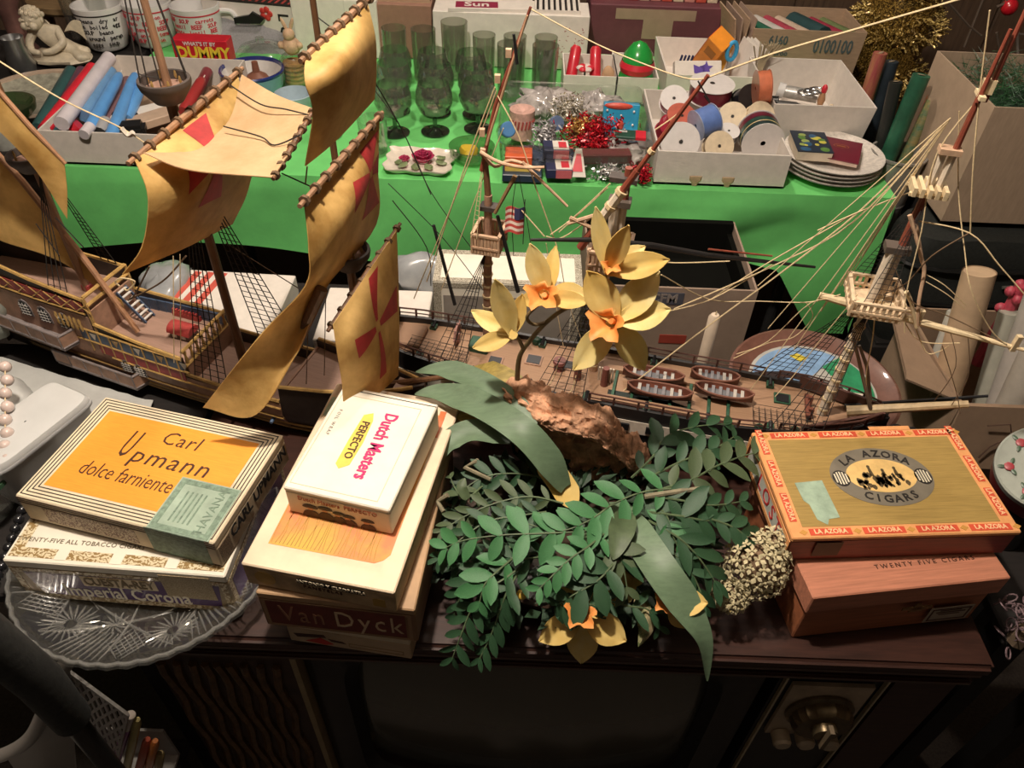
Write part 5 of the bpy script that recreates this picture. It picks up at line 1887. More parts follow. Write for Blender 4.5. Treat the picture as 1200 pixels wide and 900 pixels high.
# foremast, whole
fmast('fore', 0.300, ZT, 0.64, 0.452, low=whitew)
lattice_top('fore_top', (0.302, 0.0, ZT), 0.058, 0.062, 0.020, mat('lattice_cream', (0.66, 0.50, 0.33), 0.65, scale=90, var=0.25))
u0, v0 = 0.310, 0.006
b = MB()
for i in range(5):
 b.box((u0 - 0.016 + i * 0.008, v0, 0.462), (0.0042, 0.034, 0.010))
b.box((u0, v0 - 0.012, 0.458), (0.040, 0.004, 0.004))
b.box((u0, v0 + 0.012, 0.458), (0.040, 0.004, 0.004))
b.build('fore_crosstrees', cream_w, fg, kind='stuff')
for du in (0, 0.010):
 MB().tube([(u0 + du, v0, 0.455), (u0 + du, v0, 0.505)], 0.0042, 8).build('fore_topmast_head', whitew, fg)
MB().box((u0 + 0.005, v0, 0.506), (0.022, 0.014, 0.006)).build('fore_topmast_cap', tanw, fg)
MB().tube([(u0 + 0.010, v0, 0.50), (u0 + 0.010, v0, 0.568)], [0.0036, 0.0032], 8).build('fore_topgallant_mast', redm, fg)
b = MB()
b.box((u0 + 0.010, v0, 0.566), (0.006, 0.024, 0.004))
b.box((u0 + 0.013, v0, 0.575), (0.012, 0.007, 0.014))
b.build('topgallant_crosstrees', cream_w, fg, kind='stuff')
MB().tube([(u0 + 0.016, v0, 0.56), (u0 + 0.016, v0, 0.66)], [0.0030, 0.0022], 8).build('fore_royal_mast', redm, fg)
MB().tube([(u0 + 0.009, v0 - 0.004, 0.56), (u0 + 0.009, v0 - 0.004, 0.63)], [0.0026, 0.0018], 8).build('fore_royal_pole', redm, fg)
# mainmast: topmast broken and leaning
fmast('main', -0.026, ZT, 0.5, None, low=tanw, v=0.012)
lattice_top('main_top', (-0.024, 0.012, ZT - 0.008), 0.050, 0.056, 0.030, tanw)
MB().tube([(-0.016, 0.018, ZT + 0.08), (-0.016, 0.018, ZT + 0.125)], 0.0048, 9).build('main_topmast_stump', redm, fg)
MB().box((-0.02, 0.015, ZT + 0.112), (0.034, 0.016, 0.006)).build('main_topmast_cap', topm, fg)
L0, L1 = PY(680, 290, .835), PY(830, 88, .80)
lean = lambda k: tuple(Vector(L0).lerp(Vector(L1), k))
MB().tube([lean(0.0), lean(0.5)], [0.0055, 0.0042], 9).build('leaning_topmast', redm, fg, True, label='broken topmast leaning to the right')
MB().tube([lean(0.40), lean(1.0)], [0.0032, 0.0022], 8).build('leaning_pole', redm, fg, True)
MB().tube([lean(0.14), lean(0.36)], [0.0062, 0.0062], 8).build('mast_fish', whitew, fg, True)
for k in (0.15, 0.27, 0.36, 0.6):
 MB().tube([lean(k), lean(k + 0.02)], 0.0078 if k < 0.5 else 0.0045, 8).build('lashing', rope_c, fg, True)
b = MB()
for k, a, c in ((0.22, (665, 262), (705, 250)), (0.2, (668, 255), (700, 270))):
 b.tube([PY(a[0], a[1], .83), PY(c[0], c[1], .83)], 0.0026, 6)
b.build('main_crosstrees', tanw, fg, True, kind='stuff')
# mizzen: upper poles leaning to the right as well
fmast('mizzen', -0.188, ZT - 0.01, 0.4, None, low=hullb, dbl=False, v=0.01)
lattice_top('mizzen_top', (-0.186, 0.01, ZT - 0.012), 0.036, 0.042, 0.028, tanw)
MB().tube([FW(-0.188, 0.01, ZT + 0.06), PY(570, 205, .882), PY(567, 178, .882)], [0.0046, 0.004, 0.0034], 9).build('mizzen_topmast', mastb, fg, True)
MB().box((-0.186, 0.01, ZT + 0.048), (0.024, 0.016, 0.006)).build('mizzen_cap', topm, fg)
MB().tube([PY(564, 200, .88), PY(580, 125, .88), PY(622, 8, .875)], [0.0026, 0.0024, 0.0016], 8).build('leaning_mizzen_pole', redm, fg, True)
MB().tube([PY(570, 170, .878), PY(588, 112, .878), PY(618, 18, .872)], [0.0016, 0.0016, 0.0012], 7).build('mizzen_pole', mat('pole_tan', (0.46, 0.27, 0.16), 0.6), fg, True)
for (x, y) in ((583, 92), (565, 155), (566, 178), (596, 62)):
 MB().box(PY(x, y, .878), (0.0065, 0.006, 0.009)).build('mizzen_band', tanw, fg, world=True)
MB().tube([PY(602, 40, .87), PY(606, 75, .868)], [0.0018, 0.0022], 6).build('hanging_block', gun, fg, True)
for pts in ([PY(563, 178, .875), PY(585, 190, .86), PY(612, 196, .845), PY(638, 196, .84)], [PY(566, 180, .88), PY(580, 195, .87), PY(600, 188, .86), PY(633, 200, .85)]):
 MB().tube(catmull(pts, 4), [0.0024, 0.0018], 7).build('mizzen_yard', tanw, fg, True)
MB().tube([PY(604, 206, .86), PY(580, 250, .86)], [0.003, 0.0022], 7).build('mizzen_gaff', mat('gaff_brown', (0.22, 0.13, 0.06), 0.6), fg, True)
MB().tube([PY(583, 253, .865), PY(607, 342, .86)], [0.0024, 0.0032], 7).build('mizzen_boom', gun, fg, True)
MB().tube([PY(508, 264, .91), PY(533, 357, .90)], [0.0024, 0.0028], 7).build('stern_davit', gun, fg, True)
for pts in ([PY(612, 190, .85), PY(665, 242, .84)], ):
 MB().tube(pts, [0.0022, 0.0016], 7).build('loose_spar', tanw, fg, True)
# yards
MB().tube([PY(622, 281, .80), PY(700, 281, .81), PY(765, 288, .825), PY(830, 299, .84), PY(955, 313, .86)], [0.0018, 0.0034, 0.004, 0.0034, 0.0018], 8).build('main_yard', blackp, fg, True)
MB().tube([PY(830, 292, .84), PY(905, 300, .85)], [0.0014, 0.0012], 7).build('studding_sail_boom', redm, fg, True)
FY0, FY1 = PY(960, 346, .790), PY(1215, 414, .690)
fy = lambda k: tuple(Vector(FY0).lerp(Vector(FY1), k))
MB().tube([fy(0), fy(.15), fy(.5), fy(.85), fy(1)], [0.0044, 0.0058, 0.0046, 0.0030, 0.0016], 9).build('fore_yard', cream_w, fg, True, label='cream painted yard')
MB().tube([tuple(Vector(fy(.28)) + Vector((0, 0, .012))), tuple(Vector(fy(.47)) + Vector((0, 0, .010)))], [0.0022, 0.0018], 7).build('studding_boom', cream_w, fg, True)
for k in (0.28, 0.47, 0.90):
 MB().box(Vector(fy(k)) + Vector((0, 0, .006)), (0.006, 0.006, 0.022)).build('boom_iron', cream_w, fg, world=True)
for pts, r in (([PY(1066, 252, .76), PY(1077, 290, .75)], .0026), ([PY(1073, 262, .765), PY(1079, 300, .755), PY(1083, 318, .75), PY(1077, 352, .74), PY(1075, 382, .735)], .0026), ([PY(1062, 342, .74), PY(1068, 355, .74), PY(1074, 384, .735)], .0028)):
 MB().tube(catmull(pts, 4), [r, r * 0.8], 7).build('broken_yard', tanw if r < .0027 else cream_w, fg, True)
for pts in ([PY(1000, 395, .76), PY(1007, 425, .755), PY(1020, 478, .75)], [PY(1007, 405, .765), PY(1016, 430, .76), PY(1020, 470, .755)]):
 MB().tube(pts, [0.002, 0.0028], 7).build('swinging_boom', mat('boom_grey', (0.2, 0.14, 0.1), 0.6), fg, True)
# shrouds
shroud('fore_shrouds', FW(0.300, -0.012, ZT - 0.002), [FW(0.222 + i * 0.014, -0.062, 0.112) for i in range(6)], 16, 0.0006, rope_d, fg, 0.1)
shroud('fore_shrouds', FW(0.300, 0.012, ZT - 0.002), [FW(0.20 + i * 0.012, 0.060, 0.112) for i in range(7)], 18, 0.0006, rope_d, fg, 0.1)
shroud('fore_topmast_shrouds', FW(0.310, -0.004, 0.44), [FW(0.284 + i * 0.010, -0.030, ZT + 0.02) for i in range(4)], 16, 0.0005, rope_d, fg, 0.1)
shroud('fore_topmast_shrouds', FW(0.310, 0.012, 0.44), [FW(0.278 + i * 0.010, 0.032, ZT + 0.02) for i in range(5)], 16, 0.0005, rope_d, fg, 0.1)
shroud('main_shrouds', FW(-0.026, 0.0, ZT - 0.01), [FW(-0.10 + i * 0.014, -0.062, 0.112) for i in range(6)], 16, 0.0006, rope_d, fg, 0.15)
shroud('main_shrouds', FW(-0.026, 0.024, ZT - 0.01), [FW(-0.09 + i * 0.014, 0.064, 0.112) for i in range(6)], 16, 0.0006, rope_d, fg, 0.15)
shroud('mizzen_shrouds', FW(-0.188, 0.0, ZT - 0.015), [FW(-0.26 + i * 0.014, -0.060, 0.116) for i in range(5)], 14, 0.0006, rope_d, fg, 0.2)
shroud('mizzen_topmast_shrouds', tuple(PY(567, 182, .884)), [FW(-0.204, -0.014, ZT + 0.014), FW(-0.196, -0.016, ZT + 0.014), FW(-0.204, 0.02, ZT + 0.014)], 14, 0.0005, rope_c, fg, 0.2)
# deck netting
for (u0, u1, v0, v1) in ((-0.30, -0.21, -0.046, -0.008), (0.205, 0.285, -0.055, -0.015)):
 b = MB()
 for i in range(11):
  u = u0 + (u1 - u0) * i / 10
  b.tube([(u, v0, DZ(u) + 0.016), (u, v1, DZ(u) + 0.012)], 0.0005, 4)
 for j in range(6):
  v = v0 + (v1 - v0) * j / 5
  b.tube([(u0, v, DZ(u0) + 0.016), (u1, v, DZ(u1) + 0.014)], 0.0005, 4)
 b.build('deck_netting', rope_d, fg, kind='stuff')
# stays and loose lines
S1 = tuple(PY(621, 10, .875))
S2 = tuple(PY(826, 92, .80))
S3 = FW(0.326, 0.006, 0.578)
lines = [([S1, PY(700, 52, .85), PY(768, 80, .82), PY(806, 92, .805), S2], .0008, rope_c), ([S2, PY(905, 63, .80), PY(1010, 32, .79), PY(1135, -4, .78)], .0011, rope_c),
         ([S2, PY(800, 128, .81), PY(768, 152, .815)], .0008, rope_c), ([PY(1112, 140, .785), PY(1010, 245, .80), PY(912, 322, .815), PY(830, 382, .825), PY(715, 470, .80)], .0010, rope_c),
         ([PY(1108, 145, .785), PY(1000, 260, .79), PY(905, 312, .80), PY(790, 362, .81)], .0009, rope_c), ([PY(1075, 222, .785), PY(1005, 249, .79), PY(958, 270, .79)], .0008, rope_c),
         ([PY(1005, 249, .79), PY(900, 308, .80), PY(830, 353, .81)], .0008, rope_c),
         ([PY(775, 322, .72), PY(832, 351, .80), PY(890, 353, .80), PY(948, 354, .79), PY(985, 345, .78)], .0008, rope_c), ([PY(757, 303, .80), PY(790, 308, .80), PY(855, 306, .80)], .0008, rope_c),
         ([PY(783, 365, .74), PY(835, 350, .80), PY(905, 310, .80)], .0008, rope_c)]
for (x, y) in ((888, 335), (930, 410), (962, 365), (985, 335), (1000, 318), (1010, 300), (870, 470), (900, 385)):
 lines.append(([PY(1114, 138, .785), PY((1114 + x) / 2, (138 + y) / 2, .785), PY(x, y, .79)], .0006, rope_c))
lines += [([S3, PY(1098, 180, .77), PY(1080, 270, .75), PY(1062, 345, .735), PY(1060, 390, .725)], .0008, rope_c), ([PY(1160, 12, .77), PY(1148, 110, .765), PY(1140, 200, .75), PY(1137, 273, .74)], .0009, rope_c),
          ([PY(1124, 130, .78), PY(1123, 220, .77), PY(1130, 290, .74), PY(1138, 340, .71), PY(1160, 385, .70), PY(1180, 405, .695)], .0007, rope_c),
          ([PY(1070, 258, .77), PY(1136, 273, .74), PY(1172, 312, .72), PY(1215, 362, .70)], .0009, rope_c), ([PY(1136, 273, .74), PY(1092, 300, .74), PY(1062, 332, .75), PY(1035, 345, .76)], .0009, rope_b),
          ([PY(1085, 330, .745), PY(1110, 345, .735), PY(1130, 362, .73)], .0006, rope_c), ([PY(1086, 322, .745), PY(1108, 335, .735), PY(1132, 358, .73)], .0006, rope_c),
          ([PY(1048, 312, .76), PY(1055, 330, .75), PY(1064, 345, .74), PY(1075, 358, .735), PY(1110, 370, .73), PY(1180, 404, .695)], .0008, rope_b),
          ([fy(.40), PY(1072, 395, .74), PY(1090, 402, .735), PY(1125, 402, .72)], .0007, rope_c), ([fy(.45), PY(1085, 412, .735), PY(1100, 412, .73), PY(1112, 405, .725)], .0007, rope_c),
          ([PY(1025, 372, .75), PY(1022, 400, .75), PY(1015, 440, .75), PY(1018, 470, .755)], .0008, rope_c), ([PY(945, 355, .79), PY(952, 372, .79), PY(930, 395, .795), PY(900, 402, .80), PY(860, 420, .805)], .0006, rope_c),
          ([PY(985, 352, .78), PY(950, 355, .785), PY(900, 400, .80), PY(863, 415, .805)], .0006, rope_c), ([PY(1005, 345, .77), PY(960, 400, .78), PY(930, 440, .78), PY(908, 465, .77)], .0006, rope_c),
          ([PY(1104, 405, .72), PY(1112, 430, .72), PY(1122, 465, .71), PY(1125, 485, .70)], .0006, rope_b), ([fy(.62), PY(1120, 430, .71), PY(1095, 470, .72)], .0005, rope_b), ([fy(.70), PY(1135, 440, .71), PY(1115, 475, .71)], .0005, rope_b),
          ([PY(580, 102, .878), PY(545, 195, .89), PY(500, 330, .90)], .0009, rope_c), ([PY(582, 106, .878), PY(550, 190, .89), PY(485, 350, .90)], .0008, rope_c), ([PY(590, 150, .875), PY(560, 225, .885), PY(517, 340, .89)], .0007, rope_c),
          ([PY(583, 112, .876), PY(608, 160, .86), PY(628, 220, .85), PY(653, 290, .84)], .0008, rope_c), ([PY(610, 245, .85), PY(638, 277, .84)], .0009, rope_c),
          ([PY(700, 250, .83), PY(660, 278, .84), PY(640, 277, .84)], .0008, rope_c), ([PY(715, 215, .83), PY(672, 255, .84), PY(645, 275, .84)], .0008, rope_c), ([PY(712, 220, .83), PY(690, 240, .84), PY(655, 272, .84)], .0008, rope_c),
          ([PY(435, 100, .9), PY(470, 150, .9), PY(505, 225, .9), PY(552, 290, .89)], .0006, rope_d), ([PY(455, 215, .9), PY(520, 280, .9), PY(570, 345, .88)], .0006, rope_d),
          ([PY(605, 210, .85), PY(600, 250, .85), PY(602, 300, .85)], .0005, rope_d), ([PY(608, 205, .85), PY(618, 260, .85), PY(625, 310, .85)], .0005, rope_d),
          ([PY(655, 295, .83), PY(665, 350, .83), PY(682, 400, .82)], .0006, rope_c), ([PY(640, 285, .84), PY(652, 360, .84), PY(660, 405, .83)], .0006, rope_c), ([PY(655, 420, .80), PY(650, 440, .80), PY(640, 455, .79), PY(625, 462, .78)], .0008, rope_c),
          ([PY(675, 440, .79), PY(668, 460, .78), PY(650, 465, .77)], .0008, rope_c), ([PY(825, 112, .80), PY(832, 120, .80), PY(818, 95, .80)], .0008, rope_d)]
for pts, r, m in lines:
 rope('rigging', pts, r, m, fg, 5)
# candle-white funnel-like spar standing by the far rail
# ensign
fl = thing('ensign', 'tiny striped flag with dark blue canton hanging on the frigate rigging', 'flag', tuple(PY(603, 258, .848)))
fx, fz = Vector((0.023, 0, 0)), Vector((0, 0.006, 0.034))
st_r, st_w = mat('flag_red', (0.45, 0.06, 0.05), 0.7), mat('flag_white', (0.68, 0.58, 0.5), 0.7)
for i in range(9):
 b = MB()
 z0, z1 = -0.5 + i / 9, -0.5 + (i + 1) / 9
 rows = [[Vector((0.023 * (x - 0.5), 0.003 * sin(x * 7), 0)) + fz * z + Vector((0, 0, -0.006 * (0.5 - x) ** 2)) for x in [k / 8 for k in range(9)]] for z in (z0, z1)]
 b.grid(rows, thick=0.0006)
 b.build('stripe', st_r if i % 2 == 0 else st_w, fl)
rows = [[Vector((0.023 * (x - 0.5), 0.003 * sin(x * 7) - 0.0009, 0)) + fz * z for x in (0.48, 0.6, 0.75, 0.9, 1.0)] for z in (0.06, 0.28, 0.5)]
MB().grid(rows, thick=0.0004).build('canton', mat('flag_blue', (0.03, 0.03, 0.09), 0.7), fl)
MB().tube([(0.012, 0, -0.035), (0.012, 0, 0.03)], 0.0006, 5).build('halyard', rope_d, fl)

# ------------------------------------------------------------------ things on the sale table
TZ = BT + 0.0035
on = lambda px, py: PZ(px, py, TZ)
card_g = mat('card_grey_white', (0.66, 0.60, 0.54), 0.8, scale=40, var=0.08)
card_w = mat('card_white', (0.74, 0.68, 0.61), 0.75, scale=40, var=0.07)
card_b = mat('cardboard', (0.42, 0.285, 0.185), 0.85, scale=30, grain=(1, 1, 6), var=0.12)
card_bd = mat('cardboard_dark', (0.30, 0.20, 0.13), 0.85, scale=30, var=0.12)


def open_box(name, label, x0, x1, y0, y1, z0, h, m, rz=0.0, t=0.004, flare=0.0, front=1.0, cat='box', group=None, inner=None):
 """open carton: floor and four walls as parts, local frame at the centre of its base"""
 c = ((x0 + x1) / 2, (y0 + y1) / 2, z0)
 r = thing(name, label, cat, c, rz, group)
 w, d = (x1 - x0) / 2, (y1 - y0) / 2
 MB().box((0, 0, t / 2), (2 * w, 2 * d, t)).build('box_floor', inner or m, r)
 f = flare
 for nm, a, b_, hh, ax in (('front_wall', (-w, -d), (w, -d), h * front, (0, -1)), ('back_wall', (w, d), (-w, d), h, (0, 1)), ('side_wall', (-w, d), (-w, -d), h, (-1, 0)), ('side_wall', (w, -d), (w, d), h, (1, 0))):
  n = Vector((ax[0], ax[1], 0))
  q = []
  A, B_ = Vector((a[0], a[1], 0)), Vector((b_[0], b_[1], 0))
  if ax[0]:
   A, B_ = A + (B_ - A).normalized() * (t + 0.0002), B_ - (B_ - A).normalized() * (t + 0.0002)
  ext = (B_ - A).normalized() * f
  vs = [A, B_, B_ + n * f + ext + Vector((0, 0, hh)), A + n * f - ext + Vector((0, 0, hh))]
  vs2 = [v - n * t for v in vs]
  MB().add(vs + vs2, [[0, 1, 2, 3], [7, 6, 5, 4], [0, 4, 5, 1], [1, 5, 6, 2], [2, 6, 7, 3], [3, 7, 4, 0]]).build(nm, m, r, smooth=0)
 return r


# 1 candle box
cbx = open_box('candle_box', 'low grey white carton full of blue, red and white taper candles', -1.085, -0.745, 1.61, 2.06, TZ, 0.078, card_g, inner=card_bd)
cg = 'taper candles in the carton'


def candle(label, p0, p1, z0, z1, r, m, name='taper_candle', tip=True, cap=None):
 a, b_ = PZ(p0[0], p0[1], z0), PZ(p1[0], p1[1], z1)
 t = thing(name, label, 'candle', tuple(a), 0, cg)
 d = (b_ - a).normalized()
 L = (b_ - a).length
 if tip:
  MB().tube([a, a + d * L * 0.86, a + d * L * 0.96, b_], [r, r * 0.86, r * 0.62, r * 0.25], 12).build('wax', m, t, True)
  MB().tube([b_ - d * 0.002, b_ + d * 0.010 + Vector((0.002, 0, 0.003))], 0.0014, 5).build('wick', mat('wick', (0.7, 0.66, 0.6), 0.8), t, True)
 else:
  MB().tube([a, b_], r, 14).build('wax', m, t, True)
 if cap:
  MB().tube([a - d * 0.0005, a + d * 0.03], r * 1.12, 12).build('foil_cap', cap, t, True)
 return t


wx = lambda n, c: mat('wax_' + n, c, 0.4, scale=30, var=0.1, coat=0.3)
redw, blue1, lil = wx('red', (0.62, 0.022, 0.04)), wx('blue', (0.11, 0.33, 0.70)), wx('lilac', (0.62, 0.57, 0.60))
candle('dark green taper candle at the left end of the candle carton', (45, 152), (84, 84), .775, .80, .017, wx('dkgreen', (0.03, 0.09, 0.09)), tip=False)
candle('dark plum taper candle beside the dark green one', (58, 155), (97, 84), .775, .81, .016, wx('plum', (0.12, 0.05, 0.08)), tip=False)
candle('bright red taper candle left of the long white one', (53, 153), (109, 80), .80, .83, .016, redw, tip=False)
candle('long lilac white candle lying over the blue tapers', (72, 145), (128, 68), .83, .85, .017, lil, tip=False)
candle('shorter blue taper candle just right of the white one', (98, 136), (130, 84), .815, .83, .015, wx('blue2', (0.14, 0.30, 0.52)), tip=False)
candle('blue taper candle with a pink wrapped base, middle of the carton', (101, 160), (141, 86), .805, .835, .0155, blue1)
candle('blue taper candle with visible white wick', (130, 162), (159, 86), .805, .835, .0150, blue1)
candle('rightmost blue taper candle in the carton', (148, 140), (168, 96), .80, .825, .0145, blue1)
candle('red candle stub with rounded end among blue tapers', (85, 152), (92, 146), .80, .81, .019, redw, tip=False)
candle('purple brown taper between two blue tapers', (118, 158), (150, 95), .785, .80, .014, wx('mauve', (0.22, 0.12, 0.13)), tip=False)
candle('red taper candle at the right end of the carton', (215, 132), (238, 92), .80, .825, .0155, wx('red2', (0.36, 0.03, 0.03)))
candle('dark red taper candle beside the ship mast', (225, 120), (243, 84), .775, .79, .014, wx('red3', (0.2, 0.02, 0.03)), tip=False)
candle('clear sleeved candle with black cap in the carton front', (112, 165), (124, 142), .80, .81, .014, wx('smoke', (0.35, 0.35, 0.36)), tip=False, cap=blk)
candle('white candle end at the carton front wall', (98, 158), (106, 148), .822, .826, .012, lil, tip=False)
candle('dark teal candle end at the left of the carton front', (58, 163), (72, 150), .785, .79, .014, wx('teal', (0.03, 0.10, 0.12)), tip=False)
candle('orange candle end at the carton front wall', (125, 166), (128, 161), .795, .80, .012, wx('orange', (0.75, 0.20, 0.05)), tip=False)
bx = thing('gift_carton', 'small white and black packet lying in the candle carton', 'packet', tuple(PZ(172, 140, .775)), -0.9)
MB().box((0, 0, 0.012), (0.055, 0.16, 0.024)).build('packet_body', card_w, bx, bevel=0.002)
MB().box((0, -0.045, 0.0125), (0.057, 0.055, 0.026)).build('packet_band', ink, bx, bevel=0.002)
bx = thing('gift_carton', 'tan flat packet leaning in the candle carton near the mast', 'packet', tuple(PZ(190, 142, .78)), -0.75)
MB().box((0, 0, 0.012), (0.05, 0.19, 0.02)).build('packet_body', mat('packet_tan', (0.5, 0.36, 0.26), 0.6), bx, bevel=0.002)
bx = thing('plastic_case', 'black glossy plastic case in the front of the candle carton', 'case', tuple(PZ(150, 158, .79)), 0.3)
MB().box((0, 0, 0.012), (0.085, 0.05, 0.03)).build('case_body', blk, bx, bevel=0.008, seg=2)

# 2 mugs
mugw = mat('mug_white', (0.70, 0.68, 0.66), 0.25, scale=30, var=0.03, coat=0.5)


def mug(label, px, y, words, m_ink, rim_m, handle=None):
 p = PY(px, 46, y)
 r, h = 0.071, 0.118
 t = thing('soup_mug', label, 'mug', (p.x, y, TZ), 0, 'soup mugs with printed words')
 MB().lathe([(0.0, 0.0), (0.050, 0.0), (0.056, 0.006), (r * 0.93, h * 0.4), (r, h), (r - 0.005, h + 0.001), (r * 0.87, h * 0.4), (0.048, 0.008), (0.0, 0.008)], 40).build('cup', mugw, t)
 MB().lathe([(r * 1.001, h * 0.86), (r * 1.004, h * 0.89), (r * 0.998, h * 0.89)], 40).build('rim_band', rim_m, t)
 rr = random.Random(hash(label) % 99 if False else int(px))
 k = 0
 for row in range(5):
  z = h * (0.76 - row * 0.135)
  rad = r * (0.93 + 0.07 * max(0, (z / h - 0.4) / 0.6)) + 0.0006
  a = -pi / 2 - 1.05 + 0.25 * (row % 2)
  while a < -pi / 2 + 1.0:
   wd = words[k % len(words)]
   k += 1
   n = len(wd)
   # each word bent round the cup letter by letter
   for i, ch in enumerate(wd):
    aa = a + i * 0.115
    if aa > -pi / 2 + 1.15:
     break
    text(ch, 0.017, m_ink, t, (rad * cos(aa), rad * sin(aa), z), (-sin(aa), cos(aa), 0), (0, 0, 1), fat=0.0004, name='letter', res=1)
   a += n * 0.115 + 0.22
 if handle:
  R = Matrix.Rotation(handle, 3, 'Z')
  pts = [R @ Vector(q) for q in ((r * 0.97, 0, h * 0.84), (r + 0.030, 0, h * 0.80), (r + 0.044, 0, h * 0.52), (r + 0.030, 0, h * 0.26), (r * 0.92, 0, h * 0.24))]
  MB().tube(catmull(pts, 6), 0.0075, 10).build('handle', mugw, t)
 return t


ink_red = mat('ink_mug_red', (0.55, 0.03, 0.05), 0.4)
mug('white soup mug with black printed words and black rim', 126, 2.33, ['SOUP', 'beans', 'dry', 'around', 'peren', 'boiled', 'eggs', 'soup'], ink, ink)
mug('white soup mug with red printed words, behind the ship mast', 183, 2.37, ['BEEF', 'SOUP', 'onion', 'tomato'], ink_red, ink_red)
mug('white soup mug with red words and a handle on the right', 237, 2.36, ['BEEF', 'SOUP', 'carrots', 'lentil'], ink_red, ink_red, handle=0.15)
p = PY(236, 66, 2.14)
bk = thing('red_book', 'red boxed book with big yellow DUMMY lettering under the mugs', 'book', (p.x + 0.012, 2.14, TZ), 0)
MB().box((0, 0, 0.052), (0.150, 0.05, 0.104)).build('cover', mat('book_red', (0.55, 0.015, 0.03), 0.4), bk, bevel=0.002)
text('DUMMY', 0.042, mat('ink_yellow', (0.8, 0.62, 0.05), 0.5), bk, (0.006, -0.0255, 0.070), (1, 0, 0), (0, 0, 1), fat=0.0015, sx=0.95)
text("WHAT'S IT BY", 0.014, mugw, bk, (0.0, -0.0255, 0.094), (1, 0, 0), (0, 0, 1), fat=0.0004)

# 3 bowls, lid, rabbit jar
p = PY(297, 92, 2.04)
bw = thing('ceramic_bowl', 'white bowl with dark blue rim holding a brown object', 'bowl', (p.x, 2.04, TZ))
MB().lathe([(0, 0), (0.05, 0), (0.074, 0.02), (0.084, 0.062), (0.079, 0.063), (0.068, 0.022), (0.045, 0.008), (0, 0.008)], 40).build('bowl', mat('bowl_white', (0.66, 0.63, 0.60), 0.25, coat=0.5), bw)
MB().lathe([(0.0838, 0.056), (0.0852, 0.062), (0.083, 0.066), (0.079, 0.065), (0.0772, 0.057)], 40).build('rim_band', mat('bowl_blue', (0.02, 0.03, 0.16), 0.25, coat=0.5), bw)
MB().lathe([(0.053, 0.0015), (0.0752, 0.020), (0.0838, 0.056)], 40).build('outer_glaze', mat('bowl_lightblue', (0.22, 0.34, 0.48), 0.3, coat=0.4), bw)
so = thing('turned_spindle', 'round brown turned knob lying in the blue rimmed bowl', 'knob', (p.x + 0.006, 2.055, TZ + 0.0085))
MB().lathe([(0, 0), (0.030, 0.0), (0.036, 0.016), (0.026, 0.032), (0.010, 0.042), (0.008, 0.068), (0, 0.070)], 24).build('turned_knob', mat('knob_brown', (0.20, 0.075, 0.045), 0.5), so)
p = PY(345, 118, 1.90)
bw = thing('ceramic_cup', 'plain pale blue cup standing behind the sails', 'cup', (p.x, 1.90, TZ))
MB().lathe([(0, 0), (0.032, 0), (0.040, 0.02), (0.048, 0.062), (0.045, 0.063), (0.036, 0.022), (0, 0.008)], 36).build('cup', mat('cup_paleblue', (0.40, 0.50, 0.56), 0.3, coat=0.4), bw)
clear = glassmat('clear_glass', (0.93, 0.94, 0.92), 0.03, thin=0.03)
smoke = glassmat('smoke_glass', (0.80, 0.80, 0.75), 0.02, thin=0.05)
p = PY(305, 50, 2.26)
t = thing('glass_dome', 'domed clear glass lid beside the soup mugs', 'cover', (p.x, 2.26, TZ))
MB().lathe([(0.085, 0), (0.083, 0.012), (0.062, 0.040), (0.03, 0.052), (0.012, 0.054), (0.012, 0.066), (0, 0.068)], 36).build('dome', clear, t)
p = PY(347, 90, 2.10)
t = thing('rabbit_jar', 'glass jar of orange biscuits with a rabbit figure lid', 'jar', (p.x, 2.10, TZ))
MB().lathe([(0, 0), (0.034, 0.0), (0.037, 0.01), (0.037, 0.070), (0.030, 0.080), (0.028, 0.080), (0.034, 0.068), (0.034, 0.01), (0, 0.006)], 28).build('glass', clear, t)
for i in range(5):
 MB().lathe([(0, 0), (0.029, 0.0), (0.031, 0.005), (0.029, 0.010), (0, 0.010)], 18, (0.001 * (i % 2), 0, 0.008 + i * 0.0115)).build('biscuit', mat('biscuit', (0.52, 0.27, 0.07), 0.8, scale=80, var=0.3), t)
rb = mat('rabbit_tan', (0.55, 0.36, 0.22), 0.7, scale=60, var=0.3)
b = MB().ball((0, 0, 0.105), 0.024, 14, 10, dis=0.12)
b.ball((0, -0.004, 0.135), 0.016, 12, 9)
for sx in (-1, 1):
 b.ball((sx * 0.010, 0.0, 0.160), 0.016, 8, 7, (0.32, 0.25, 1.1), Matrix.Rotation(sx * 0.35, 3, 'Y'))
 b.ball((sx * 0.024, -0.006, 0.108), 0.010, 8, 6)
b.build('rabbit_lid', rb, t)

# 4 boxes and papers behind
p = PY(330, 60, 2.34)
t = thing('printed_box', 'white box with black dotted edge and red flower, leaning behind mugs', 'box', (p.x - 0.09, 2.40, TZ + 0.002), -0.15)
MB().box((0, 0, 0.06), (0.28, 0.05, 0.12)).build('box_body', card_w, t, bevel=0.002)
MB().box((0, -0.0, 0.121), (0.282, 0.052, 0.004)).build('edge_band', ink, t)
for i in range(14):
 MB().box((-0.13 + i * 0.02, -0.002, 0.1235), (0.007, 0.03, 0.001)).build('edge_dot', mat('dot_red', (0.4, 0.06, 0.05), 0.5), t)
b = MB()
for i in range(5):
 a = i * 2 * pi / 5
 b.ball((0.06 + 0.012 * cos(a), -0.027, 0.095 + 0.012 * sin(a)), 0.009, 8, 6, (1, 0.3, 1))
b.build('red_flower_print', mat('flower_red', (0.55, 0.04, 0.03), 0.5), t)
text('L G', 0.045, ink, t, (0.110, -0.0255, 0.065), (0, 0, -1), (1, 0, 0), fat=0.001)
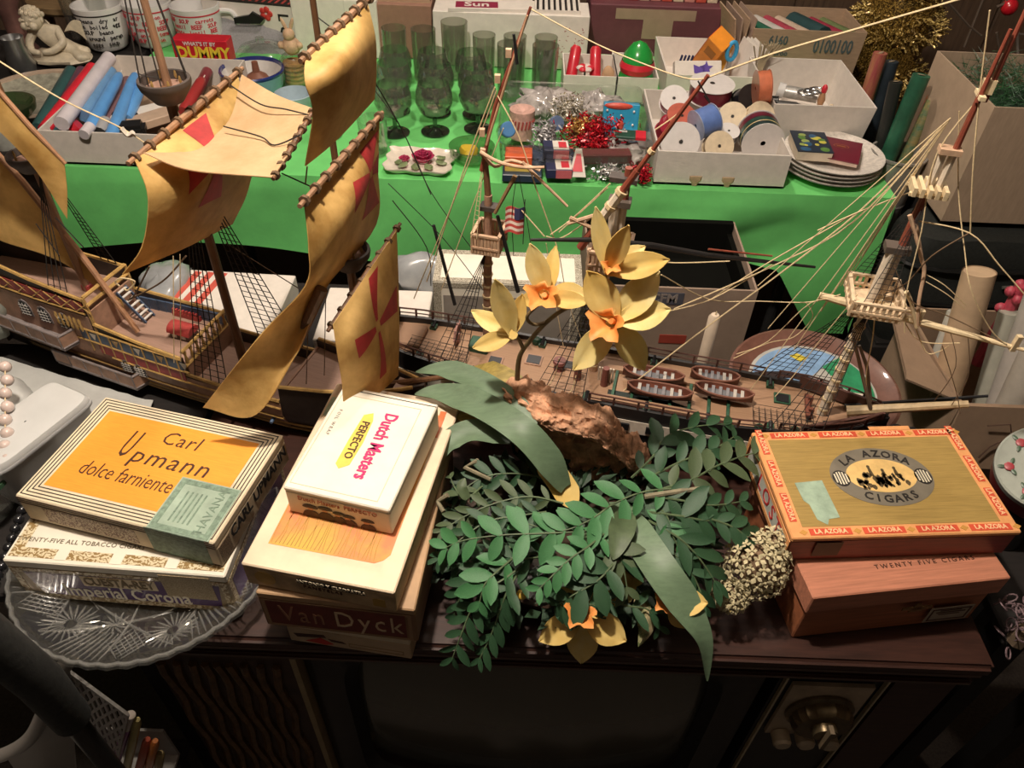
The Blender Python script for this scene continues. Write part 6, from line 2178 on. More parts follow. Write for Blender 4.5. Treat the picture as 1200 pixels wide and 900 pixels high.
t = thing('grey_cloth', 'grey folded cloth draped in front of the printed white box', 'cloth', tuple(PY(300, 55, 2.33) + Vector((0, 0.01, 0.045))))
rows = []
for i in range(10):
 rows.append([(-0.14 + 0.28 * j / 16, -0.05 + 0.09 * i / 9, -0.085 + 0.10 * (i / 9) ** 1.2 + 0.010 * noise.noise(Vector((j * 0.5, i * 0.5, 2)))) for j in range(17)])
MB().grid(rows, thick=0.003).build('cloth', mat('cloth_grey', (0.26, 0.25, 0.26), 0.85, scale=200, var=0.15), t)
t = thing('black_clip', 'black wedge shaped clip resting on the grey cloth', 'clip', tuple(PY(293, 22, 2.36)))
MB().prism([(-0.045, -0.012), (0.03, -0.010), (0.045, 0.004), (0.012, 0.022), (0.0, 0.012), (-0.045, 0.004)], 0, 0.01, Matrix.Rotation(pi / 2, 4, 'X')).build('clip_body', blk, t)
p0, p1 = PY(348, 62, 2.30), PY(445, 62, 2.30)
t = thing('white_carton', 'tall plain white carton behind the upper sail', 'box', ((p0.x + p1.x) / 2, 2.36, TZ))
MB().box((0, 0, 0.08), (p1.x - p0.x, 0.1, 0.16)).build('box_body', card_w, t, bevel=0.002)
MB().box((0.03, -0.0505, 0.08), (0.003, 0.001, 0.16)).build('panel_seam', card_g, t)
p0, p1 = PY(444, 66, 2.31), PY(507, 66, 2.31)
t = thing('brown_carton', 'small brown carton with open dark top behind smoked glasses', 'box', ((p0.x + p1.x) / 2, 2.37, TZ))
MB().box((0, 0, 0.075), (p1.x - p0.x, 0.1, 0.15)).build('box_body', mat('card_redbrown', (0.30, 0.16, 0.11), 0.8, scale=40), t, bevel=0.002)
MB().box((0.0, -0.02, 0.152), (p1.x - p0.x - 0.01, 0.02, 0.03)).build('flap', card_b, t)
MB().box((-(p1.x - p0.x) / 2 - 0.003, -0.005, 0.06), (0.006, 0.1, 0.12)).build('red_side', mat('card_red', (0.30, 0.02, 0.03), 0.6), t)
p0, p1 = PY(509, 80, 2.27), PY(686, 84, 2.27)
t = thing('white_carton', 'wide white carton with red specks behind the smoked glasses', 'box', ((p0.x + p1.x) / 2, 2.34, TZ))
W_ = p1.x - p0.x
MB().box((0, 0, 0.075), (W_, 0.12, 0.15)).build('box_body', card_w, t, bevel=0.002)
rr = random.Random(4)
b = MB()
for i in range(46):
 x, z = W_ / 2 - 0.085 + rr.random() * 0.075, 0.02 + rr.random() * 0.10
 b.box((x, -0.0604, z), (0.003 + rr.random() * 0.004, 0.0006, 0.002), Matrix.Rotation(rr.uniform(-1, 1), 3, 'Y'))
b.build('speck_print', mat('speck', (0.42, 0.20, 0.18), 0.6), t, kind='stuff')
t2 = thing('magazine', 'magazine with maroon masthead lettering lying on the wide white carton', 'magazine', ((p0.x + p1.x) / 2 - 0.06, 2.34, TZ + 0.1505), 0.05)
MB().box((0, 0, 0.004), (0.24, 0.11, 0.008)).build('pages', card_w, t2)
MB().box((-0.04, -0.02, 0.0083), (0.12, 0.05, 0.0008)).build('masthead', mat('masthead_maroon', (0.28, 0.02, 0.06), 0.5), t2)
text('Sun', 0.05, card_w, t2, (-0.04, -0.02, 0.0088), fat=0.001)
t2 = thing('striped_book', 'black and white striped flat book on the wide white carton', 'book', ((p0.x + p1.x) / 2 + 0.13, 2.345, TZ + 0.1505), 0.0)
MB().box((0, 0, 0.005), (0.13, 0.11, 0.010)).build('cover', card_w, t2)
for i in range(8):
 MB().box((-0.056 + i * 0.016, 0, 0.0104), (0.007, 0.108, 0.0006)).build('stripe', ink, t2)
p0, p1 = PY(690, 52, 2.37), PY(845, 58, 2.37)
t = thing('maroon_carton', 'large maroon carton sealed with brown tape at the table back', 'box', ((p0.x + p1.x) / 2, 2.53, 0.62))
W_ = p1.x - p0.x
MB().box((0, 0, 0.13), (W_, 0.18, 0.26)).build('box_body', mat('carton_maroon', (0.13, 0.035, 0.045), 0.7, scale=20, var=0.15), t, bevel=0.003)
tape = mat('tape_brown', (0.34, 0.24, 0.17), 0.35, var=0.1)
MB().box((0.0, -0.0906, 0.235), (0.24, 0.0008, 0.030)).build('tape', tape, t)
MB().box((0.01, -0.0908, 0.195), (0.09, 0.0008, 0.060)).build('tape', tape, t)
t2 = thing('striped_packets', 'row of red and white striped packets on top of the maroon carton', 'packets', ((p0.x + p1.x) / 2, 2.53, 0.8802))
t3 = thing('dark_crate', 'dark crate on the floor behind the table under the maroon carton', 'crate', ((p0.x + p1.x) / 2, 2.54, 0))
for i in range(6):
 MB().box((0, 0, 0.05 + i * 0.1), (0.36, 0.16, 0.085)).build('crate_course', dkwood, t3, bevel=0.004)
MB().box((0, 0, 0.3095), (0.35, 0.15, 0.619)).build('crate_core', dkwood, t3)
for i in range(11):
 MB().box((-0.17 + i * 0.034, 0, 0.012), (0.030, 0.10, 0.024)).build('packet', [mat('pk_red', (0.5, 0.08, 0.05), 0.5), mat('pk_cream', (0.62, 0.5, 0.36), 0.5), mat('pk_pink', (0.55, 0.24, 0.2), 0.5)][i % 3], t2, bevel=0.002)

# 5 smoked glasses


def goblet_mesh():
 prof = [(0, 0.0), (0.036, 0.0), (0.036, 0.002), (0.012, 0.006), (0.0055, 0.012), (0.0055, 0.036), (0.012, 0.042), (0.036, 0.054), (0.0465, 0.078), (0.045, 0.100), (0.038, 0.124), (0.0365, 0.124),
   (0.0435, 0.100), (0.0445, 0.078), (0.034, 0.056), (0.010, 0.046), (0, 0.045)]
 return prof


goblet = thing('smoked_goblet', 'smoked glass goblet nearest the rose tray, front row middle', 'glass', tuple(on(510, 163)), 0, 'smoked glasses in rows')
MB().lathe(goblet_mesh()[6:], 28).build('bowl', smoke, goblet)
MB().lathe(goblet_mesh()[:7], 28).build('stem_and_foot', glassmat('smoke_glass_dark', (0.30, 0.34, 0.29), 0.02, thin=0.05), goblet)
tumb = thing('smoked_tumbler', 'tall smoked tumbler at the back of the glasses, third from the left', 'glass', tuple(PY(533, 62, 2.20).to_2d()) + (TZ,), 0, 'smoked glasses in rows')
MB().lathe([(0, 0), (0.030, 0), (0.034, 0.01), (0.037, 0.15), (0.0355, 0.15), (0.032, 0.012), (0, 0.008)], 28).build('tumbler', smoke, tumb)
tumb.location = (PY(533, 70, 2.20).x, 2.20, TZ)


def dup_g(src, px, y, label, sc=1.0):
 o = copy_tree(src)
 o.location = (PY(px, 100, y).x, y, TZ)
 o.scale = (sc, sc, sc)
 o['label'] = label
 return o


goblet.location = (PY(510, 150, 1.845).x, 1.845, TZ)
ordn = ['first', 'second', 'third', 'fourth', 'fifth', 'sixth']
for px, lb in ((459, 'smoked goblet at the left end of the front row'), (560, 'smoked goblet in front row partly behind the mast ropes')):
 dup_g(goblet, px, 1.83 if px < 500 else 1.87, lb)
for i, px in enumerate((462, 511, 558)):
 dup_g(goblet, px, 1.955, 'smoked goblet in the second row of glasses, %s from the left' % ordn[i], 1.02)
for i, px in enumerate((465, 508, 552, 597, 637)):
 dup_g(tumb if i > 2 else goblet, px, 2.07, 'smoked glass in the third row of glasses, %s from the left' % ordn[i], 0.95)
for i, px in ((0, 466), (1, 499), (3, 567), (4, 602), (5, 637)):
 dup_g(tumb, px, 2.17, 'smoked tumbler in the back row of glasses, %s from the left' % ordn[i], 0.92 if i < 2 else 0.86)

# 6 rose tray and glass dish
p = on(492, 193)
t = thing('rose_tray', 'white wavy edged ceramic tray with a pink rose on top', 'tray', (p.x, p.y, TZ), -0.05)
poly = []
for i in range(96):
 a = 2 * pi * i / 96
 x, y = 0.078 * max(-1, min(1, cos(a) * 1.35)), 0.058 * max(-1, min(1, sin(a) * 1.35))
 k = 1 + 0.045 * sin(a * 11)
 poly.append((x * k, y * k))
b = MB()
rows = []
for (sc_, z) in ((0.80, 0.0), (0.86, 0.002), (1.0, 0.012), (1.0, 0.015), (0.90, 0.008), (0.82, 0.006), (0.02, 0.006)):
 rows.append([(x * sc_, y * sc_, z) for x, y in poly])
b.grid(rows, closed=True)
b.build('dish', mat('ceramic_cream', (0.72, 0.64, 0.54), 0.3, coat=0.5), t)
rosem = mat('rose_pink', (0.48, 0.04, 0.12), 0.4, scale=60, var=0.25, coat=0.3)


def rose(c, r, parent):
 b = MB()
 for k, (n, rad, h, tw) in enumerate(((6, 1.0, 0.55, 0), (5, 0.72, 0.75, 0.5), (4, 0.45, 0.9, 0.2), (3, 0.22, 1.0, 0.7))):
  for i in range(n):
   a = tw + i * 2 * pi / n
   rows = []
   for u in range(4):
    rows.append([])
    for v in range(5):
     e = (v - 2) / 2 * (pi / n * 1.25)
     q = u / 3
     rr_ = r * rad * (0.45 + 0.55 * q) * (1 - 0.06 * abs(v - 2))
     rows[-1].append(Vector(c) + Vector((rr_ * cos(a + e), rr_ * sin(a + e), r * h * q * (1 - 0.05 * (v - 2) ** 2))))
   b.grid(rows, thick=0.0008)
 return b.build('rose', rosem, parent, smooth=60)


rose((0.008, 0.004, 0.008), 0.028, t)
rose((-0.036, 0.0, 0.008), 0.014, t)
lf = mat('ceramic_leaf', (0.16, 0.20, 0.09), 0.4, scale=50, var=0.3, coat=0.3)
for (x, y, a, l) in ((0.040, -0.006, -0.1, 0.032), (0.038, 0.012, 0.5, 0.028), (-0.026, -0.022, -2.4, 0.03), (-0.006, -0.026, -1.3, 0.026), (0.020, -0.024, -0.9, 0.028), (-0.04, -0.014, 3.4, 0.02)):
 rows = []
 for i in range(6):
  q = i / 5
  w_ = 0.010 * sin(pi * (0.1 + 0.88 * q)) + 0.0006
  c0 = Vector((x + l * q * cos(a) * 0.8, y + l * q * sin(a) * 0.8, 0.014 - 0.004 * q))
  s_ = Vector((-sin(a), cos(a), 0))
  rows.append([c0 - s_ * w_, c0 + Vector((0, 0, 0.003)), c0 + s_ * w_])
 MB().grid(rows, thick=0.001).build('leaf', lf, t)
p = on(553, 186)
t = thing('glass_dish', 'small round green glass dish with a yellow candle end', 'dish', (p.x, p.y, TZ))
grn_g = glassmat('green_glass', (0.60, 0.72, 0.58), 0.03, thin=0.04)
MB().lathe([(0, 0), (0.04, 0), (0.052, 0.012), (0.055, 0.034), (0.050, 0.034), (0.044, 0.012), (0, 0.008)], 32).build('dish', grn_g, t)
t2 = thing('candle_stub', 'yellow candle stub in the green glass dish', 'candle', (p.x - 0.008, p.y + 0.005, TZ + 0.0085))
MB().lathe([(0, 0), (0.020, 0), (0.022, 0.01), (0.018, 0.018), (0, 0.018)], 18, wob=lambda a, k: 0.12 * sin(3 * a)).build('wax', mat('wax_yellow', (0.62, 0.42, 0.03), 0.5), t2)
for (px, y, lb) in ((390, 1.80, 'clear glass tumbler behind the fore sails'), (440, 1.72, 'clear glass tumbler left of the rose tray')):
 t2 = thing('glass_tumbler', lb, 'glass', (PY(px, 180, y).x, y, TZ), 0, 'clear glasses behind the sails')
 MB().lathe([(0, 0), (0.030, 0), (0.036, 0.085), (0.0345, 0.085), (0.029, 0.006), (0, 0.006)], 24).build('tumbler', clear, t2)

# 7 small boxes at the back middle
p0, p1 = PY(660, 100, 2.05), PY(724, 100, 2.05)
b1 = open_box('trinket_box', 'small white box of red candles and flowers', p0.x, p1.x, 2.06, 2.22, TZ, 0.07, card_w)
cxx = (p0.x + p1.x) / 2
for (dx, a, lb) in ((-0.052, 0.25, 'thick pink red candle leaning at the left of the white trinket box'), (0.020, -0.12, 'red candle standing in the middle of the white trinket box')):
 t = thing('pillar_candle', lb, 'candle', (cxx + dx, 2.13, TZ + 0.0045), 0, 'red candles in the trinket box')
 MB().tube([(0, 0, 0), (0.05 * a, 0.03, 0.10), (0.06 * a, 0.032, 0.108)], [0.016, 0.015, 0.009], 12).build('wax', redw, t)
t = thing('fabric_flower', 'white and red fabric flower in the trinket box', 'flower', (cxx - 0.012, 2.13, TZ + 0.0045))
b = MB()
b.tube([(0, 0, 0), (0, 0, 0.05)], 0.003, 6)
b.build('stem', leafd, t)
for i in range(6):
 a = i * pi / 3
 MB().ball((0.014 * cos(a), 0.014 * sin(a), 0.06), 0.011, 8, 6, (1, 1, 0.6)).build('petal', mat('fab_white', (0.7, 0.6, 0.55), 0.7) if i % 2 else redw, t)
t = thing('toy_bag', 'tan soft toy standing at the right of the trinket box', 'toy', (cxx + 0.052, 2.13, TZ + 0.0045))
MB().ball((0, 0, 0.035), 0.019, 12, 9, (1, 0.8, 1.8), dis=0.15).build('toy_body', mat('toy_tan', (0.5, 0.32, 0.18), 0.8), t)
p0, p1 = PY(722, 100, 2.05), PY(772, 100, 2.05)
b1 = open_box('trinket_box', 'white box holding a green and red elf ornament', p0.x, p1.x, 2.06, 2.24, TZ, 0.07, card_w)
t = thing('elf_ornament', 'shiny green elf ornament with red sash in the white box', 'ornament', ((p0.x + p1.x) / 2, 2.10, TZ + 0.0045))
elf = mat('elf_green', (0.02, 0.30, 0.05), 0.25, coat=0.6)
MB().ball((0, 0, 0.045), 0.050, 20, 12, (1, 0.8, 0.9)).build('body', elf, t)
MB().lathe([(0.044, -0.014), (0.048, 0.0), (0.043, 0.014)], 24, (0, 0.004, 0.082)).build('sash', redw, t)
MB().lathe([(0.042, 0), (0.038, 0.02), (0.018, 0.045), (0, 0.052)], 20, (0, 0.008, 0.094)).build('hat', elf, t)

# 8 clear plastic tub of festive oddments
p0, p1 = on(583, 206), on(763, 209)
X0, X1, Y0_, Y1_ = p0.x, p1.x - 0.004, 1.628, 1.985
tub = thing('plastic_tub', 'clear plastic tub full of tinsel, ribbons and small packets', 'tub', ((X0 + X1) / 2, (Y0_ + Y1_) / 2, TZ))
w, d = (X1 - X0) / 2, (Y1_ - Y0_) / 2
rings = []
for (sc_, z) in ((0.97, 0.0), (1.0, 0.075), (1.015, 0.078), (1.015, 0.0795), (0.99, 0.077), (0.96, 0.003), (0.02, 0.003)):
 rings.append([(x * sc_, y * sc_, z) for x, y in rrect(w, d, 14, 72)])
MB().grid(rings, closed=True).build('tub_body', clear, tub)
cxx, cyy, bz = (X0 + X1) / 2, (Y0_ + Y1_) / 2, TZ + 0.0035


def packet(name, label, cat, px, py, z, size, m, rz=0, tilt=0.0, group=None):
 p = PZ(px, py, z)
 t = thing(name, label, cat, (p.x, p.y, z - size[2]), rz, group)
 R = Matrix.Rotation(tilt, 3, 'X')
 MB().box((0, 0, size[2] / 2), size, R).build('packet_body', m, t, bevel=0.0015)
 return t


t = packet('striped_packet', 'orange and yellow striped packet at the tub front', 'packet', 608, 178, .800, (0.062, 0.05, 0.045), mat('pk_orange', (0.75, 0.13, 0.04), 0.4), 0.0)
MB().box((0, -0.0255, 0.013), (0.060, 0.001, 0.015)).build('yellow_stripe', mat('pk_yellow', (0.75, 0.55, 0.12), 0.4), t)
t = packet('dark_case', 'dark blue flat case at the bottom front of the tub', 'case', 612, 198, .765, (0.09, 0.06, 0.018), mat('pk_navy', (0.03, 0.05, 0.08), 0.35))
for i, (x, y, z, l) in enumerate(((652, 170, .805, 'navy card box with red and white label, upper of two'), (655, 193, .780, 'navy card box with red and white label, lower of two'))):
 t = packet('label_box', l, 'box', x, y, z, (0.060, 0.05, 0.022), mat('pk_navy2', (0.03, 0.035, 0.09), 0.4), 0.06)
 MB().box((0.010, -0.001, 0.0226), (0.036, 0.044, 0.0008)).build('white_label', card_w, t)
 MB().box((0.014, -0.001, 0.0232), (0.018, 0.030, 0.0006)).build('red_print', mat('pk_redlab', (0.65, 0.04, 0.06), 0.4), t)
 MB().box((0.010, -0.0255, 0.011), (0.036, 0.0008, 0.02)).build('red_edge', mat('pk_redlab2', (0.62, 0.15, 0.17), 0.4), t)
t = thing('price_tag', 'pointed red and white paper tag in the tub front', 'tag', tuple(PZ(676, 192, .785)), 0)
MB().prism([(-0.018, -0.030), (0.022, -0.030), (0.010, 0.034), (-0.004, 0.034)], 0, 0.002, Matrix.Rotation(0.9, 4, 'X')).build('tag_card', card_w, t)
MB().prism([(-0.010, -0.018), (0.014, -0.018), (0.008, 0.022), (-0.002, 0.022)], 0.002, 0.003, Matrix.Rotation(0.9, 4, 'X')).build('red_print', mat('pk_redlab', (0.65, 0.04, 0.06), 0.4), t)
t = packet('ribbon_packet', 'long brown windowed packet lying across the tub front', 'packet', 708, 178, .800, (0.125, 0.035, 0.022), mat('pk_brown', (0.18, 0.035, 0.04), 0.4), 0.10)
for x in (-0.032, 0.03):
 MB().box((x, -0.018, 0.011), (0.045, 0.0008, 0.012)).build('window', mat('pk_window', (0.13, 0.09, 0.08), 0.3), t)
t = packet('candle_glass', 'pink printed cylinder votive in the tub', 'candle', 612, 132, .82, (0.001, 0.001, 0.001), card_w)
t['label'] = 'frosted pink votive glass with painted pattern in the tub'
MB().lathe([(0, -0.06), (0.028, -0.06), (0.031, 0.01), (0.028, 0.01), (0, 0.0)], 26).build('votive', mat('votive_pink', (0.60, 0.36, 0.30), 0.5, scale=90, var=0.25), t)
rr = random.Random(8)
b = MB()
for i in range(9):
 a = -pi / 2 - 1.2 + i * 0.3
 b.tube([(0.0295 * cos(a), 0.0295 * sin(a), -0.03), (0.0305 * cos(a + .1), 0.0305 * sin(a + .1), -0.01)], 0.0025, 5)
b.build('painted_pattern', mat('votive_red', (0.45, 0.08, 0.07), 0.5), t, kind='stuff')
for (x, y, z, l, m) in ((595, 152, .815, 'small clear jar with bright blue lid at the tub left', mat('lid_blue', (0.08, 0.22, 0.45), 0.4)), (652, 145, .815, 'clear jar with dusty blue lid in the middle of the tub', mat('lid_dusty', (0.10, 0.14, 0.24), 0.4))):
 p = PZ(x, y, z)
 t = thing('lidded_jar', l, 'jar', tuple(p), 0.4)
 R = Matrix.Rotation(1.0, 3, 'X')
 MB().lathe([(0.016, -0.04), (0.0175, -0.035), (0.0175, 0.0), (0.015, 0.002)], 20, M=R).build('jar_glass', clear, t)
 MB().lathe([(0.0182, -0.004), (0.0182, 0.006), (0.016, 0.008), (0, 0.008)], 20, M=R).build('lid', m, t)
t = packet('gift_bag', 'bright blue snowflake gift bag with red print standing in the tub', 'bag', 729, 122, .835, (0.088, 0.035, 0.075), mat('bag_blue', (0.03, 0.32, 0.55), 0.35), -0.05, -0.25)
for x, z in ((-0.03, 0.02), (0.0, 0.05), (0.03, 0.03), (0.03, 0.06), (-0.02, 0.045), (-0.035, 0.06), (0.012, 0.018)):
 MB().ball((x, -0.021 + z * 0.26 - 0.010, z + 0.004), 0.003, 8, 6).build('snow_dot', mugw, t)
MB().ball((0.0, -0.022, 0.030), 0.013, 8, 6, (0.7, 0.3, 1.1)).build('red_print', mat('bag_red', (0.6, 0.08, 0.05), 0.4), t)
MB().ball((-0.008, -0.008, 0.073), 0.026, 10, 6, (1.4, 0.3, 0.32)).build('red_print', mat('bag_red', (0.6, 0.08, 0.05), 0.4), t)
t = packet('card_tag', 'dark green and red printed card in the tub right', 'card', 733, 156, .812, (0.050, 0.04, 0.006), mat('tag_green', (0.015, 0.07, 0.045), 0.4), -0.1)
MB().box((0.036, 0, 0.003), (0.024, 0.04, 0.0064)).build('red_half', mat('tag_red', (0.60, 0.02, 0.04), 0.4), t)
MB().box((-0.006, 0.008, 0.0064), (0.02, 0.008, 0.0006)).build('white_print', mugw, t)


def tinsel(name, label, px, py, z, size, c1, c2, n, seed, sl=0.012):
 p = PZ(px, py, z)
 t = thing(name, label, 'tinsel', tuple(p))
 q = random.Random(seed)
 b = MB()
 for i in range(n):
  a = Vector((q.gauss(0, 0.42) * size[0], q.gauss(0, 0.42) * size[1], q.uniform(-1, 0.3) * size[2]))
  d = Vector((q.uniform(-1, 1), q.uniform(-1, 1), q.uniform(-0.4, 1))).normalized() * sl * q.uniform(0.5, 1.3)
  s_ = d.orthogonal().normalized() * 0.0016
  b.add([a - s_, a + d - s_, a + d + s_, a + s_], [[0, 1, 2, 3]])
 o = b.build('strands', glitter('glit_' + name, c1, c2, 260), t, kind='stuff')
 MB().ball((0, 0, -size[2] * 0.5), 1.0, 14, 9, (size[0] * 0.62, size[1] * 0.62, size[2] * 0.5), dis=0.25, dsc=30).build('core', glitter('glitc_' + name, tuple(x * 0.5 for x in c1), c2, 320), t)
 return t


tinsel('red_tinsel', 'glittering red tinsel heap in the middle of the tub', 695, 150, .815, (0.072, 0.065, 0.05), (0.22, 0.0, 0.008), (0.80, 0.015, 0.03), 900, 1)
tinsel('red_beads', 'second red tinsel patch at the right front corner of the tub', 752, 200, .775, (0.024, 0.02, 0.025), (0.25, 0.0, 0.01), (0.80, 0.03, 0.05), 260, 2)
tinsel('silver_tinsel', 'silver and gold tinsel heap at the tub back', 668, 122, .825, (0.05, 0.05, 0.05), (0.25, 0.20, 0.12), (0.9, 0.85, 0.75), 420, 3)
tinsel('clear_beads', 'clear and silver bead strings at the tub front', 715, 198, .775, (0.045, 0.022, 0.025), (0.35, 0.33, 0.32), (0.9, 0.88, 0.85), 260, 4, 0.007)
tinsel('gold_ribbon', 'gold curled ribbon between the tinsel heaps', 680, 145, .825, (0.03, 0.03, 0.03), (0.35, 0.16, 0.03), (0.9, 0.6, 0.2), 160, 5)
tinsel('clear_wrap', 'crumpled clear wrapping over the votive in the tub', 640, 150, .812, (0.04, 0.035, 0.04), (0.30, 0.28, 0.28), (0.75, 0.74, 0.75), 220, 6)

# 9 ribbon spool box
p0, p1 = on(764, 216), on(918, 222)
RX0, RX1, RY0, RY1 = p0.x + 0.003, p1.x, 1.622, 1.965
rbx = open_box('ribbon_box', 'open grey carton packed with ribbon spools at the table front', RX0, RX1, RY0, RY1, TZ, 0.080, card_g)
for dx in (-0.055, 0.02):
 MB().lathe([(0.0, 0), (0.014, 0.0), (0.012, 0.002), (0, 0.003)], 10, (dx, -(RY1 - RY0) / 2, 0.012), Matrix.Rotation(pi / 2, 3, 'X'), wob=lambda a, k: 0.3 * sin(3 * a)).build('torn_patch', mat('patch_tan', (0.42, 0.30, 0.18), 0.8), rbx)


def spool(label, px, py, z, r, wdt, m_rib, m_face, tilt, yaw=0.0, hub=True):
 """ribbon spool: axis first along z, tilted about x then turned about z"""
 p = PZ(px, py, z)
 t = thing('ribbon_spool', label, 'ribbon spool', tuple(p), 0, 'ribbon spools in the grey carton')
 M = Matrix.Rotation(yaw, 3, 'Z') @ Matrix.Rotation(tilt, 3, 'X')
 h = wdt / 2
 MB().lathe([(r * 0.3, -h * 0.92), (r * 0.93, -h * 0.92), (r * 0.95, 0), (r * 0.93, h * 0.92), (r * 0.3, h * 0.92)], 32, M=M).build('ribbon', m_rib, t)
 for s_ in (-1, 1):
  MB().lathe([(r * 0.12, s_ * h * 0.94), (r, s_ * h * 0.94), (r, s_ * h), (r * 0.12, s_ * h)], 32, M=M).build('spool_face', m_face, t)
 if hub:
  MB().lathe([(0, h * 0.95), (r * 0.10, h * 1.0), (r * 0.10, h * 1.02), (0, h * 1.02)], 14, M=M).build('hub_hole', ink, t)
 return t


fw = mat('spool_white', (0.66, 0.62, 0.60), 0.5, scale=60, var=0.06)
fc = mat('spool_cream', (0.64, 0.52, 0.36), 0.5, scale=60, var=0.12)
rib = lambda n, c, c_=0.4: mat('ribbon_' + n, c, 0.3, scale=50, var=0.15, coat=c_)
spool('magenta ribbon spool with white rim at the left back', 789, 118, .822, 0.034, 0.030, rib('magenta', (0.38, 0.02, 0.08)), fw, 0.75, -0.1)
spool('red ribbon spool lying below the magenta one', 797, 140, .825, 0.036, 0.030, rib('red', (0.48, 0.02, 0.03)), rib('redface', (0.50, 0.12, 0.08)), 0.5, 0.2)
spool('large maroon and gold ribbon spool with white face', 833, 106, .845, 0.056, 0.040, rib('maroon', (0.16, 0.015, 0.03)), fw, 0.10, 0.0)
spool('shiny blue ribbon spool tilted on edge in the middle', 826, 143, .845, 0.036, 0.050, rib('blue', (0.12, 0.20, 0.48)), rib('blueface', (0.35, 0.4, 0.55)), 1.35, 2.0)
spool('white faced spool standing at the left front of the carton', 797, 166, .812, 0.044, 0.035, rib('white', (0.55, 0.5, 0.52)), fw, 1.15, -0.1)
spool('cream wooden spool at the middle front of the carton', 841, 172, .805, 0.034, 0.030, rib('cream', (0.6, 0.46, 0.28)), fc, 1.0, 0.05)
PLAID = spool('dark plaid ribbon spool at the right front corner', 891, 160, .808, 0.050, 0.066, mat('ribbon_plaid', (0.015, 0.04, 0.035), 0.3, scale=9, grain=(8, 1, 8), col2=(0.10, 0.01, 0.03), coat=0.4), fw, 1.62, 0.0, False)
for i, (c_, a, e) in enumerate((('plaid_maroon', -0.030, -0.012), ('plaid_green', -0.010, 0.006), ('plaid_gold', 0.008, 0.011), ('plaid_teal', 0.013, 0.030))):
 col_ = {'plaid_maroon': (0.12, 0.012, 0.03), 'plaid_green': (0.02, 0.06, 0.045), 'plaid_gold': (0.6, 0.5, 0.25), 'plaid_teal': (0.015, 0.04, 0.04)}[c_]
 MB().lathe([(0.0478, a), (0.0486, (a + e) / 2), (0.0478, e)], 40, M=Matrix.Rotation(1.62, 3, 'X')).build('ribbon_band', rib(c_, col_), PLAID)
spool('empty cream spool behind the cream wooden one', 858, 138, .815, 0.035, 0.026, rib('cream2', (0.55, 0.45, 0.32)), fc, 0.9, -0.25)
spool('pale beige spool with worn face at the right', 889, 138, .822, 0.036, 0.028, rib('beige', (0.55, 0.42, 0.25)), fc, 0.85, 0.2)
spool('grey white spool lying below the empty cream one', 853, 157, .806, 0.026, 0.022, rib('white', (0.55, 0.5, 0.52)), fw, 0.35, 0.0)
spool('black ribbon spool behind the plaid one', 876, 120, .822, 0.040, 0.040, rib('black', (0.012, 0.012, 0.016)), rib('blackface', (0.02, 0.02, 0.02)), 0.9, 0.4, False)
spool('copper ribbon spool standing on edge at the right back', 893, 103, .875, 0.042, 0.032, rib('copper', (0.55, 0.16, 0.08)), rib('copperface', (0.45, 0.15, 0.08)), 0.15, 0.0, False).rotation_euler = (0, 1.45, 0.15)
spool('dark red spool at the left wall of the carton', 785, 152, .80, 0.034, 0.030, rib('dkred', (0.25, 0.012, 0.03)), rib('dkredface', (0.30, 0.02, 0.04)), 0.6, 0.4, False)
t = thing('raffia', 'bundle of dry raffia ties behind the copper spool', 'raffia', tuple(PZ(893, 72, .86)))
q = random.Random(2)
b = MB()
for i in range(26):
 a = q.uniform(-0.8, 0.8)
 b.tube([(0, 0, -0.05), (0.02 * a, 0.01, 0.0), (0.05 * a, q.uniform(-.02, .02), 0.045)], 0.0011, 4)
b.build('strands', mat('raffia_tan', (0.42, 0.34, 0.22), 0.8), t, kind='stuff')

# 10 boxes at the right back
p0, p1 = PY(778, 104, 2.10), PY(884, 104, 2.10)
b1 = open_box('craft_box', 'white open box with an orange carton and craft odds behind the ribbons', p0.x, p1.x, 2.06, 2.33, TZ, 0.085, card_w, flare=0.006)
cxx = (p0.x + p1.x) / 2
t = thing('orange_carton', 'orange and red carton leaning out of the white craft box', 'carton', (cxx + 0.015, 2.22, TZ + 0.030), -0.55)
R = Matrix.Rotation(0.55, 3, 'Y') @ Matrix.Rotation(0.5, 3, 'X')
MB().box((0, 0, 0.055), (0.055, 0.055, 0.15), R).build('carton_body', mat('crt_orange', (0.85, 0.30, 0.03), 0.4), t, bevel=0.002)
MB().box(R @ Vector((-0.0280, 0, 0)) + Vector((0, 0, 0.055)), (0.001, 0.054, 0.148), R).build('red_side', mat('crt_red', (0.72, 0.10, 0.03), 0.4), t)
MB().box(R @ Vector((0, -0.0280, 0.035)) + Vector((0, 0, 0.055)), (0.032, 0.001, 0.03), R).build('label_print', mat('crt_brown', (0.42, 0.16, 0.02), 0.4), t)
t = thing('white_box', 'white gift box with purple star print in the craft box', 'box', (cxx - 0.035, 2.115, TZ + 0.02), 0.12)
R = Matrix.Rotation(-0.6, 3, 'X')
MB().box((0, 0, 0.035), (0.13, 0.022, 0.085), R).build('box_body', card_w, t, bevel=0.0015)
st5 = [(0.020 * (1 if i % 2 == 0 else 0.42) * cos(pi / 2 + i * pi / 5), 0.020 * (1 if i % 2 == 0 else 0.42) * sin(pi / 2 + i * pi / 5)) for i in range(10)]
M = Matrix.Translation(R @ Vector((0.022, -0.0112, 0.022)) + Vector((0, 0, 0.035))) @ (R @ Matrix.Rotation(pi / 2, 3, 'X')).to_4x4()
MB().prism(st5, 0, 0.001, M).build('star_print', mat('star_purple', (0.12, 0.07, 0.35), 0.5), t)
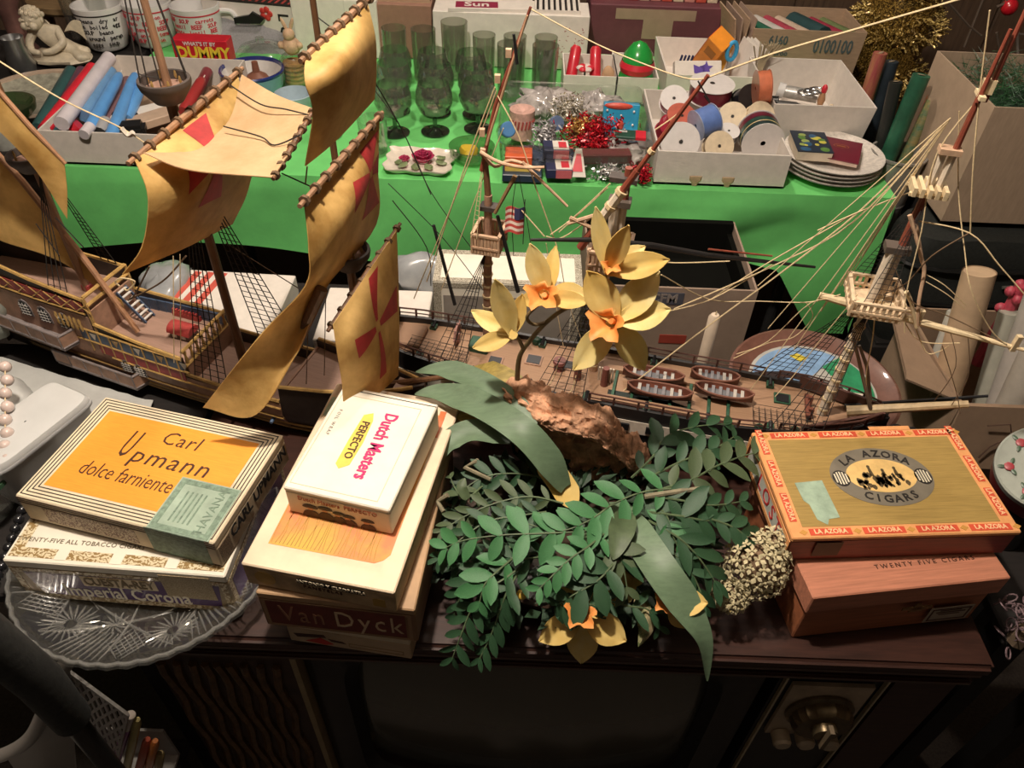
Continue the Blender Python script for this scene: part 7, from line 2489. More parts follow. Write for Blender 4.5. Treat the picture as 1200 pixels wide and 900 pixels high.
MB().prism([(-0.034, -0.012), (-0.008, -0.016), (0.0, 0.012), (-0.020, 0.004), (-0.036, 0.010)], 0, 0.001, M).build('wing_print', mat('star_purple', (0.12, 0.07, 0.35), 0.5), t)
t = thing('scissors', 'blue handled scissors standing in the craft box', 'scissors', (cxx + 0.058, 2.17, TZ + 0.01), 0.3)
MB().tube([(0.0 + 0.014 * cos(i * pi / 8), 0.0, 0.10 + 0.024 * sin(i * pi / 8)) for i in range(17)], 0.006, 8).build('handle', mat('handle_blue', (0.05, 0.36, 0.68), 0.35), t)
MB().beam((0, 0, 0), (0, 0, 0.085), 0.012, 0.003, (0, 1, 0)).build('blade', mat('steel', (0.4, 0.4, 0.4), 0.3, metal=0.9), t)
t = thing('notebook', 'yellow orange notebook behind the blue scissors', 'notebook', (cxx + 0.035, 2.21, TZ + 0.02), 0.1)
MB().box((0, 0, 0.055), (0.05, 0.012, 0.085), Matrix.Rotation(0.25, 3, 'Y')).build('cover', mat('note_yellow', (0.75, 0.36, 0.03), 0.5), t)
t = thing('paper_sheets', 'grey white paper sheets fanned at the right of the craft box', 'papers', (cxx + 0.095, 2.18, TZ + 0.006), 0.15)
for i in range(4):
 MB().box((i * 0.008, 0, 0.062), (0.0015, 0.13, 0.12), Matrix.Rotation(0.30 + i * 0.06, 3, 'Y')).build('sheet', card_w if i % 2 else card_g, t)
t = thing('pen_bundle', 'dark blue pens at the left of the craft box', 'pens', (cxx - 0.085, 2.20, TZ + 0.005))
for i in range(4):
 MB().tube([(i * 0.010, 0, 0), (i * 0.010 + 0.012, -0.02, 0.085)], 0.0032, 7).build('pen', mat('pen_navy', (0.03, 0.04, 0.12), 0.4), t)
p0, p1 = PY(912, 118, 1.835), PY(1030, 118, 1.835)
b1 = open_box('tool_box', 'white open box of kitchen tools behind the plates', p0.x, p1.x - 0.012, 1.835, 2.12, TZ, 0.112, card_g, flare=0.010)
cxx = (p0.x + p1.x) / 2
stl = mat('steel', (0.4, 0.4, 0.4), 0.3, metal=0.9)
wd_ = mat('tool_wood', (0.46, 0.25, 0.13), 0.5, scale=40)
t = thing('steel_tube', 'silver spray tube with white cap in the white tool box', 'tube', (cxx - 0.04, 2.02, TZ + 0.062), 0)
MB().tube([(-0.005, 0.01, 0.0), (0.075, -0.02, 0.0)], 0.016, 14).build('tube_body', mat('tube_silver', (0.5, 0.48, 0.45), 0.35, metal=0.5, scale=60, var=0.3), t)
MB().tube([(-0.022, 0.016, 0.002), (-0.005, 0.01, 0.0)], 0.019, 14).build('cap', mugw, t)
t = thing('corkscrew', 'black and steel corkscrew with wooden handle in the tool box', 'corkscrew', (cxx - 0.055, 1.95, TZ + 0.05), 0)
MB().tube([(-0.05, 0.02, 0.0), (0.02, 0.0, 0.004), (0.055, -0.012, 0.0)], [0.014, 0.013, 0.006], 12).build('steel_arm', stl, t)
MB().tube([(-0.06, 0.03, 0), (-0.02, 0.015, 0.006)], 0.018, 12).build('grip', blk, t)
MB().tube([(0.055, -0.012, 0), (0.12, -0.03, 0.004)], [0.009, 0.011], 12).build('wood_handle', wd_, t)
t = thing('wire_whisk', 'coiled steel wire whisk lying over the silver tube', 'whisk', (cxx + 0.005, 1.985, TZ + 0.078), 0)
b = MB()
for k in range(3):
 b.tube([(0.02 * cos(i * pi / 7) + k * 0.014 - 0.01, 0.018 * sin(i * pi / 7), 0.004 * k) for i in range(15)], 0.0022, 6)
b.build('wire', stl, t)
for (x, y, h_, lb, m) in ((0.055, 1.97, 0.09, 'red capped wooden spindle standing at the right of the tool box', wd_), (0.078, 1.95, 0.06, 'short tan spindle in the right corner of the tool box', fc), (0.066, 2.0, 0.07, 'yellow wooden peg in the tool box', mat('peg_yellow', (0.55, 0.42, 0.16), 0.5))):
 t = thing('spindle', lb, 'spindle', (cxx + x - 0.02, y, TZ + 0.0045), 0, 'wooden spindles in the tool box')
 MB().lathe([(0.010, 0), (0.012, h_ * .4), (0.006, h_ * .5), (0.010, h_ * .7), (0.004, h_), (0, h_)], 12).build('spindle_body', m, t)
 if h_ == 0.09:
  MB().ball((0, 0, h_), 0.008, 8, 6, (1, 1, 1.6)).build('red_tip', redw, t)
p0, p1 = PY(880, 55, 2.30), PY(1008, 58, 2.30)
b1 = open_box('lettered_carton', 'brown carton with blue green stencilled digits holding dark fabric rolls', p0.x, p1.x, 2.30, 2.50, TZ + 0.005, 0.125, card_b, flare=0.004)
W_ = (p1.x - p0.x)
inkg = mat('ink_greenblue', (0.09, 0.12, 0.12), 0.7)
text('0100100', 0.052, inkg, b1, (0.075, -0.1055, 0.082), (1, 0, 0), (0, 0, 1), fat=0.0012, sx=0.62)
text('6160', 0.034, inkg, b1, (-0.085, -0.1055, 0.095), (1, 0, 0), (0, 0, 1), fat=0.0008, sx=0.8)
text('ooroo', 0.020, inkg, b1, (-0.075, -0.1048, 0.060), (1, 0, 0), (0, 0, 1), fat=0.0006)
for i, (dx, m, lb) in enumerate(((-0.12, mat('rl_green', (0.02, 0.12, 0.07), 0.5), 'dark green rolled paper at the left of the stencilled carton'), (-0.085, mat('rl_white', (0.55, 0.52, 0.48), 0.5), 'white rolled paper in the stencilled carton'),
                                 (-0.05, mat('rl_red', (0.38, 0.05, 0.08), 0.5), 'red rolled paper in the stencilled carton'), (-0.015, mat('rl_cream', (0.55, 0.42, 0.32), 0.5), 'cream rolled paper in the stencilled carton'),
                                 (0.03, mat('rl_teal', (0.02, 0.06, 0.065), 0.5), 'wide dark teal roll in the stencilled carton'), (0.085, mat('rl_crimson', (0.32, 0.03, 0.06), 0.5), 'crimson rolled paper in the stencilled carton'),
                                 (0.12, mat('rl_olive', (0.14, 0.18, 0.07), 0.6), 'olive green roll at the right of the stencilled carton'))):
 t = thing('paper_roll', lb, 'paper roll', ((p0.x + p1.x) / 2 + dx, 2.40, TZ + 0.075), 0, 'rolls in the stencilled carton')
 rr_ = 0.028 if i == 4 else 0.016
 MB().tube([(-0.03, 0.08, 0.02), (0.02, -0.075, 0.03)], rr_, 12).build('roll', m, t)
t = thing('paper_folder', 'tan paper folders standing left of the stencilled carton', 'folders', (p0.x - 0.035, 2.38, TZ + 0.003), 0.1)
for i in range(4):
 MB().box((i * 0.012 - 0.02, 0, 0.075), (0.004, 0.16, 0.15), Matrix.Rotation(-0.2 + i * 0.12, 3, 'Y')).build('folder', mat('folder_tan', (0.36, 0.25, 0.19), 0.7) if i % 2 else card_b, t)

# 11 plates and books
p = PZ(974, 196, TZ)
plm = mat('plate_white', (0.76, 0.70, 0.63), 0.3, scale=120, var=0.22, coat=0.5)
plate0 = None
plc = Vector((PZ(974, 184, .775).x, PZ(974, 184, .775).y, TZ))
plab = ['lowest patterned dinner plate of the stack at the table corner', 'second plate from the bottom of the patterned stack', 'third plate from the bottom of the patterned stack', 'topmost patterned dinner plate, carrying two small books']
for i in range(4):
 t = thing('dinner_plate', plab[i], 'plate', (plc.x + 0.002 * (i % 2), plc.y, TZ + i * 0.0095), 0, 'stacked dinner plates')
 MB().lathe([(0, 0.0), (0.065, 0.0), (0.075, 0.003), (0.116, 0.015), (0.117, 0.018), (0.113, 0.018), (0.074, 0.0065), (0, 0.005)], 56).build('plate', plm, t)
 MB().lathe([(0.1155, 0.0152), (0.1178, 0.0166), (0.1160, 0.0184)], 56).build('dark_rim', mat('plate_rim', (0.06, 0.055, 0.05), 0.4), t)
topz = TZ + 3 * 0.0095 + 0.0185
p = PZ(951, 166, topz + 0.024)
t = thing('small_book', 'small art covered book with yellow and green picture on the plates', 'book', (p.x, p.y, topz), -0.06)
MB().box((0, 0, 0.012), (0.080, 0.105, 0.022)).build('pages', mat('page_cream', (0.62, 0.52, 0.40), 0.7), t, bevel=0.001)
MB().box((0, 0, 0.0238), (0.082, 0.107, 0.0016)).build('cover', mat('cover_navy', (0.02, 0.03, 0.05), 0.4), t)
rr = random.Random(5)
for i in range(13):
 c_ = [(0.55, 0.50, 0.08), (0.10, 0.22, 0.05), (0.03, 0.10, 0.20), (0.30, 0.38, 0.10)][i % 4]
 MB().lathe([(0, 0), (rr.uniform(0.006, 0.013), 0), (0, 0.0006 + 0.00005 * i)], 12, (rr.uniform(-0.028, 0.028), rr.uniform(-0.040, 0.034), 0.0246), sx=rr.uniform(0.7, 1.3)).build('picture_patch', mat('art_%d' % (i % 4), c_, 0.4), t)
p = PZ(985, 175, topz + 0.012)
t = thing('small_book', 'thin maroon passport sized book with gold emblem on the plates', 'book', (p.x, p.y, topz), -0.38)
MB().box((0, 0, 0.0055), (0.088, 0.112, 0.009)).build('pages', mat('page_pink', (0.60, 0.44, 0.36), 0.7), t)
MB().box((0, 0, 0.0108), (0.092, 0.116, 0.0018)).build('cover', mat('cover_maroon', (0.15, 0.012, 0.028), 0.4), t, bevel=0.0005)
MB().lathe([(0.013, 0.0117), (0.0145, 0.0121), (0.013, 0.0121)], 24, (0, 0.018, 0), sx=1.25, sy=0.7).build('emblem', mat('emblem_gold', (0.32, 0.12, 0.04), 0.4), t)
MB().box((0, 0.018, 0.0120), (0.020, 0.004, 0.0006)).build('emblem_bar', mat('emblem_gold', (0.32, 0.12, 0.04), 0.4), t)

# ------------------------------------------------------------------ behind the ships, on the low bench
BZ = 0.66
t = thing('cigar_box', 'white cigar box with ornate grey borders standing behind the frigate', 'cigar box', (-0.025, 1.115, BZ))
p0, p1 = PY(507, 330, 1.062), PY(683, 337, 1.062)
w_, hz_ = p1.x - p0.x, PY(600, 333, 1.062).z - BZ
t.location = ((p0.x + p1.x) / 2, 1.11, BZ)
RM[t.name] = Matrix.Translation(t.location)
d_ = 0.096
MB().box((0, 0, hz_ / 2), (w_, d_, hz_)).build('box_body', paper_white, t, bevel=0.002)
bord = ornate('border_grey', (0.55, 0.50, 0.40), (0.20, 0.17, 0.12), 120)
g = MB()
for (x0, x1, y0, y1) in ((-w_ / 2, w_ / 2, -d_ / 2, -d_ / 2 + 0.012), (-w_ / 2, w_ / 2, d_ / 2 - 0.012, d_ / 2), (-w_ / 2, -w_ / 2 + 0.012, -d_ / 2 + .012, d_ / 2 - .012), (w_ / 2 - 0.012, w_ / 2, -d_ / 2 + .012, d_ / 2 - .012)):
 g.box(((x0 + x1) / 2, (y0 + y1) / 2, hz_ + 0.0002), (x1 - x0, y1 - y0, 0.0006))
g.build('lid_border', bord, t, kind='stuff')
g = MB()
for (x0, x1, z0, z1) in ((-w_ / 2, w_ / 2, hz_ - 0.012, hz_ - 0.002), (-w_ / 2, -w_ / 2 + 0.014, 0, hz_ - .012), (w_ / 2 - 0.014, w_ / 2, 0, hz_ - .012)):
 g.box(((x0 + x1) / 2, -d_ / 2 - 0.0002, (z0 + z1) / 2), (x1 - x0, 0.0008, z1 - z0))
g.build('front_border', bord, t, kind='stuff')
MB().box((0, -d_ / 2 - 0.0003, hz_ * 0.45), (w_ - 0.034, 0.0008, hz_ * 0.8)).build('front_panel', mat('panel_grey', (0.30, 0.26, 0.22), 0.6), t)

t = thing('flat_carton', 'flat white carton with red stripes and chili print behind the galleon', 'box', (-0.56, 1.17, BZ), -0.03)
c0, c1 = PZ(183, 365, BZ + 0.045), PZ(326, 370, BZ + 0.045)
w_ = (c1.x - c0.x)
t.location = ((c0.x + c1.x) / 2, 1.165, BZ)
RM[t.name] = Matrix.Translation(t.location) @ Matrix.Rotation(-0.03, 4, 'Z')
MB().box((0, 0, 0.0225), (w_, 0.20, 0.045)).build('box_body', card_w, t, bevel=0.002)
redl = mat('print_red', (0.60, 0.10, 0.07), 0.5)
for i in range(3):
 MB().box((-w_ / 2 + 0.020 + i * 0.026, 0.01, 0.0453), (0.014, 0.17, 0.0008), Matrix.Rotation(-0.18, 3, 'Z')).build('red_stripe', redl, t)
MB().ball((0.010, -0.045, 0.045), 0.030, 12, 6, (1, 0.3, 0.03)).build('chili_print', mat('print_red2', (0.55, 0.03, 0.03), 0.5), t)
for (x, y, a) in ((-0.03, -0.05, 0.6), (-0.045, -0.035, -0.4), (-0.025, -0.03, 1.2)):
 MB().ball((x, y, 0.045), 0.014, 8, 6, (1, 0.35, 0.04), Matrix.Rotation(a, 3, 'Z')).build('leaf_print', mat('print_green', (0.10, 0.20, 0.05), 0.5), t)
t = thing('flat_carton', 'plain flat white carton between the galleon sails and the frigate stern', 'box', (-0.20, 1.14, BZ), 0.0)
c0, c1 = PZ(378, 362, BZ + 0.05), PZ(503, 366, BZ + 0.05)
t.location = ((c0.x + c1.x) / 2, 1.14, BZ)
RM[t.name] = Matrix.Translation(t.location)
MB().box((0, 0, 0.025), (c1.x - c0.x, 0.16, 0.05)).build('box_body', card_w, t, bevel=0.002)
MB().box((0, -0.0803, 0.03), (c1.x - c0.x - 0.01, 0.0006, 0.012)).build('faint_line', card_g, t)


def blob(name, label, cat, c, size, m, seed=0, amp=0.25, sc=7.0, n=(26, 16), flat=True, group=None):
 t = thing(name, label, cat, c, 0, group)
 rows = []
 for i in range(n[1] + 1):
  a = pi * i / n[1]
  r = []
  for j in range(n[0]):
   b_ = 2 * pi * j / n[0]
   v = Vector((sin(a) * cos(b_) * size[0], sin(a) * sin(b_) * size[1], cos(a) * size[2]))
   k = 1 + amp * noise.fractal(v * sc + Vector((seed, seed, 0)), 1.0, 2.0, 4)
   v = v * k + Vector((0, 0, size[2]))
   v.z = max(v.z, 0.0)
   r.append(v)
  rows.append(r)
 MB().grid(rows, closed=True).build(name + '_body', m, t, smooth=50)
 return t


bagw = mat('bag_white', (0.60, 0.60, 0.58), 0.35, scale=20, var=0.1, coat=0.3)
bagg = mat('bag_grey', (0.32, 0.33, 0.34), 0.25, scale=20, var=0.2, coat=0.5)
blob('plastic_bag', 'shiny grey plastic bag under the hanging cloth behind the sails', 'bag', (-0.165, 1.26, BZ), (0.09, 0.035, 0.05), bagg, 3, 0.35, 16)
blob('plastic_bag', 'crumpled grey plastic bag right of the galleon lateen sail', 'bag', (-0.70, 1.22, BZ), (0.045, 0.07, 0.035), bagg, 8, 0.35, 16)

# ------------------------------------------------------------------ brown carton and candle behind the frigate
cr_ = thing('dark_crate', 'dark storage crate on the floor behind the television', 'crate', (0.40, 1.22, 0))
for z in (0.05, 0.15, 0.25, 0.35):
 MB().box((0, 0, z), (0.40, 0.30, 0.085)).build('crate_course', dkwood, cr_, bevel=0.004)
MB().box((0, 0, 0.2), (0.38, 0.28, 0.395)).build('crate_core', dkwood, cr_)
p0, p1 = PY(690, 340, 1.11), PY(890, 338, 1.11)
bh = 0.80
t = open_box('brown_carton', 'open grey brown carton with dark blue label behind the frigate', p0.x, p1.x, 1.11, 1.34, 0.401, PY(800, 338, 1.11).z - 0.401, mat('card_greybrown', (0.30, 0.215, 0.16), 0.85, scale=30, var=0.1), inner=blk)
h_ = PY(800, 338, 1.11).z - 0.401  # black plates and floor paint the shade inside the open carton
MB().box((0, 0.102, h_ / 2 + 0.006), (p1.x - p0.x - 0.012, 0.014, h_)).build('back_shade', mat('shade_black', (0.006, 0.006, 0.005), 0.95, spec=0.02), t)
MB().box(((p1.x - p0.x) / 2 - 0.010, 0, h_ / 2 - 0.006), (0.010, 0.2, h_ - 0.02)).build('side_shade', mat('shade_black', (0.006, 0.006, 0.005), 0.95, spec=0.02), t)
MB().box((0, 0.0, h_ - 0.06), (p1.x - p0.x - 0.022, 0.18, 0.004)).build('inner_shade', mat('shade_black', (0.006, 0.006, 0.005), 0.95, spec=0.02), t)
lb = PY(770, 350, 1.108)
lx = lb.x - (p0.x + p1.x) / 2
MB().box((lx, -0.1155, lb.z - 0.401), (0.095, 0.001, 0.026)).build('label_plate', mat('label_slate', (0.08, 0.08, 0.10), 0.6), t)
text('CFM', 0.026, mat('label_ltr', (0.26, 0.22, 0.2), 0.6), t, (lx + 0.012, -0.1163, lb.z - 0.401), (1, 0, 0), (0, 0, 1), fat=0.0008)
lb = PY(788, 398, 1.108)
MB().box((lb.x - (p0.x + p1.x) / 2, -0.1155, lb.z - 0.401), (0.05, 0.001, 0.02)).build('red_print', mat('carton_red', (0.32, 0.05, 0.03), 0.6), t)
c0 = PY(821, 416, .975)
t = thing('white_candle', 'single white candle standing behind the frigate rail', 'candle', (c0.x, 0.955, 0.7505))
zt = PY(821, 368, 0.955).z - 0.7505
MB().lathe([(0, 0), (0.0095, 0), (0.0095, zt - 0.006), (0.006, zt), (0, zt)], 18).build('wax', mat('candle_white', (0.64, 0.52, 0.40), 0.5, coat=0.2), t)
MB().tube([(0, 0, zt), (0.001, 0, zt + 0.006)], 0.001, 5).build('wick', rope_c, t)
# painted round tray
tc_ = Vector((0.497, 0.935, 0.7505))
t = thing('round_tray', 'round brown rimmed tray with painted blue green white scene under the frigate bow', 'tray', tc_)
MB().lathe([(0, 0), (0.115, 0), (0.134, 0.012), (0.138, 0.016), (0.133, 0.018), (0.112, 0.006), (0, 0.005)], 64).build('tray', mat('tray_brown', (0.15, 0.065, 0.045), 0.5, scale=60, var=0.2, coat=0.3), t)


def disc_patch(nm, m, pts, z):
 MB().prism(pts, z, z + 0.0005).build(nm, m, t)


ring = [(0.104 * cos(i * pi / 20), 0.104 * sin(i * pi / 20)) for i in range(40)]
disc_patch('painted_disc', mat('tray_white', (0.42, 0.40, 0.36), 0.4), ring, 0.0055)
disc_patch('blue_patch', mat('tray_blue', (0.20, 0.33, 0.52), 0.4, scale=40, var=0.3), [(0.098 * cos(a), 0.098 * sin(a)) for a in [0.9 + i * 0.11 for i in range(22)]] + [(-0.06, -0.02), (0.0, 0.02)], 0.0060)
disc_patch('green_patch', mat('tray_green', (0.03, 0.25, 0.11), 0.4, scale=40, var=0.3), [(0.100 * cos(a), 0.100 * sin(a)) for a in [-0.35 + i * 0.12 for i in range(11)]] + [(0.03, 0.05), (0.05, 0.0)], 0.0064)
disc_patch('yellow_patch', mat('tray_yellow', (0.65, 0.52, 0.06), 0.4), [(-0.02, 0.075), (-0.005, 0.082), (0.01, 0.07), (-0.005, 0.06)], 0.0068)
disc_patch('dark_band', mat('tray_dark', (0.03, 0.02, 0.02), 0.4), [(-0.09, 0.03), (-0.03, 0.035), (0.05, 0.0), (0.05, -0.014), (-0.03, 0.018), (-0.09, 0.012)], 0.0068)
disc_patch('cream_patch', mat('tray_cream', (0.60, 0.52, 0.42), 0.4), [(0.045, -0.01), (0.085, -0.015), (0.075, -0.055), (0.04, -0.045)], 0.0068)
disc_patch('red_patch', mat('tray_red', (0.45, 0.07, 0.04), 0.4), [(-0.01, 0.02), (0.02, 0.012), (0.015, 0.0), (-0.01, 0.006)], 0.0074)

# ------------------------------------------------------------------ right hand clutter
stand('side_crate_table', 'dark side table right of the television below the floral tin', 0.64, 0.84, 0.50, 0.735, 0.735)
ctn = card_b
p = PY(1125, 476, 0.96)
q = PY(1290, 494, 0.96)
t = open_box('roll_carton', 'brown carton full of tall paper rolls right of the television', p.x + 0.005, 1.22, 0.965, 1.24, 0.0, p.z, card_bd, flare=0.0)
h_ = p.z
w_ = (1.22 - p.x - 0.005) / 2
a = [Vector((-w_, -0.1375, h_)), Vector((-w_, 0.1375, h_)), Vector((-w_ - 0.085, 0.10, h_ + 0.075)), Vector((-w_ - 0.105, -0.12, h_ + 0.035))]
MB().add(a + [v + Vector((0, 0, 0.004)) for v in a], [[0, 1, 2, 3], [7, 6, 5, 4], [0, 4, 5, 1], [1, 5, 6, 2], [2, 6, 7, 3], [3, 7, 4, 0]]).build('side_flap', card_bd, t, smooth=0)
a = [Vector((-w_, -0.1375, h_)), Vector((w_, -0.1375, h_)), Vector((w_, -0.175, h_ - 0.12)), Vector((-w_ - 0.01, -0.165, h_ - 0.13))]
MB().add(a + [v + Vector((0, -0.004, 0)) for v in a], [[0, 1, 2, 3], [7, 6, 5, 4], [0, 4, 5, 1], [1, 5, 6, 2], [2, 6, 7, 3], [3, 7, 4, 0]]).build('front_flap', card_bd, t, smooth=0)
ink_c = mat('ink_carton', (0.10, 0.055, 0.035), 0.8)
b = MB()
b.tube([(-w_ + 0.05, -0.158, h_ - 0.03), (-w_ + 0.085, -0.160, h_ - 0.022), (-w_ + 0.10, -0.162, h_ - 0.05), (-w_ + 0.07, -0.166, h_ - 0.075), (-w_ + 0.06, -0.170, h_ - 0.10)], 0.0016, 5)
b.build('pen_scribble', ink_c, t)
rolls = [((1098, 500, 1.03), (1148, 318, 1.10), .0265, mat('roll_kraft', (0.50, 0.35, 0.22), 0.7, scale=30, var=0.1), 'fat tan paper roll, tallest in the roll carton'),
         ((1065, 500, 1.10), (1118, 365, 1.16), .0120, mat('roll_white', (0.48, 0.46, 0.40), 0.6), 'thin white paper roll left of the tan roll'),
         ((1080, 500, 1.14), (1136, 358, 1.20), .0200, mat('roll_grey', (0.36, 0.35, 0.30), 0.6), 'greenish grey paper roll behind the tan roll'),
         ((1142, 510, 1.06), (1184, 366, 1.14), .0200, mat('roll_sage', (0.36, 0.35, 0.29), 0.6), 'sage grey paper roll right of the tan roll'),
         ((1160, 520, 1.02), (1222, 345, 1.08), .0270, mat('roll_pale', (0.46, 0.42, 0.38), 0.6, scale=30, var=0.08), 'pale paper roll with pencil marks at the right edge'),
         ((1158, 540, .995), (1226, 392, 1.01), .0260, mat('roll_bluewhite', (0.55, 0.50, 0.43), 0.6), 'white paper roll with blue printed letters')]
for i, (a, c, r, m, l) in enumerate(rolls):
 A, B_ = PY(*a), PY(*c)
 tr = thing('paper_roll', l, 'paper roll', tuple(A), 0, 'paper rolls in the floor carton')
 d = (B_ - A)
 A2 = A - d * ((A.z - 0.42) / d.z) if d.z else A
 A2 = Vector((min(max(A2.x, t.location.x - w_ + 0.035), 1.17), min(max(A2.y, 1.0), 1.20), 0.42))
 MB().tube([A2, B_], r, 20, caps=False).build('roll', m, tr, True)
 MB().tube([B_ - d.normalized() * 0.02, B_ - d.normalized() * 0.001], r * 0.93, 18).build('roll_end', m, tr, True)
 if i == 5:
  dd = d.normalized()
  fwd = (C_ - A.lerp(B_, 0.5))
  fwd = (fwd - dd * fwd.dot(dd)).normalized()
  text('VAL', 0.050, mat('ink_cyanblue', (0.04, 0.20, 0.48), 0.5), tr, A.lerp(B_, 0.30) + fwd * (r + 0.0006), dd, fwd.cross(dd), world=True, fat=0.001)
p = PY(1190, 350, 1.16)
t = thing('pink_toy', 'knobbly pink plastic piece poking out behind the tan roll', 'toy', tuple(p))
b = MB()
q_ = random.Random(3)
b.tube([(0.0, 0, -0.16), (0.0, 0, 0.03)], 0.012, 10)
for i in range(9):
 a = i * 0.75
 b.ball((0.016 * cos(a * 2), 0.010 * sin(a * 2), 0.035 - i * 0.010), 0.010, 8, 6)
b.build('toy_body', mat('toy_pink', (0.42, 0.055, 0.085), 0.5, scale=60, var=0.2), t)

# black soft suitcase and cartons at the right
bk_ = mat('nylon_black', (0.014, 0.016, 0.014), 0.8, scale=140, var=0.4, bump=0.3)
sx0 = PY(1075, 270, 1.50).x
t = thing('black_suitcase', 'big black soft suitcase with zipper under the right hand carton', 'suitcase', (sx0 + 0.30, 1.572, 0.40))
rows = []
for i in range(13):
 k = i / 12
 z = 0.30 * k
 r = []
 for j in range(48):
  x, y = rrect(0.30, 0.088, 5, 48)[j]
  e = 1 - 0.08 * (2 * k - 1) ** 4
  wv = 0.012 * noise.noise(Vector((x * 7, y * 7, z * 12)))
  r.append((x * e + wv, y * e + wv, z + (0.010 * noise.noise(Vector((x * 6, y * 6, 4))) if k > 0.9 else 0)))
 rows.append(r)
g = MB().grid(rows, closed=True)
g.add([rows[-1][j] for j in range(48)], [list(range(48))])
g.build('suitcase_shell', bk_, t, smooth=50)
for z in (0.235, 0.14):
 MB().tube([(x * 1.0, y * 1.0 - 0.002, z + 0.008 * sin(x * 9)) for x, y in rrect(0.302, 0.092, 5, 48)[24:48]], 0.006, 6).build('piping', blk, t)
MB().tube([(-0.06, -0.094, 0.19), (0.03, -0.096, 0.20), (0.09, -0.094, 0.197)], [0.004, 0.006, 0.005], 7).build('zip_pull', mat('zip_metal', (0.5, 0.48, 0.42), 0.3, metal=0.8), t)
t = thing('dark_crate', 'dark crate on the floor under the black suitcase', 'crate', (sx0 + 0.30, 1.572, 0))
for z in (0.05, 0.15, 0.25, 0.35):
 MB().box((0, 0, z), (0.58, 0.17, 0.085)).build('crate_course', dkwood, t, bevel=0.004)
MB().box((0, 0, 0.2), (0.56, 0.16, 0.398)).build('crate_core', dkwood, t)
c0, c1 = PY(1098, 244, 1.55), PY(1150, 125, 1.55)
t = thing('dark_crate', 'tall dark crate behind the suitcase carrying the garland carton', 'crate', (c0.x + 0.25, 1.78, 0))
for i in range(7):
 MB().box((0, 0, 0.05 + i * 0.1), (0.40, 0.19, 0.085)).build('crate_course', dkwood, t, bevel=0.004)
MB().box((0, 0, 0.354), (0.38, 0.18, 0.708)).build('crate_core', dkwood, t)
t = open_box('garland_carton', 'large open tan carton holding a green garland at the right edge', c0.x + 0.022, c0.x + 0.47, 1.55, 1.86, 0.712, c1.z - 0.712, mat('card_tan', (0.40, 0.29, 0.20), 0.85, scale=30, grain=(6, 1, 1), var=0.1))
gcx = c0.x + 0.24
gt = thing('green_garland', 'bushy dark green tinsel garland in the large tan carton', 'garland', (gcx, 1.70, 0.72))
q_ = random.Random(12)
b = MB()
for i in range(2600):
 a = Vector((q_.uniform(-0.19, 0.19), q_.uniform(-0.12, 0.12), 0.228 + 0.05 * noise.noise(Vector((i * 0.37, 1, 2)))))
 a.z += 0.05 * (1 - (a.x / 0.2) ** 2) * q_.random()
 d = Vector((q_.uniform(-1, 1), q_.uniform(-1, 1), q_.uniform(-0.2, 1))).normalized() * q_.uniform(0.02, 0.045)
 s_ = d.orthogonal().normalized() * 0.0009
 b.add([a - s_, a + d, a + s_], [[0, 1, 2]])
b.build('needles', mat('garland_green', (0.012, 0.062, 0.018), 0.45, scale=30, var=0.5), gt, kind='stuff')
MB().ball((0, 0, 0.155), 1, 20, 10, (0.185, 0.118, 0.088), dis=0.2, dsc=8).build('garland_core', mat('garland_core', (0.006, 0.022, 0.010), 0.7), gt)
for (x0, y0, a) in ((0.06, -0.09, 0.5), (0.09, -0.08, 0.3), (0.12, -0.085, 0.6), (0.10, -0.06, 0.1)):
 MB().tube([(x0, y0, 0.225), (x0 + 0.05 * cos(a), y0 + 0.03 * sin(a), 0.265), (x0 + 0.09 * cos(a), y0 + 0.05 * sin(a), 0.26)], [0.0024, 0.001], 5).build('pale_blade', mat('blade_green', (0.08, 0.19, 0.07), 0.5), gt)
t = thing('red_bow', 'red satin bow at the right side of the garland carton', 'bow', (gcx + 0.02 + 0.06, 1.60, 0.90))
b = MB()
b.ball((0, 0, 0.03), 0.035, 14, 9, (1.2, 0.5, 0.8), dis=0.2)
b.ball((0.05, 0, 0.02), 0.03, 12, 8, (1.2, 0.5, 0.7), dis=0.2)
b.build('bow_loops', mat('bow_red', (0.55, 0.01, 0.02), 0.4), t)

# metal bin with rolls of wrapping paper
bp = PY(1047, 182, 1.72) + Vector((0.022, 0, 0))
t = thing('dark_crate', 'dark crate on the floor right of the green cloth under the bucket', 'crate', (bp.x, 1.74, 0))
for z in (0.05, 0.15, 0.25, 0.35, 0.45):
 MB().box((0, 0, z), (0.12, 0.15, 0.085)).build('crate_course', dkwood, t, bevel=0.004)
MB().box((0, 0, 0.25), (0.11, 0.14, 0.498)).build('crate_core', dkwood, t)
zb = 0.5
bk2 = thing('metal_bucket', 'dull grey metal bucket full of wrapping paper rolls beside the table', 'bucket', (bp.x, 1.74, zb))
zt = bp.z - zb
MB().lathe([(0, 0), (0.045, 0), (0.048, 0.01), (0.062, zt - 0.01), (0.066, zt - 0.006), (0.066, zt), (0.061, zt), (0.046, 0.012), (0, 0.01)], 36).build('bucket', mat('bucket_grey', (0.34, 0.32, 0.29), 0.4, metal=0.4, scale=30, var=0.25), bk2)
MB().lathe([(0.054, zt * 0.55), (0.0575, zt * 0.57), (0.0555, zt * 0.6)], 36).build('bucket_bead', mat('bucket_grey', (0.34, 0.32, 0.29), 0.4), bk2)
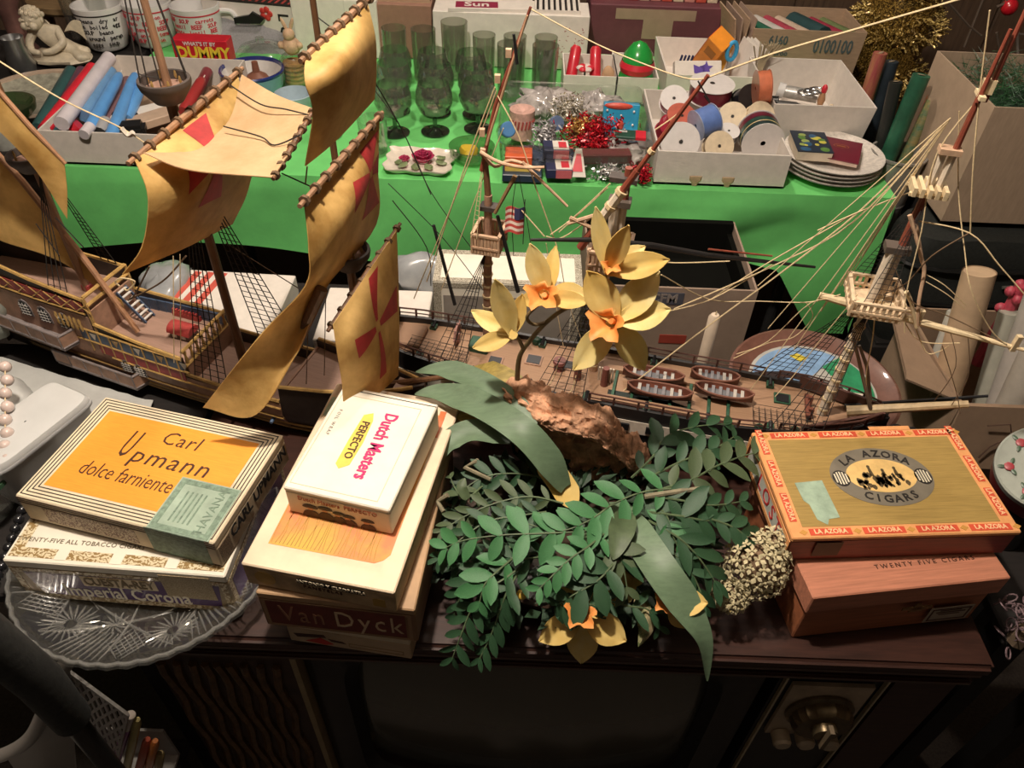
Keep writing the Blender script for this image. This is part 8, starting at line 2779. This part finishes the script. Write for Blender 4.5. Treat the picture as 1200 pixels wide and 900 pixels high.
wp = [((1044, 176), (1080, 88), .0200, mat('wrap_dkgreen', (0.02, 0.10, 0.055), 0.4, scale=20, var=0.4), 'dark green foil wrapping roll, tallest in the bucket'),
      ((1060, 184), (1092, 118), .0130, mat('wrap_greengold', (0.03, 0.15, 0.09), 0.4, scale=14, grain=(1, 8, 8), col2=(0.30, 0.22, 0.08)), 'green and gold striped wrapping roll in the bucket'),
      ((1074, 186), (1104, 124), .0125, mat('wrap_gold', (0.25, 0.18, 0.07), 0.45, scale=20, var=0.3), 'dull gold wrapping roll at the right of the bucket'),
      ((1040, 186), (1066, 120), .0090, mat('wrap_brown', (0.16, 0.13, 0.06), 0.5, scale=20, var=0.3), 'narrow brown wrapping roll at the front of the bucket'),
      ((1032, 180), (1050, 96), .0150, mat('wrap_black', (0.015, 0.018, 0.016), 0.4), 'black wrapping roll at the left of the bucket'),
      ((1058, 178), (1100, 95), .0120, mat('wrap_pink', (0.42, 0.06, 0.12), 0.5, scale=30, col2=(0.45, 0.22, 0.08)), 'pink and red wrapping roll behind the gold one'),
      ((1036, 176), (1032, 62), .0170, mat('wrap_redgold', (0.30, 0.035, 0.06), 0.5, scale=12, grain=(10, 10, 1), col2=(0.42, 0.20, 0.09)), 'red and gold patterned wrapping roll standing left of the bucket'),
      ((1040, 176), (1045, 72), .0170, mat('wrap_navy', (0.02, 0.03, 0.04), 0.4, scale=20, var=0.4), 'dark navy wrapping roll behind the green rolls')]
for i, (a, c, r, m, l) in enumerate(wp):
 yo = 0.20 if i > 5 else 0.0
 A, B_ = PY(a[0], a[1], 1.735 + yo), PY(c[0], c[1], 1.79 + 0.02 * (i % 3) + yo)
 tr = thing('wrapping_roll', l, 'paper roll', tuple(A), 0, 'wrapping rolls in the bucket')
 d = (B_ - A)
 ang = [2.6, 4.4, 5.6, 3.6, 1.6, 0.5, 0, 0][i]
 A2 = Vector((bp.x + 0.026 * cos(ang), 1.74 + 0.026 * sin(ang), zb + 0.02)) if i < 6 else Vector((bp.x - 0.01 + 0.07 * (i - 6), 1.94, 0.002))
 MB().tube([A2, B_], r, 16).build('roll', m, tr, True)
 MB().tube([B_, B_ + d.normalized() * 0.0015], r * 0.45, 10).build('roll_core', mat('core_tan', (0.34, 0.26, 0.17), 0.7), tr, True)

# gold tinsel tree behind
gp = PY(1045, 62, 2.52)
t = thing('gold_tinsel_tree', 'glittering gold tinsel tree at the back right of the table', 'tinsel tree', (gp.x, 2.56, 0))
MB().tube([(0, 0, 0), (0, 0, 0.7)], 0.02, 10).build('trunk', blk, t)
MB().lathe([(0.0, 0), (0.14, 0), (0.13, 0.02), (0, 0.03)], 20).build('foot', blk, t)
q_ = random.Random(6)
b = MB()
for i in range(3800):
 z = q_.uniform(0.40, 1.05)
 r = 0.115 * (1.0 if z < 0.9 else (1.05 - z) / 0.15 + 0.2) * (0.85 + 0.25 * sin(z * 40))
 a = q_.uniform(0, 2 * pi)
 c = Vector((r * cos(a), r * sin(a), z))
 d = Vector((cos(a) + q_.uniform(-.7, .7), sin(a) + q_.uniform(-.7, .7), q_.uniform(-0.8, 0.8))).normalized() * q_.uniform(0.015, 0.035)
 s_ = d.orthogonal().normalized() * 0.0022
 b.add([c - s_, c + d - s_, c + d + s_, c + s_], [[0, 1, 2, 3]])
b.build('tinsel_strands', glitter('glit_gold', (0.16, 0.09, 0.015), (1.0, 0.74, 0.26), 240), t, kind='stuff')
MB().lathe([(0.09, 0.40), (0.105, 0.6), (0.10, 0.9), (0.04, 1.02), (0, 1.04)], 24).build('tinsel_core', glitter('glit_goldcore', (0.07, 0.04, 0.01), (0.45, 0.28, 0.06), 300), t)
# dark branch with red berry and wires at the top right
t = thing('berry_branch', 'thin bare branch with a red berry against the dark wall', 'branch', tuple(PY(1175, 40, 2.3)))
rd_ = PY(1183, 8, 2.30)
MB().ball(rd_, 0.022, 14, 10).build('berry', mat('berry_red', (0.50, 0.01, 0.02), 0.3, coat=0.4), t, True)
MB().tube(catmull([PY(1168, 8, 2.3), PY(1180, 2, 2.3), PY(1186, -14, 2.3), PY(1190, -40, 2.3)], 4), 0.004, 6).build('twig', mat('twig_dark', (0.10, 0.07, 0.05), 0.8), t, True)
MB().tube(catmull([PY(1205, 20, 2.3), PY(1193, 33, 2.3), PY(1196, 40, 2.3), PY(1210, 38, 2.3)], 4), 0.003, 6).build('twig', mat('twig_grey2', (0.16, 0.13, 0.11), 0.8), t, True)
MB().tube(catmull([PY(1193, 33, 2.3), PY(1193, 62, 2.3), PY(1200, 130, 2.25), PY(1205, 190, 2.2)], 4), 0.004, 6).build('stem', mat('twig_grey2', (0.16, 0.13, 0.11), 0.8), t, True)
for pts in ([(1110, 2), (1135, 30), (1150, 42)], [(1152, 0), (1130, 55)], [(1168, 38), (1172, 60)]):
 MB().tube([PY(x, y, 2.32) for x, y in pts], 0.0035, 6).build('twig', mat('twig_dark', (0.10, 0.07, 0.05), 0.8), t, True)

# floral tin and dried lace at the right edge
p = PY(1228, 550, 0.665)
t = thing('floral_tin', 'round white tin with red berry and leaf print, right of the gold box', 'tin', (p.x, 0.665, 0.7355))
R = Matrix.Rotation(0.30, 3, 'X') @ Matrix.Rotation(-0.35, 3, 'Y')
zc = p.z - 0.7355
cc_ = Vector((0, 0, zc))
MB().lathe([(0.058, -0.045), (0.060, -0.010), (0.060, 0.0)], 48, cc_, R).build('tin_side', mat('tin_red', (0.25, 0.015, 0.02), 0.3, coat=0.4), t)
MB().lathe([(0.0, 0.004), (0.052, 0.004), (0.058, 0.006), (0.0605, 0.004), (0.0605, -0.006)], 48, cc_, R).build('tin_lid', mat('tin_white', (0.36, 0.38, 0.33), 0.35, coat=0.3), t)
MB().lathe([(0.0, -0.045), (0.058, -0.045)], 48, cc_, R).build('tin_base', mat('tin_red', (0.25, 0.015, 0.02), 0.3), t)
MB().lathe([(0.030, -zc + 0.0), (0.034, -zc * 0.0 - 0.05)], 20, cc_).build('tin_stand', blk, t)
q_ = random.Random(4)
for i in range(7):
 a = i * 2 * pi / 7 + 0.3
 c = Vector((0.044 * cos(a), 0.044 * sin(a), 0.0065))
 b = MB()
 b.ball(cc_ + R @ c, 0.0062, 8, 6, (1, 1, 0.15), R)
 b.build('berry_print', mat('print_berry', (0.32, 0.04, 0.05), 0.4), t)
 for k in range(3):
  aa = a + k * 2.1
  b = MB()
  b.ball(cc_ + R @ (c + Vector((0.009 * cos(aa), 0.009 * sin(aa), 0))), 0.005, 8, 5, (1, 0.5, 0.12), R @ Matrix.Rotation(aa, 3, 'Z'))
  b.build('leaf_print', mat('print_leaf', (0.06, 0.10, 0.06), 0.4), t)
p = PZ(1200, 742, 0.755)
t = thing('dried_lace', 'bunch of dried mauve lacy seed heads at the right edge', 'dried flowers', (p.x - 0.0, p.y, 0.735))
q_ = random.Random(14)
b = MB()
for i in range(70):
 a = q_.uniform(0, 2 * pi)
 c = Vector((0.032 * q_.gauss(0, .5), 0.032 * q_.gauss(0, .5), 0.05 + q_.uniform(-0.045, 0.03)))
 r = q_.uniform(0.005, 0.009)
 ax = Vector((q_.uniform(-1, 1), q_.uniform(-1, 1), q_.uniform(-1, 1))).normalized()
 s_ = ax.orthogonal().normalized()
 u_ = ax.cross(s_)
 b.tube([c + (s_ * cos(k * pi / 5) + u_ * sin(k * pi / 5)) * r for k in range(11)], 0.0011, 4)
b.build('lacy_heads', mat('lace_mauve', (0.17, 0.11, 0.12), 0.7, scale=60, var=0.4), t, kind='stuff')
MB().tube([(0, 0, 0), (0, 0, 0.03)], 0.012, 8).build('stem_bunch', mat('lace_stem', (0.16, 0.11, 0.07), 0.8), t)

# ------------------------------------------------------------------ left edge
SZ = 0.7505
p = PZ(42, 494, SZ + 0.10)
t = thing('white_bin', 'white rounded plastic bin left of the orange cigar box', 'bin', (p.x - 0.01, p.y - 0.005, SZ), radians(-24))
rings = []
for (s_, z) in ((0.86, 0.0), (0.90, 0.01), (1.0, 0.086), (1.05, 0.090), (1.05, 0.098), (0.99, 0.104), (0.90, 0.105), (0.02, 0.105)):
 rings.append([(x * s_, y * s_, z) for x, y in rrect(0.038, 0.074, 7, 48)])
MB().grid(rings, closed=True).build('bin_body', mat('bin_white', (0.56, 0.56, 0.55), 0.35, coat=0.3, scale=20, var=0.05), t)
MB().grid([[(x * s_, y * s_, z) for x, y in rrect(0.038, 0.074, 7, 48)] for (s_, z) in ((1.052, 0.0885), (1.07, 0.090), (1.07, 0.094), (1.052, 0.0955))], closed=True).build('lid_rim', mat('bin_rim', (0.46, 0.46, 0.46), 0.4), t)
blob('plastic_bag', 'crinkled white translucent plastic bag behind the white bin', 'bag', (-0.80, 0.805, SZ), (0.075, 0.05, 0.035), bagw, 5, 0.22, 14)
blob('plastic_bag', 'pale grey ribbed plastic wrap behind the galleon stern', 'bag', (-0.92, 1.03 - 0.09, SZ), (0.10, 0.03, 0.07), mat('bag_sage', (0.34, 0.36, 0.31), 0.4, scale=20, var=0.25, coat=0.3), 9, 0.3, 20)
q0 = PZ(4, 432, SZ + 0.11)
t = thing('bead_string', 'string of large pinkish white beads hanging at the left edge', 'beads', tuple(PZ(6, 480, SZ + 0.05)), 0)
pts = [PZ(6, 430 + i * 15.5, SZ + 0.125 - 0.004 * i) for i in range(8)]
for i, c in enumerate(pts):
 MB().ball(c + Vector((0.003 * (i % 2), 0, 0)), 0.0085, 14, 10).build('bead', mat('bead_pink', (0.62, 0.50, 0.45), 0.25, coat=0.6), t, True)
MB().tube(pts, 0.001, 5).build('thread', rope_c, t, True)
p = PZ(2, 590, SZ + 0.03)
t = thing('glass_bowl', 'clear glass bowl with green rim at the left edge', 'bowl', (p.x - 0.035, p.y + 0.01, SZ))
MB().lathe([(0, 0), (0.03, 0), (0.05, 0.03), (0.055, 0.07), (0.052, 0.07), (0.047, 0.03), (0, 0.008)], 32).build('bowl', clear, t)
MB().lathe([(0.0525, 0.066), (0.056, 0.068), (0.056, 0.074), (0.052, 0.074), (0.0525, 0.066)], 32).build('rim', mat('rim_green', (0.05, 0.11, 0.06), 0.2, coat=0.5), t)
t = thing('bead_string', 'string of shiny black beads at the left of the platter', 'beads', tuple(PZ(12, 630, SZ)), 0)
for i in range(9):
 MB().ball(PZ(26 - i * 4, 598 + i * 11, SZ + 0.055), 0.0065, 10, 8).build('bead', mat('bead_black', (0.012, 0.012, 0.014), 0.2, coat=0.5), t, True)
MB().tube([PZ(26 - i * 4, 598 + i * 11, SZ + 0.055) for i in range(9)], 0.001, 5).build('thread', rope_d, t, True)

# glassware left of the table on its own stand
stand('corner_stand', 'dark stand left of the green table under glass dishes', -2.0, -1.13, 1.66, 2.45, 0.735)
p = PZ(42, 118, 0.75)
t = thing('embossed_dish', 'large embossed clear glass dish with cream rim at the left', 'dish', (-1.215 - 0.06, 1.97, 0.7355))
MB().lathe([(0, 0.0), (0.10, 0.0), (0.128, 0.012), (0.146, 0.03), (0.142, 0.032), (0.122, 0.016), (0.0, 0.006)], 48, wob=lambda a, k: 0.01 * sin(a * 20)).build('dish', mat('dish_frost', (0.30, 0.29, 0.23), 0.3, scale=60, var=0.4, bump=0.8, bscale=90, coat=0.6), t)
MB().lathe([(0.138, 0.028), (0.149, 0.030), (0.150, 0.036), (0.138, 0.034), (0.138, 0.028)], 48).build('rim', mat('rim_cream', (0.48, 0.36, 0.27), 0.35, coat=0.4), t)
t.location = (PY(48, 108, 1.93).x, 1.93, 0.7355)
g2 = thing('green_ashtray', 'round green glass ashtray in front of the embossed dish', 'ashtray', (PY(8, 125, 1.84).x, 1.80, 0.77))
g2.location = (PY(8, 125, 1.80).x, 1.795, 0.7355)
MB().lathe([(0, 0.03), (0.05, 0.03), (0.066, 0.045), (0.070, 0.062), (0.064, 0.062), (0.055, 0.045), (0, 0.036)], 36).build('ashtray', glassmat('green_glass_dark', (0.25, 0.36, 0.18), 0.03, thin=0.15), g2)
MB().lathe([(0, 0), (0.03, 0), (0.02, 0.015), (0.03, 0.03)], 24).build('foot', glassmat('green_glass_dark', (0.25, 0.36, 0.18), 0.03), g2)
p = PY(8, 165, 1.70)
t = thing('cut_glass_cup', 'clear cut glass cup at the left edge below the ashtray', 'cup', (p.x, 1.70, 0.7355))
MB().lathe([(0, 0), (0.03, 0), (0.036, 0.02), (0.040, 0.05), (0.037, 0.05), (0.03, 0.02), (0, 0.006)], 20, wob=lambda a, k: 0.03 * sin(a * 10)).build('cup', mat('cup_frost', (0.42, 0.42, 0.38), 0.2, coat=0.6, var=0.3), t)

# cherub figurine
p = PY(72, 78, 2.22)
t = thing('cherub_figurine', 'cream cherub figurine leaning on its arms with head tilted left', 'figurine', (p.x, 2.22, 0.7355 if p.x < -1.13 else TZ))
zb_ = t.location.z
chm = mat('cherub_cream', (0.58, 0.50, 0.37), 0.5, scale=60, var=0.18, coat=0.2)


def skin_fig(name, parent, verts, edges, radii, m, sub=2):
 me = bpy.data.meshes.new(name)
 me.from_pydata(verts, edges, [])
 o = bpy.data.objects.new(name, me)
 COL.objects.link(o)
 sk = o.modifiers.new('skin', 'SKIN')
 for i, v in enumerate(me.skin_vertices[0].data):
  v.radius = (radii[i], radii[i])
  v.use_root = (i == 0)
 ss = o.modifiers.new('sub', 'SUBSURF')
 ss.levels = ss.render_levels = sub
 me.materials.append(m)
 o.parent = parent
 RM[o.name] = RM[parent.name]
 sk.use_smooth_shade = True
 return o


dg = bpy.context.evaluated_depsgraph_get()
V = [(0.02, 0.0, 0.030), (0.01, -0.005, 0.060), (-0.002, -0.01, 0.086), (-0.012, -0.014, 0.100), (0.030, -0.006, 0.090), (0.048, -0.026, 0.062), (0.020, -0.050, 0.046), (-0.008, -0.055, 0.044),
     (-0.034, -0.010, 0.088), (-0.048, -0.032, 0.062), (-0.034, -0.056, 0.046), (-0.008, -0.062, 0.045), (0.062, -0.010, 0.030), (0.085, -0.040, 0.024), (0.100, -0.014, 0.020), (0.05, 0.02, 0.026), (0.09, 0.02, 0.022)]
E2 = [(0, 1), (1, 2), (2, 3), (2, 4), (4, 5), (5, 6), (6, 7), (2, 8), (8, 9), (9, 10), (10, 11), (0, 12), (12, 13), (13, 14), (0, 15), (15, 16)]
Rr = [.026, .025, .022, .012, .014, .012, .010, .008, .014, .012, .010, .008, .018, .014, .009, .018, .013]
skin_fig('body', t, V, E2, Rr, chm)
hc = Vector((-0.020, -0.020, 0.122))
b = MB().ball(hc, 0.029, 20, 14, (0.92, 0.98, 1.05))
b.ball(hc + Vector((-0.004, -0.027, -0.005)), 0.0055, 8, 6, (0.8, 1, 1.2))
for sx in (-1, 1):
 b.ball(hc + Vector((sx * 0.012 - 0.003, -0.022, -0.012)), 0.011, 10, 7)
 b.ball(hc + Vector((sx * 0.010 - 0.003, -0.026, 0.004)), 0.0045, 8, 6, (1.3, 0.5, 0.8))
 b.ball(hc + Vector((sx * 0.028, -0.004, -0.002)), 0.006, 8, 6, (0.5, 0.8, 1.2))
b.ball(hc + Vector((-0.004, -0.026, -0.017)), 0.005, 8, 6, (1.5, 0.6, 0.5))
b.build('head', chm, t)
b = MB()
q_ = random.Random(3)
for i in range(60):
 a, e = q_.uniform(0, 2 * pi), q_.uniform(-0.1, 1.4)
 d = Vector((cos(a) * cos(e), sin(a) * cos(e), sin(e)))
 if d.y < -0.55 and d.z < 0.55:
  continue
 b.ball(hc + d * 0.029, 0.0072, 7, 5)
b.build('curly_hair', chm, t, kind='stuff')
b = MB()
for sx, l in ((1, 0.05), (-1, 0.035)):
 rows = []
 for i in range(7):
  k = i / 6
  rows.append([(0.02 + sx * (0.012 + l * k), 0.022 + 0.012 * k, 0.075 + 0.030 * sin(pi * k * 0.7) - 0.05 * k * j / 4) for j in range(5)])
 b.grid(rows, thick=0.004)
b.build('wings', chm, t)
MB().ball((0.02, -0.01, 0.018), 1, 18, 9, (0.085, 0.055, 0.020), dis=0.25, dsc=50).build('base', chm, t)

# stool, copper vase and rack glasses at the top left
p = PY(78, 12, 2.62)
st_ = thing('wooden_stool', 'round topped wooden stool behind the cherub', 'stool', (p.x, 2.70, 0))
zt = PY(60, 1, 2.62).z
MB().lathe([(0, zt - 0.03), (0.14, zt - 0.03), (0.15, zt - 0.02), (0.15, zt - 0.004), (0.14, zt), (0, zt)], 32).build('seat', mat('stool_wood', (0.26, 0.17, 0.085), 0.5, scale=20, grain=(1, 8, 1), var=0.3), st_)
for i in range(4):
 a = i * pi / 2 + 0.75
 MB().tube([(0.10 * cos(a), 0.10 * sin(a), zt - 0.03), (0.17 * cos(a), 0.17 * sin(a), 0)], 0.017, 10).build('leg', mat('stool_leg', (0.15, 0.075, 0.045), 0.5), st_)
p = PY(12, 70, 2.20)
t = thing('copper_vase', 'pinkish copper footed vase at the top left corner', 'vase', (p.x, 2.28, 0.7355))
MB().lathe([(0, 0), (0.045, 0), (0.042, 0.01), (0.025, 0.04), (0.026, 0.12), (0.055, 0.17), (0.068, 0.21), (0.058, 0.25), (0.04, 0.265), (0.036, 0.265), (0.05, 0.21), (0, 0.17)], 32).build('vase', mat('vase_copper', (0.26, 0.13, 0.11), 0.35, metal=0.4, coat=0.4, scale=14, var=0.3), t)
p = PY(16, 62, 2.12)
t = thing('steel_jug', 'shiny steel jug between the copper vase and the cherub', 'jug', (p.x + 0.01, 2.12, 0.7355))
MB().lathe([(0, 0), (0.03, 0), (0.036, 0.03), (0.026, 0.08), (0.03, 0.10), (0.028, 0.10), (0.022, 0.08), (0, 0.02)], 24).build('jug', mat('steel', (0.4, 0.4, 0.4), 0.3), t)
for i, (px, lb) in enumerate(((98, 'left clear drinking glass standing behind the black lettered mug'), (113, 'middle clear drinking glass standing behind the black lettered mug'), (128, 'right clear drinking glass standing behind the black lettered mug'))):
 p = PY(px, 30, 2.50)
 t = thing('drinking_glass', lb, 'glass', (p.x, 2.385 + 0.0, TZ), 0, 'clear glasses behind the mugs')
 t.location = (PY(px, 30, 2.388).x - 0.02, 2.388 + 0.0, TZ)
 MB().lathe([(0, 0), (0.026, 0), (0.03, 0.17), (0.028, 0.17), (0.024, 0.008), (0, 0.008)], 20).build('glass', clear, t)

# ------------------------------------------------------------------ bottom left: basket, crayons, padded handle, chair arm
stand('magazine_table', 'low dark stand in front of the television at the left', -0.575, -0.475, 0.32, 0.47, 0.40)
lat_m = mat('basket_white', (0.36, 0.34, 0.33), 0.5, scale=40, var=0.1)
bs = thing('lattice_basket', 'white plastic basket with lattice side holding wax crayons', 'basket', (-0.535, 0.40, 0.401))
A0, A1 = PY(74, 782, 0.43), PY(150, 838, 0.405)
B0, B1 = PY(92, 870, 0.415), PY(134, 905, 0.40)


def lp(u, v):
 return A0.lerp(A1, u).lerp(B0.lerp(B1, u), v)


fr_ = MB()
nrm = (A1 - A0).cross(B0 - A0).normalized()
if nrm.dot(C_ - A0) < 0:
 nrm = -nrm
for (a, c, w1) in (((0, 0), (1, 0), .004), ((1, 0), (1, 1), .003), ((0, 0), (0, 1), .003), ((0, 1), (1, 1), .003)):
 fr_.beam(lp(*a), lp(*c), w1, w1, nrm)
fr_.build('rim', lat_m, bs, True, kind='stuff')
l_ = MB()
for i in range(-6, 8):
 for sg in (1, -1):
  pts = []
  for k in range(13):
   v = k / 12
   u = i / 7 + (v * 0.85 if sg > 0 else 0.85 - v * 0.85)
   if 0 <= u <= 1:
    pts.append(lp(u, v))
  if len(pts) > 1:
   for a, c in zip(pts, pts[1:]):
    l_.beam(a, c, 0.0042, 0.0024, nrm)
l_.build('lattice_panel', lat_m, bs, True, kind='stuff')
bw_ = MB()
for (dx, dy) in ((0, 0.055),):
 bw_.box((0.0, 0.045, 0.045), (0.11, 0.004, 0.09))
bw_.box((0.0, 0.0, 0.003), (0.11, 0.09, 0.006))
bw_.build('back_and_floor', lat_m, bs, kind='stuff')
cy = 'wax crayons in the lattice basket'
for i, (a, c, r, m, l, m2) in enumerate((((132, 905), (153, 838), .0062, wx('purple', (0.22, 0.03, 0.20)), 'purple crayon with bare white tip in the lattice basket', wx('whitetip', (0.5, 0.42, 0.38))),
          ((147, 908), (161, 843), .0062, wx('strawyellow', (0.42, 0.34, 0.12)), 'straw yellow crayon second from left in the basket', None),
          ((161, 908), (173, 866), .0062, wx('brickred', (0.42, 0.06, 0.02)), 'brick red crayon in the lattice basket', None),
          ((172, 910), (182, 868), .0062, wx('rustorange', (0.45, 0.13, 0.02)), 'rust orange crayon in the lattice basket', None),
          ((184, 912), (188, 882), .0062, wx('tanend', (0.28, 0.2, 0.08)), 'short tan crayon at the right end of the basket', None))):
 A, B_ = PY(a[0], a[1], 0.412), PY(c[0], c[1], 0.420)
 t = thing('wax_crayon', l, 'crayon', tuple(A), 0, cy)
 d = (B_ - A)
 A2 = A - d * ((A.z - 0.408) / d.z)
 MB().tube([A2, B_ - d * 0.06, B_], [r, r, r * 0.6], 12).build('wax', m, t, True)
 if m2:
  MB().tube([B_ - d * 0.2, B_ + d.normalized() * 0.0008], r * 1.02, 12).build('bare_tip', m2, t, True)
grip = mat('foam_black', (0.022, 0.022, 0.020), 0.85, scale=120, var=0.3, bump=0.3)
t = thing('padded_handle', 'thick black foam padded tube slanting below the glass platter', 'handle bar', tuple(PY(60, 790, 0.33)))
H0, H1, H2 = PY(-44, 724, 0.345), PY(46, 798, 0.35), PY(84, 842, 0.355)
MB().tube([H0, H1, H2], [0.022, 0.022, 0.020], 18).build('foam_grip', grip, t, True)
H3, H4 = PY(136, 906, 0.36), None
H4 = H3 + (H3 - H2) * 0.6
MB().tube([H2, H3, Vector((H4.x, H4.y, 0.401))], 0.012, 14).build('metal_tube', mat('tube_dark', (0.03, 0.03, 0.028), 0.4, metal=0.3), t, True)
ch = thing('plastic_chair', 'off white moulded plastic chair with curved arm at lower left', 'chair', tuple(Vector((-0.75, 0.30, 0))))
chp = mat('chair_white', (0.22, 0.20, 0.18), 0.5, scale=30, var=0.06)
arm = catmull([PY(-40, 896, 0.385), PY(5, 884, 0.388), PY(34, 866, 0.39), PY(50, 838, 0.395), PY(60, 805, 0.40), PY(84, 768, 0.41)], 6)
nk = len(arm)
arm = [Vector(q) for q in arm]
rows = []
for i, c in enumerate(arm):
 tdir = (arm[min(i + 1, nk - 1)] - arm[max(i - 1, 0)]).normalized()
 s_ = tdir.cross((C_ - c).normalized()).normalized()
 u_ = s_.cross(tdir)
 w_ = 0.009
 rows.append([c + s_ * w_ * cos(a) + u_ * 0.007 * sin(a) for a in [k * 2 * pi / 12 for k in range(12)]])
MB().grid(rows, closed=True).build('arm', chp, ch, True)
rows = []
for i in range(9):
 k = i / 8
 a, b_ = arm[int(6 + k * (nk - 8))], None
 low = PY(30 + 55 * k, 925 + 6 * k, 0.392)
 rows.append([a.lerp(low, j / 6) - Vector((0, 0, 0.02 * (j / 6))) for j in range(7)])
MB().grid(rows, thick=0.004).build('side_panel', chp, ch, True)
for (x, y) in ((-0.96, 0.38), (-0.68, 0.30), (-0.96, 0.0), (-0.68, 0.0)):
 MB().beam((x, y, 0.0), (x, y, 0.43), 0.035, 0.03, (0, 1, 0)).build('leg', chp, ch, True)
MB().box((-0.82, 0.17, 0.43), (0.34, 0.44, 0.02)).build('seat', chp, ch, True, bevel=0.006)
# crumpled wrapping that fills the clear tub
for i, (x, y, z, s, m, l) in enumerate(((640, 118, .79, (0.075, 0.06, 0.035), mat('wrap_pearl', (0.42, 0.38, 0.36), 0.2, scale=40, var=0.4, coat=0.8, bump=0.8, bscale=60), 'crumpled pearly film behind the votive in the tub'),
          (695, 118, .80, (0.07, 0.05, 0.035), mat('wrap_pearl', (0.42, 0.38, 0.36), 0.2), 'crumpled pearly film beside the blue gift bag'),
          (640, 190, .75, (0.09, 0.05, 0.014), mat('wrap_blue', (0.05, 0.07, 0.13), 0.25, coat=0.6), 'crumpled navy film at the bottom of the tub'),
          (735, 178, .755, (0.05, 0.07, 0.02), mat('wrap_pearl', (0.42, 0.38, 0.36), 0.2), 'small crumpled film at the right of the tub'))):
 p = PZ(x, y, z)
 blob('wrapping_film', l, 'wrapping', (p.x, p.y, TZ + 0.004), s, m, i * 3 + 1, 0.5, 45, (32, 18), group='film in the tub')

# white plastic sheeting spread on the side table under the galleon's stern
t = thing('plastic_sheet', 'wrinkled white plastic sheeting under the galleon stern at the left', 'plastic sheet', (-0.78, 0.80, SZ))
rows = []
for i in range(19):
 r = []
 for j in range(31):
  x = -1.03 + 0.47 * j / 30
  y0, y1 = 0.70, 0.915 - (x + 0.80) * 0.31
  y = y0 + (y1 - y0) * i / 18
  z = 0.004 + 0.016 * abs(noise.fractal(Vector((x * 9, y * 9, 3)), 1.0, 2.0, 4))
  r.append(Vector((x, y, SZ + z)))
 rows.append(r)
MB().grid(rows, thick=0.001).build('sheet', mat('sheet_white', (0.50, 0.50, 0.48), 0.3, scale=20, var=0.1, coat=0.4), t, True)
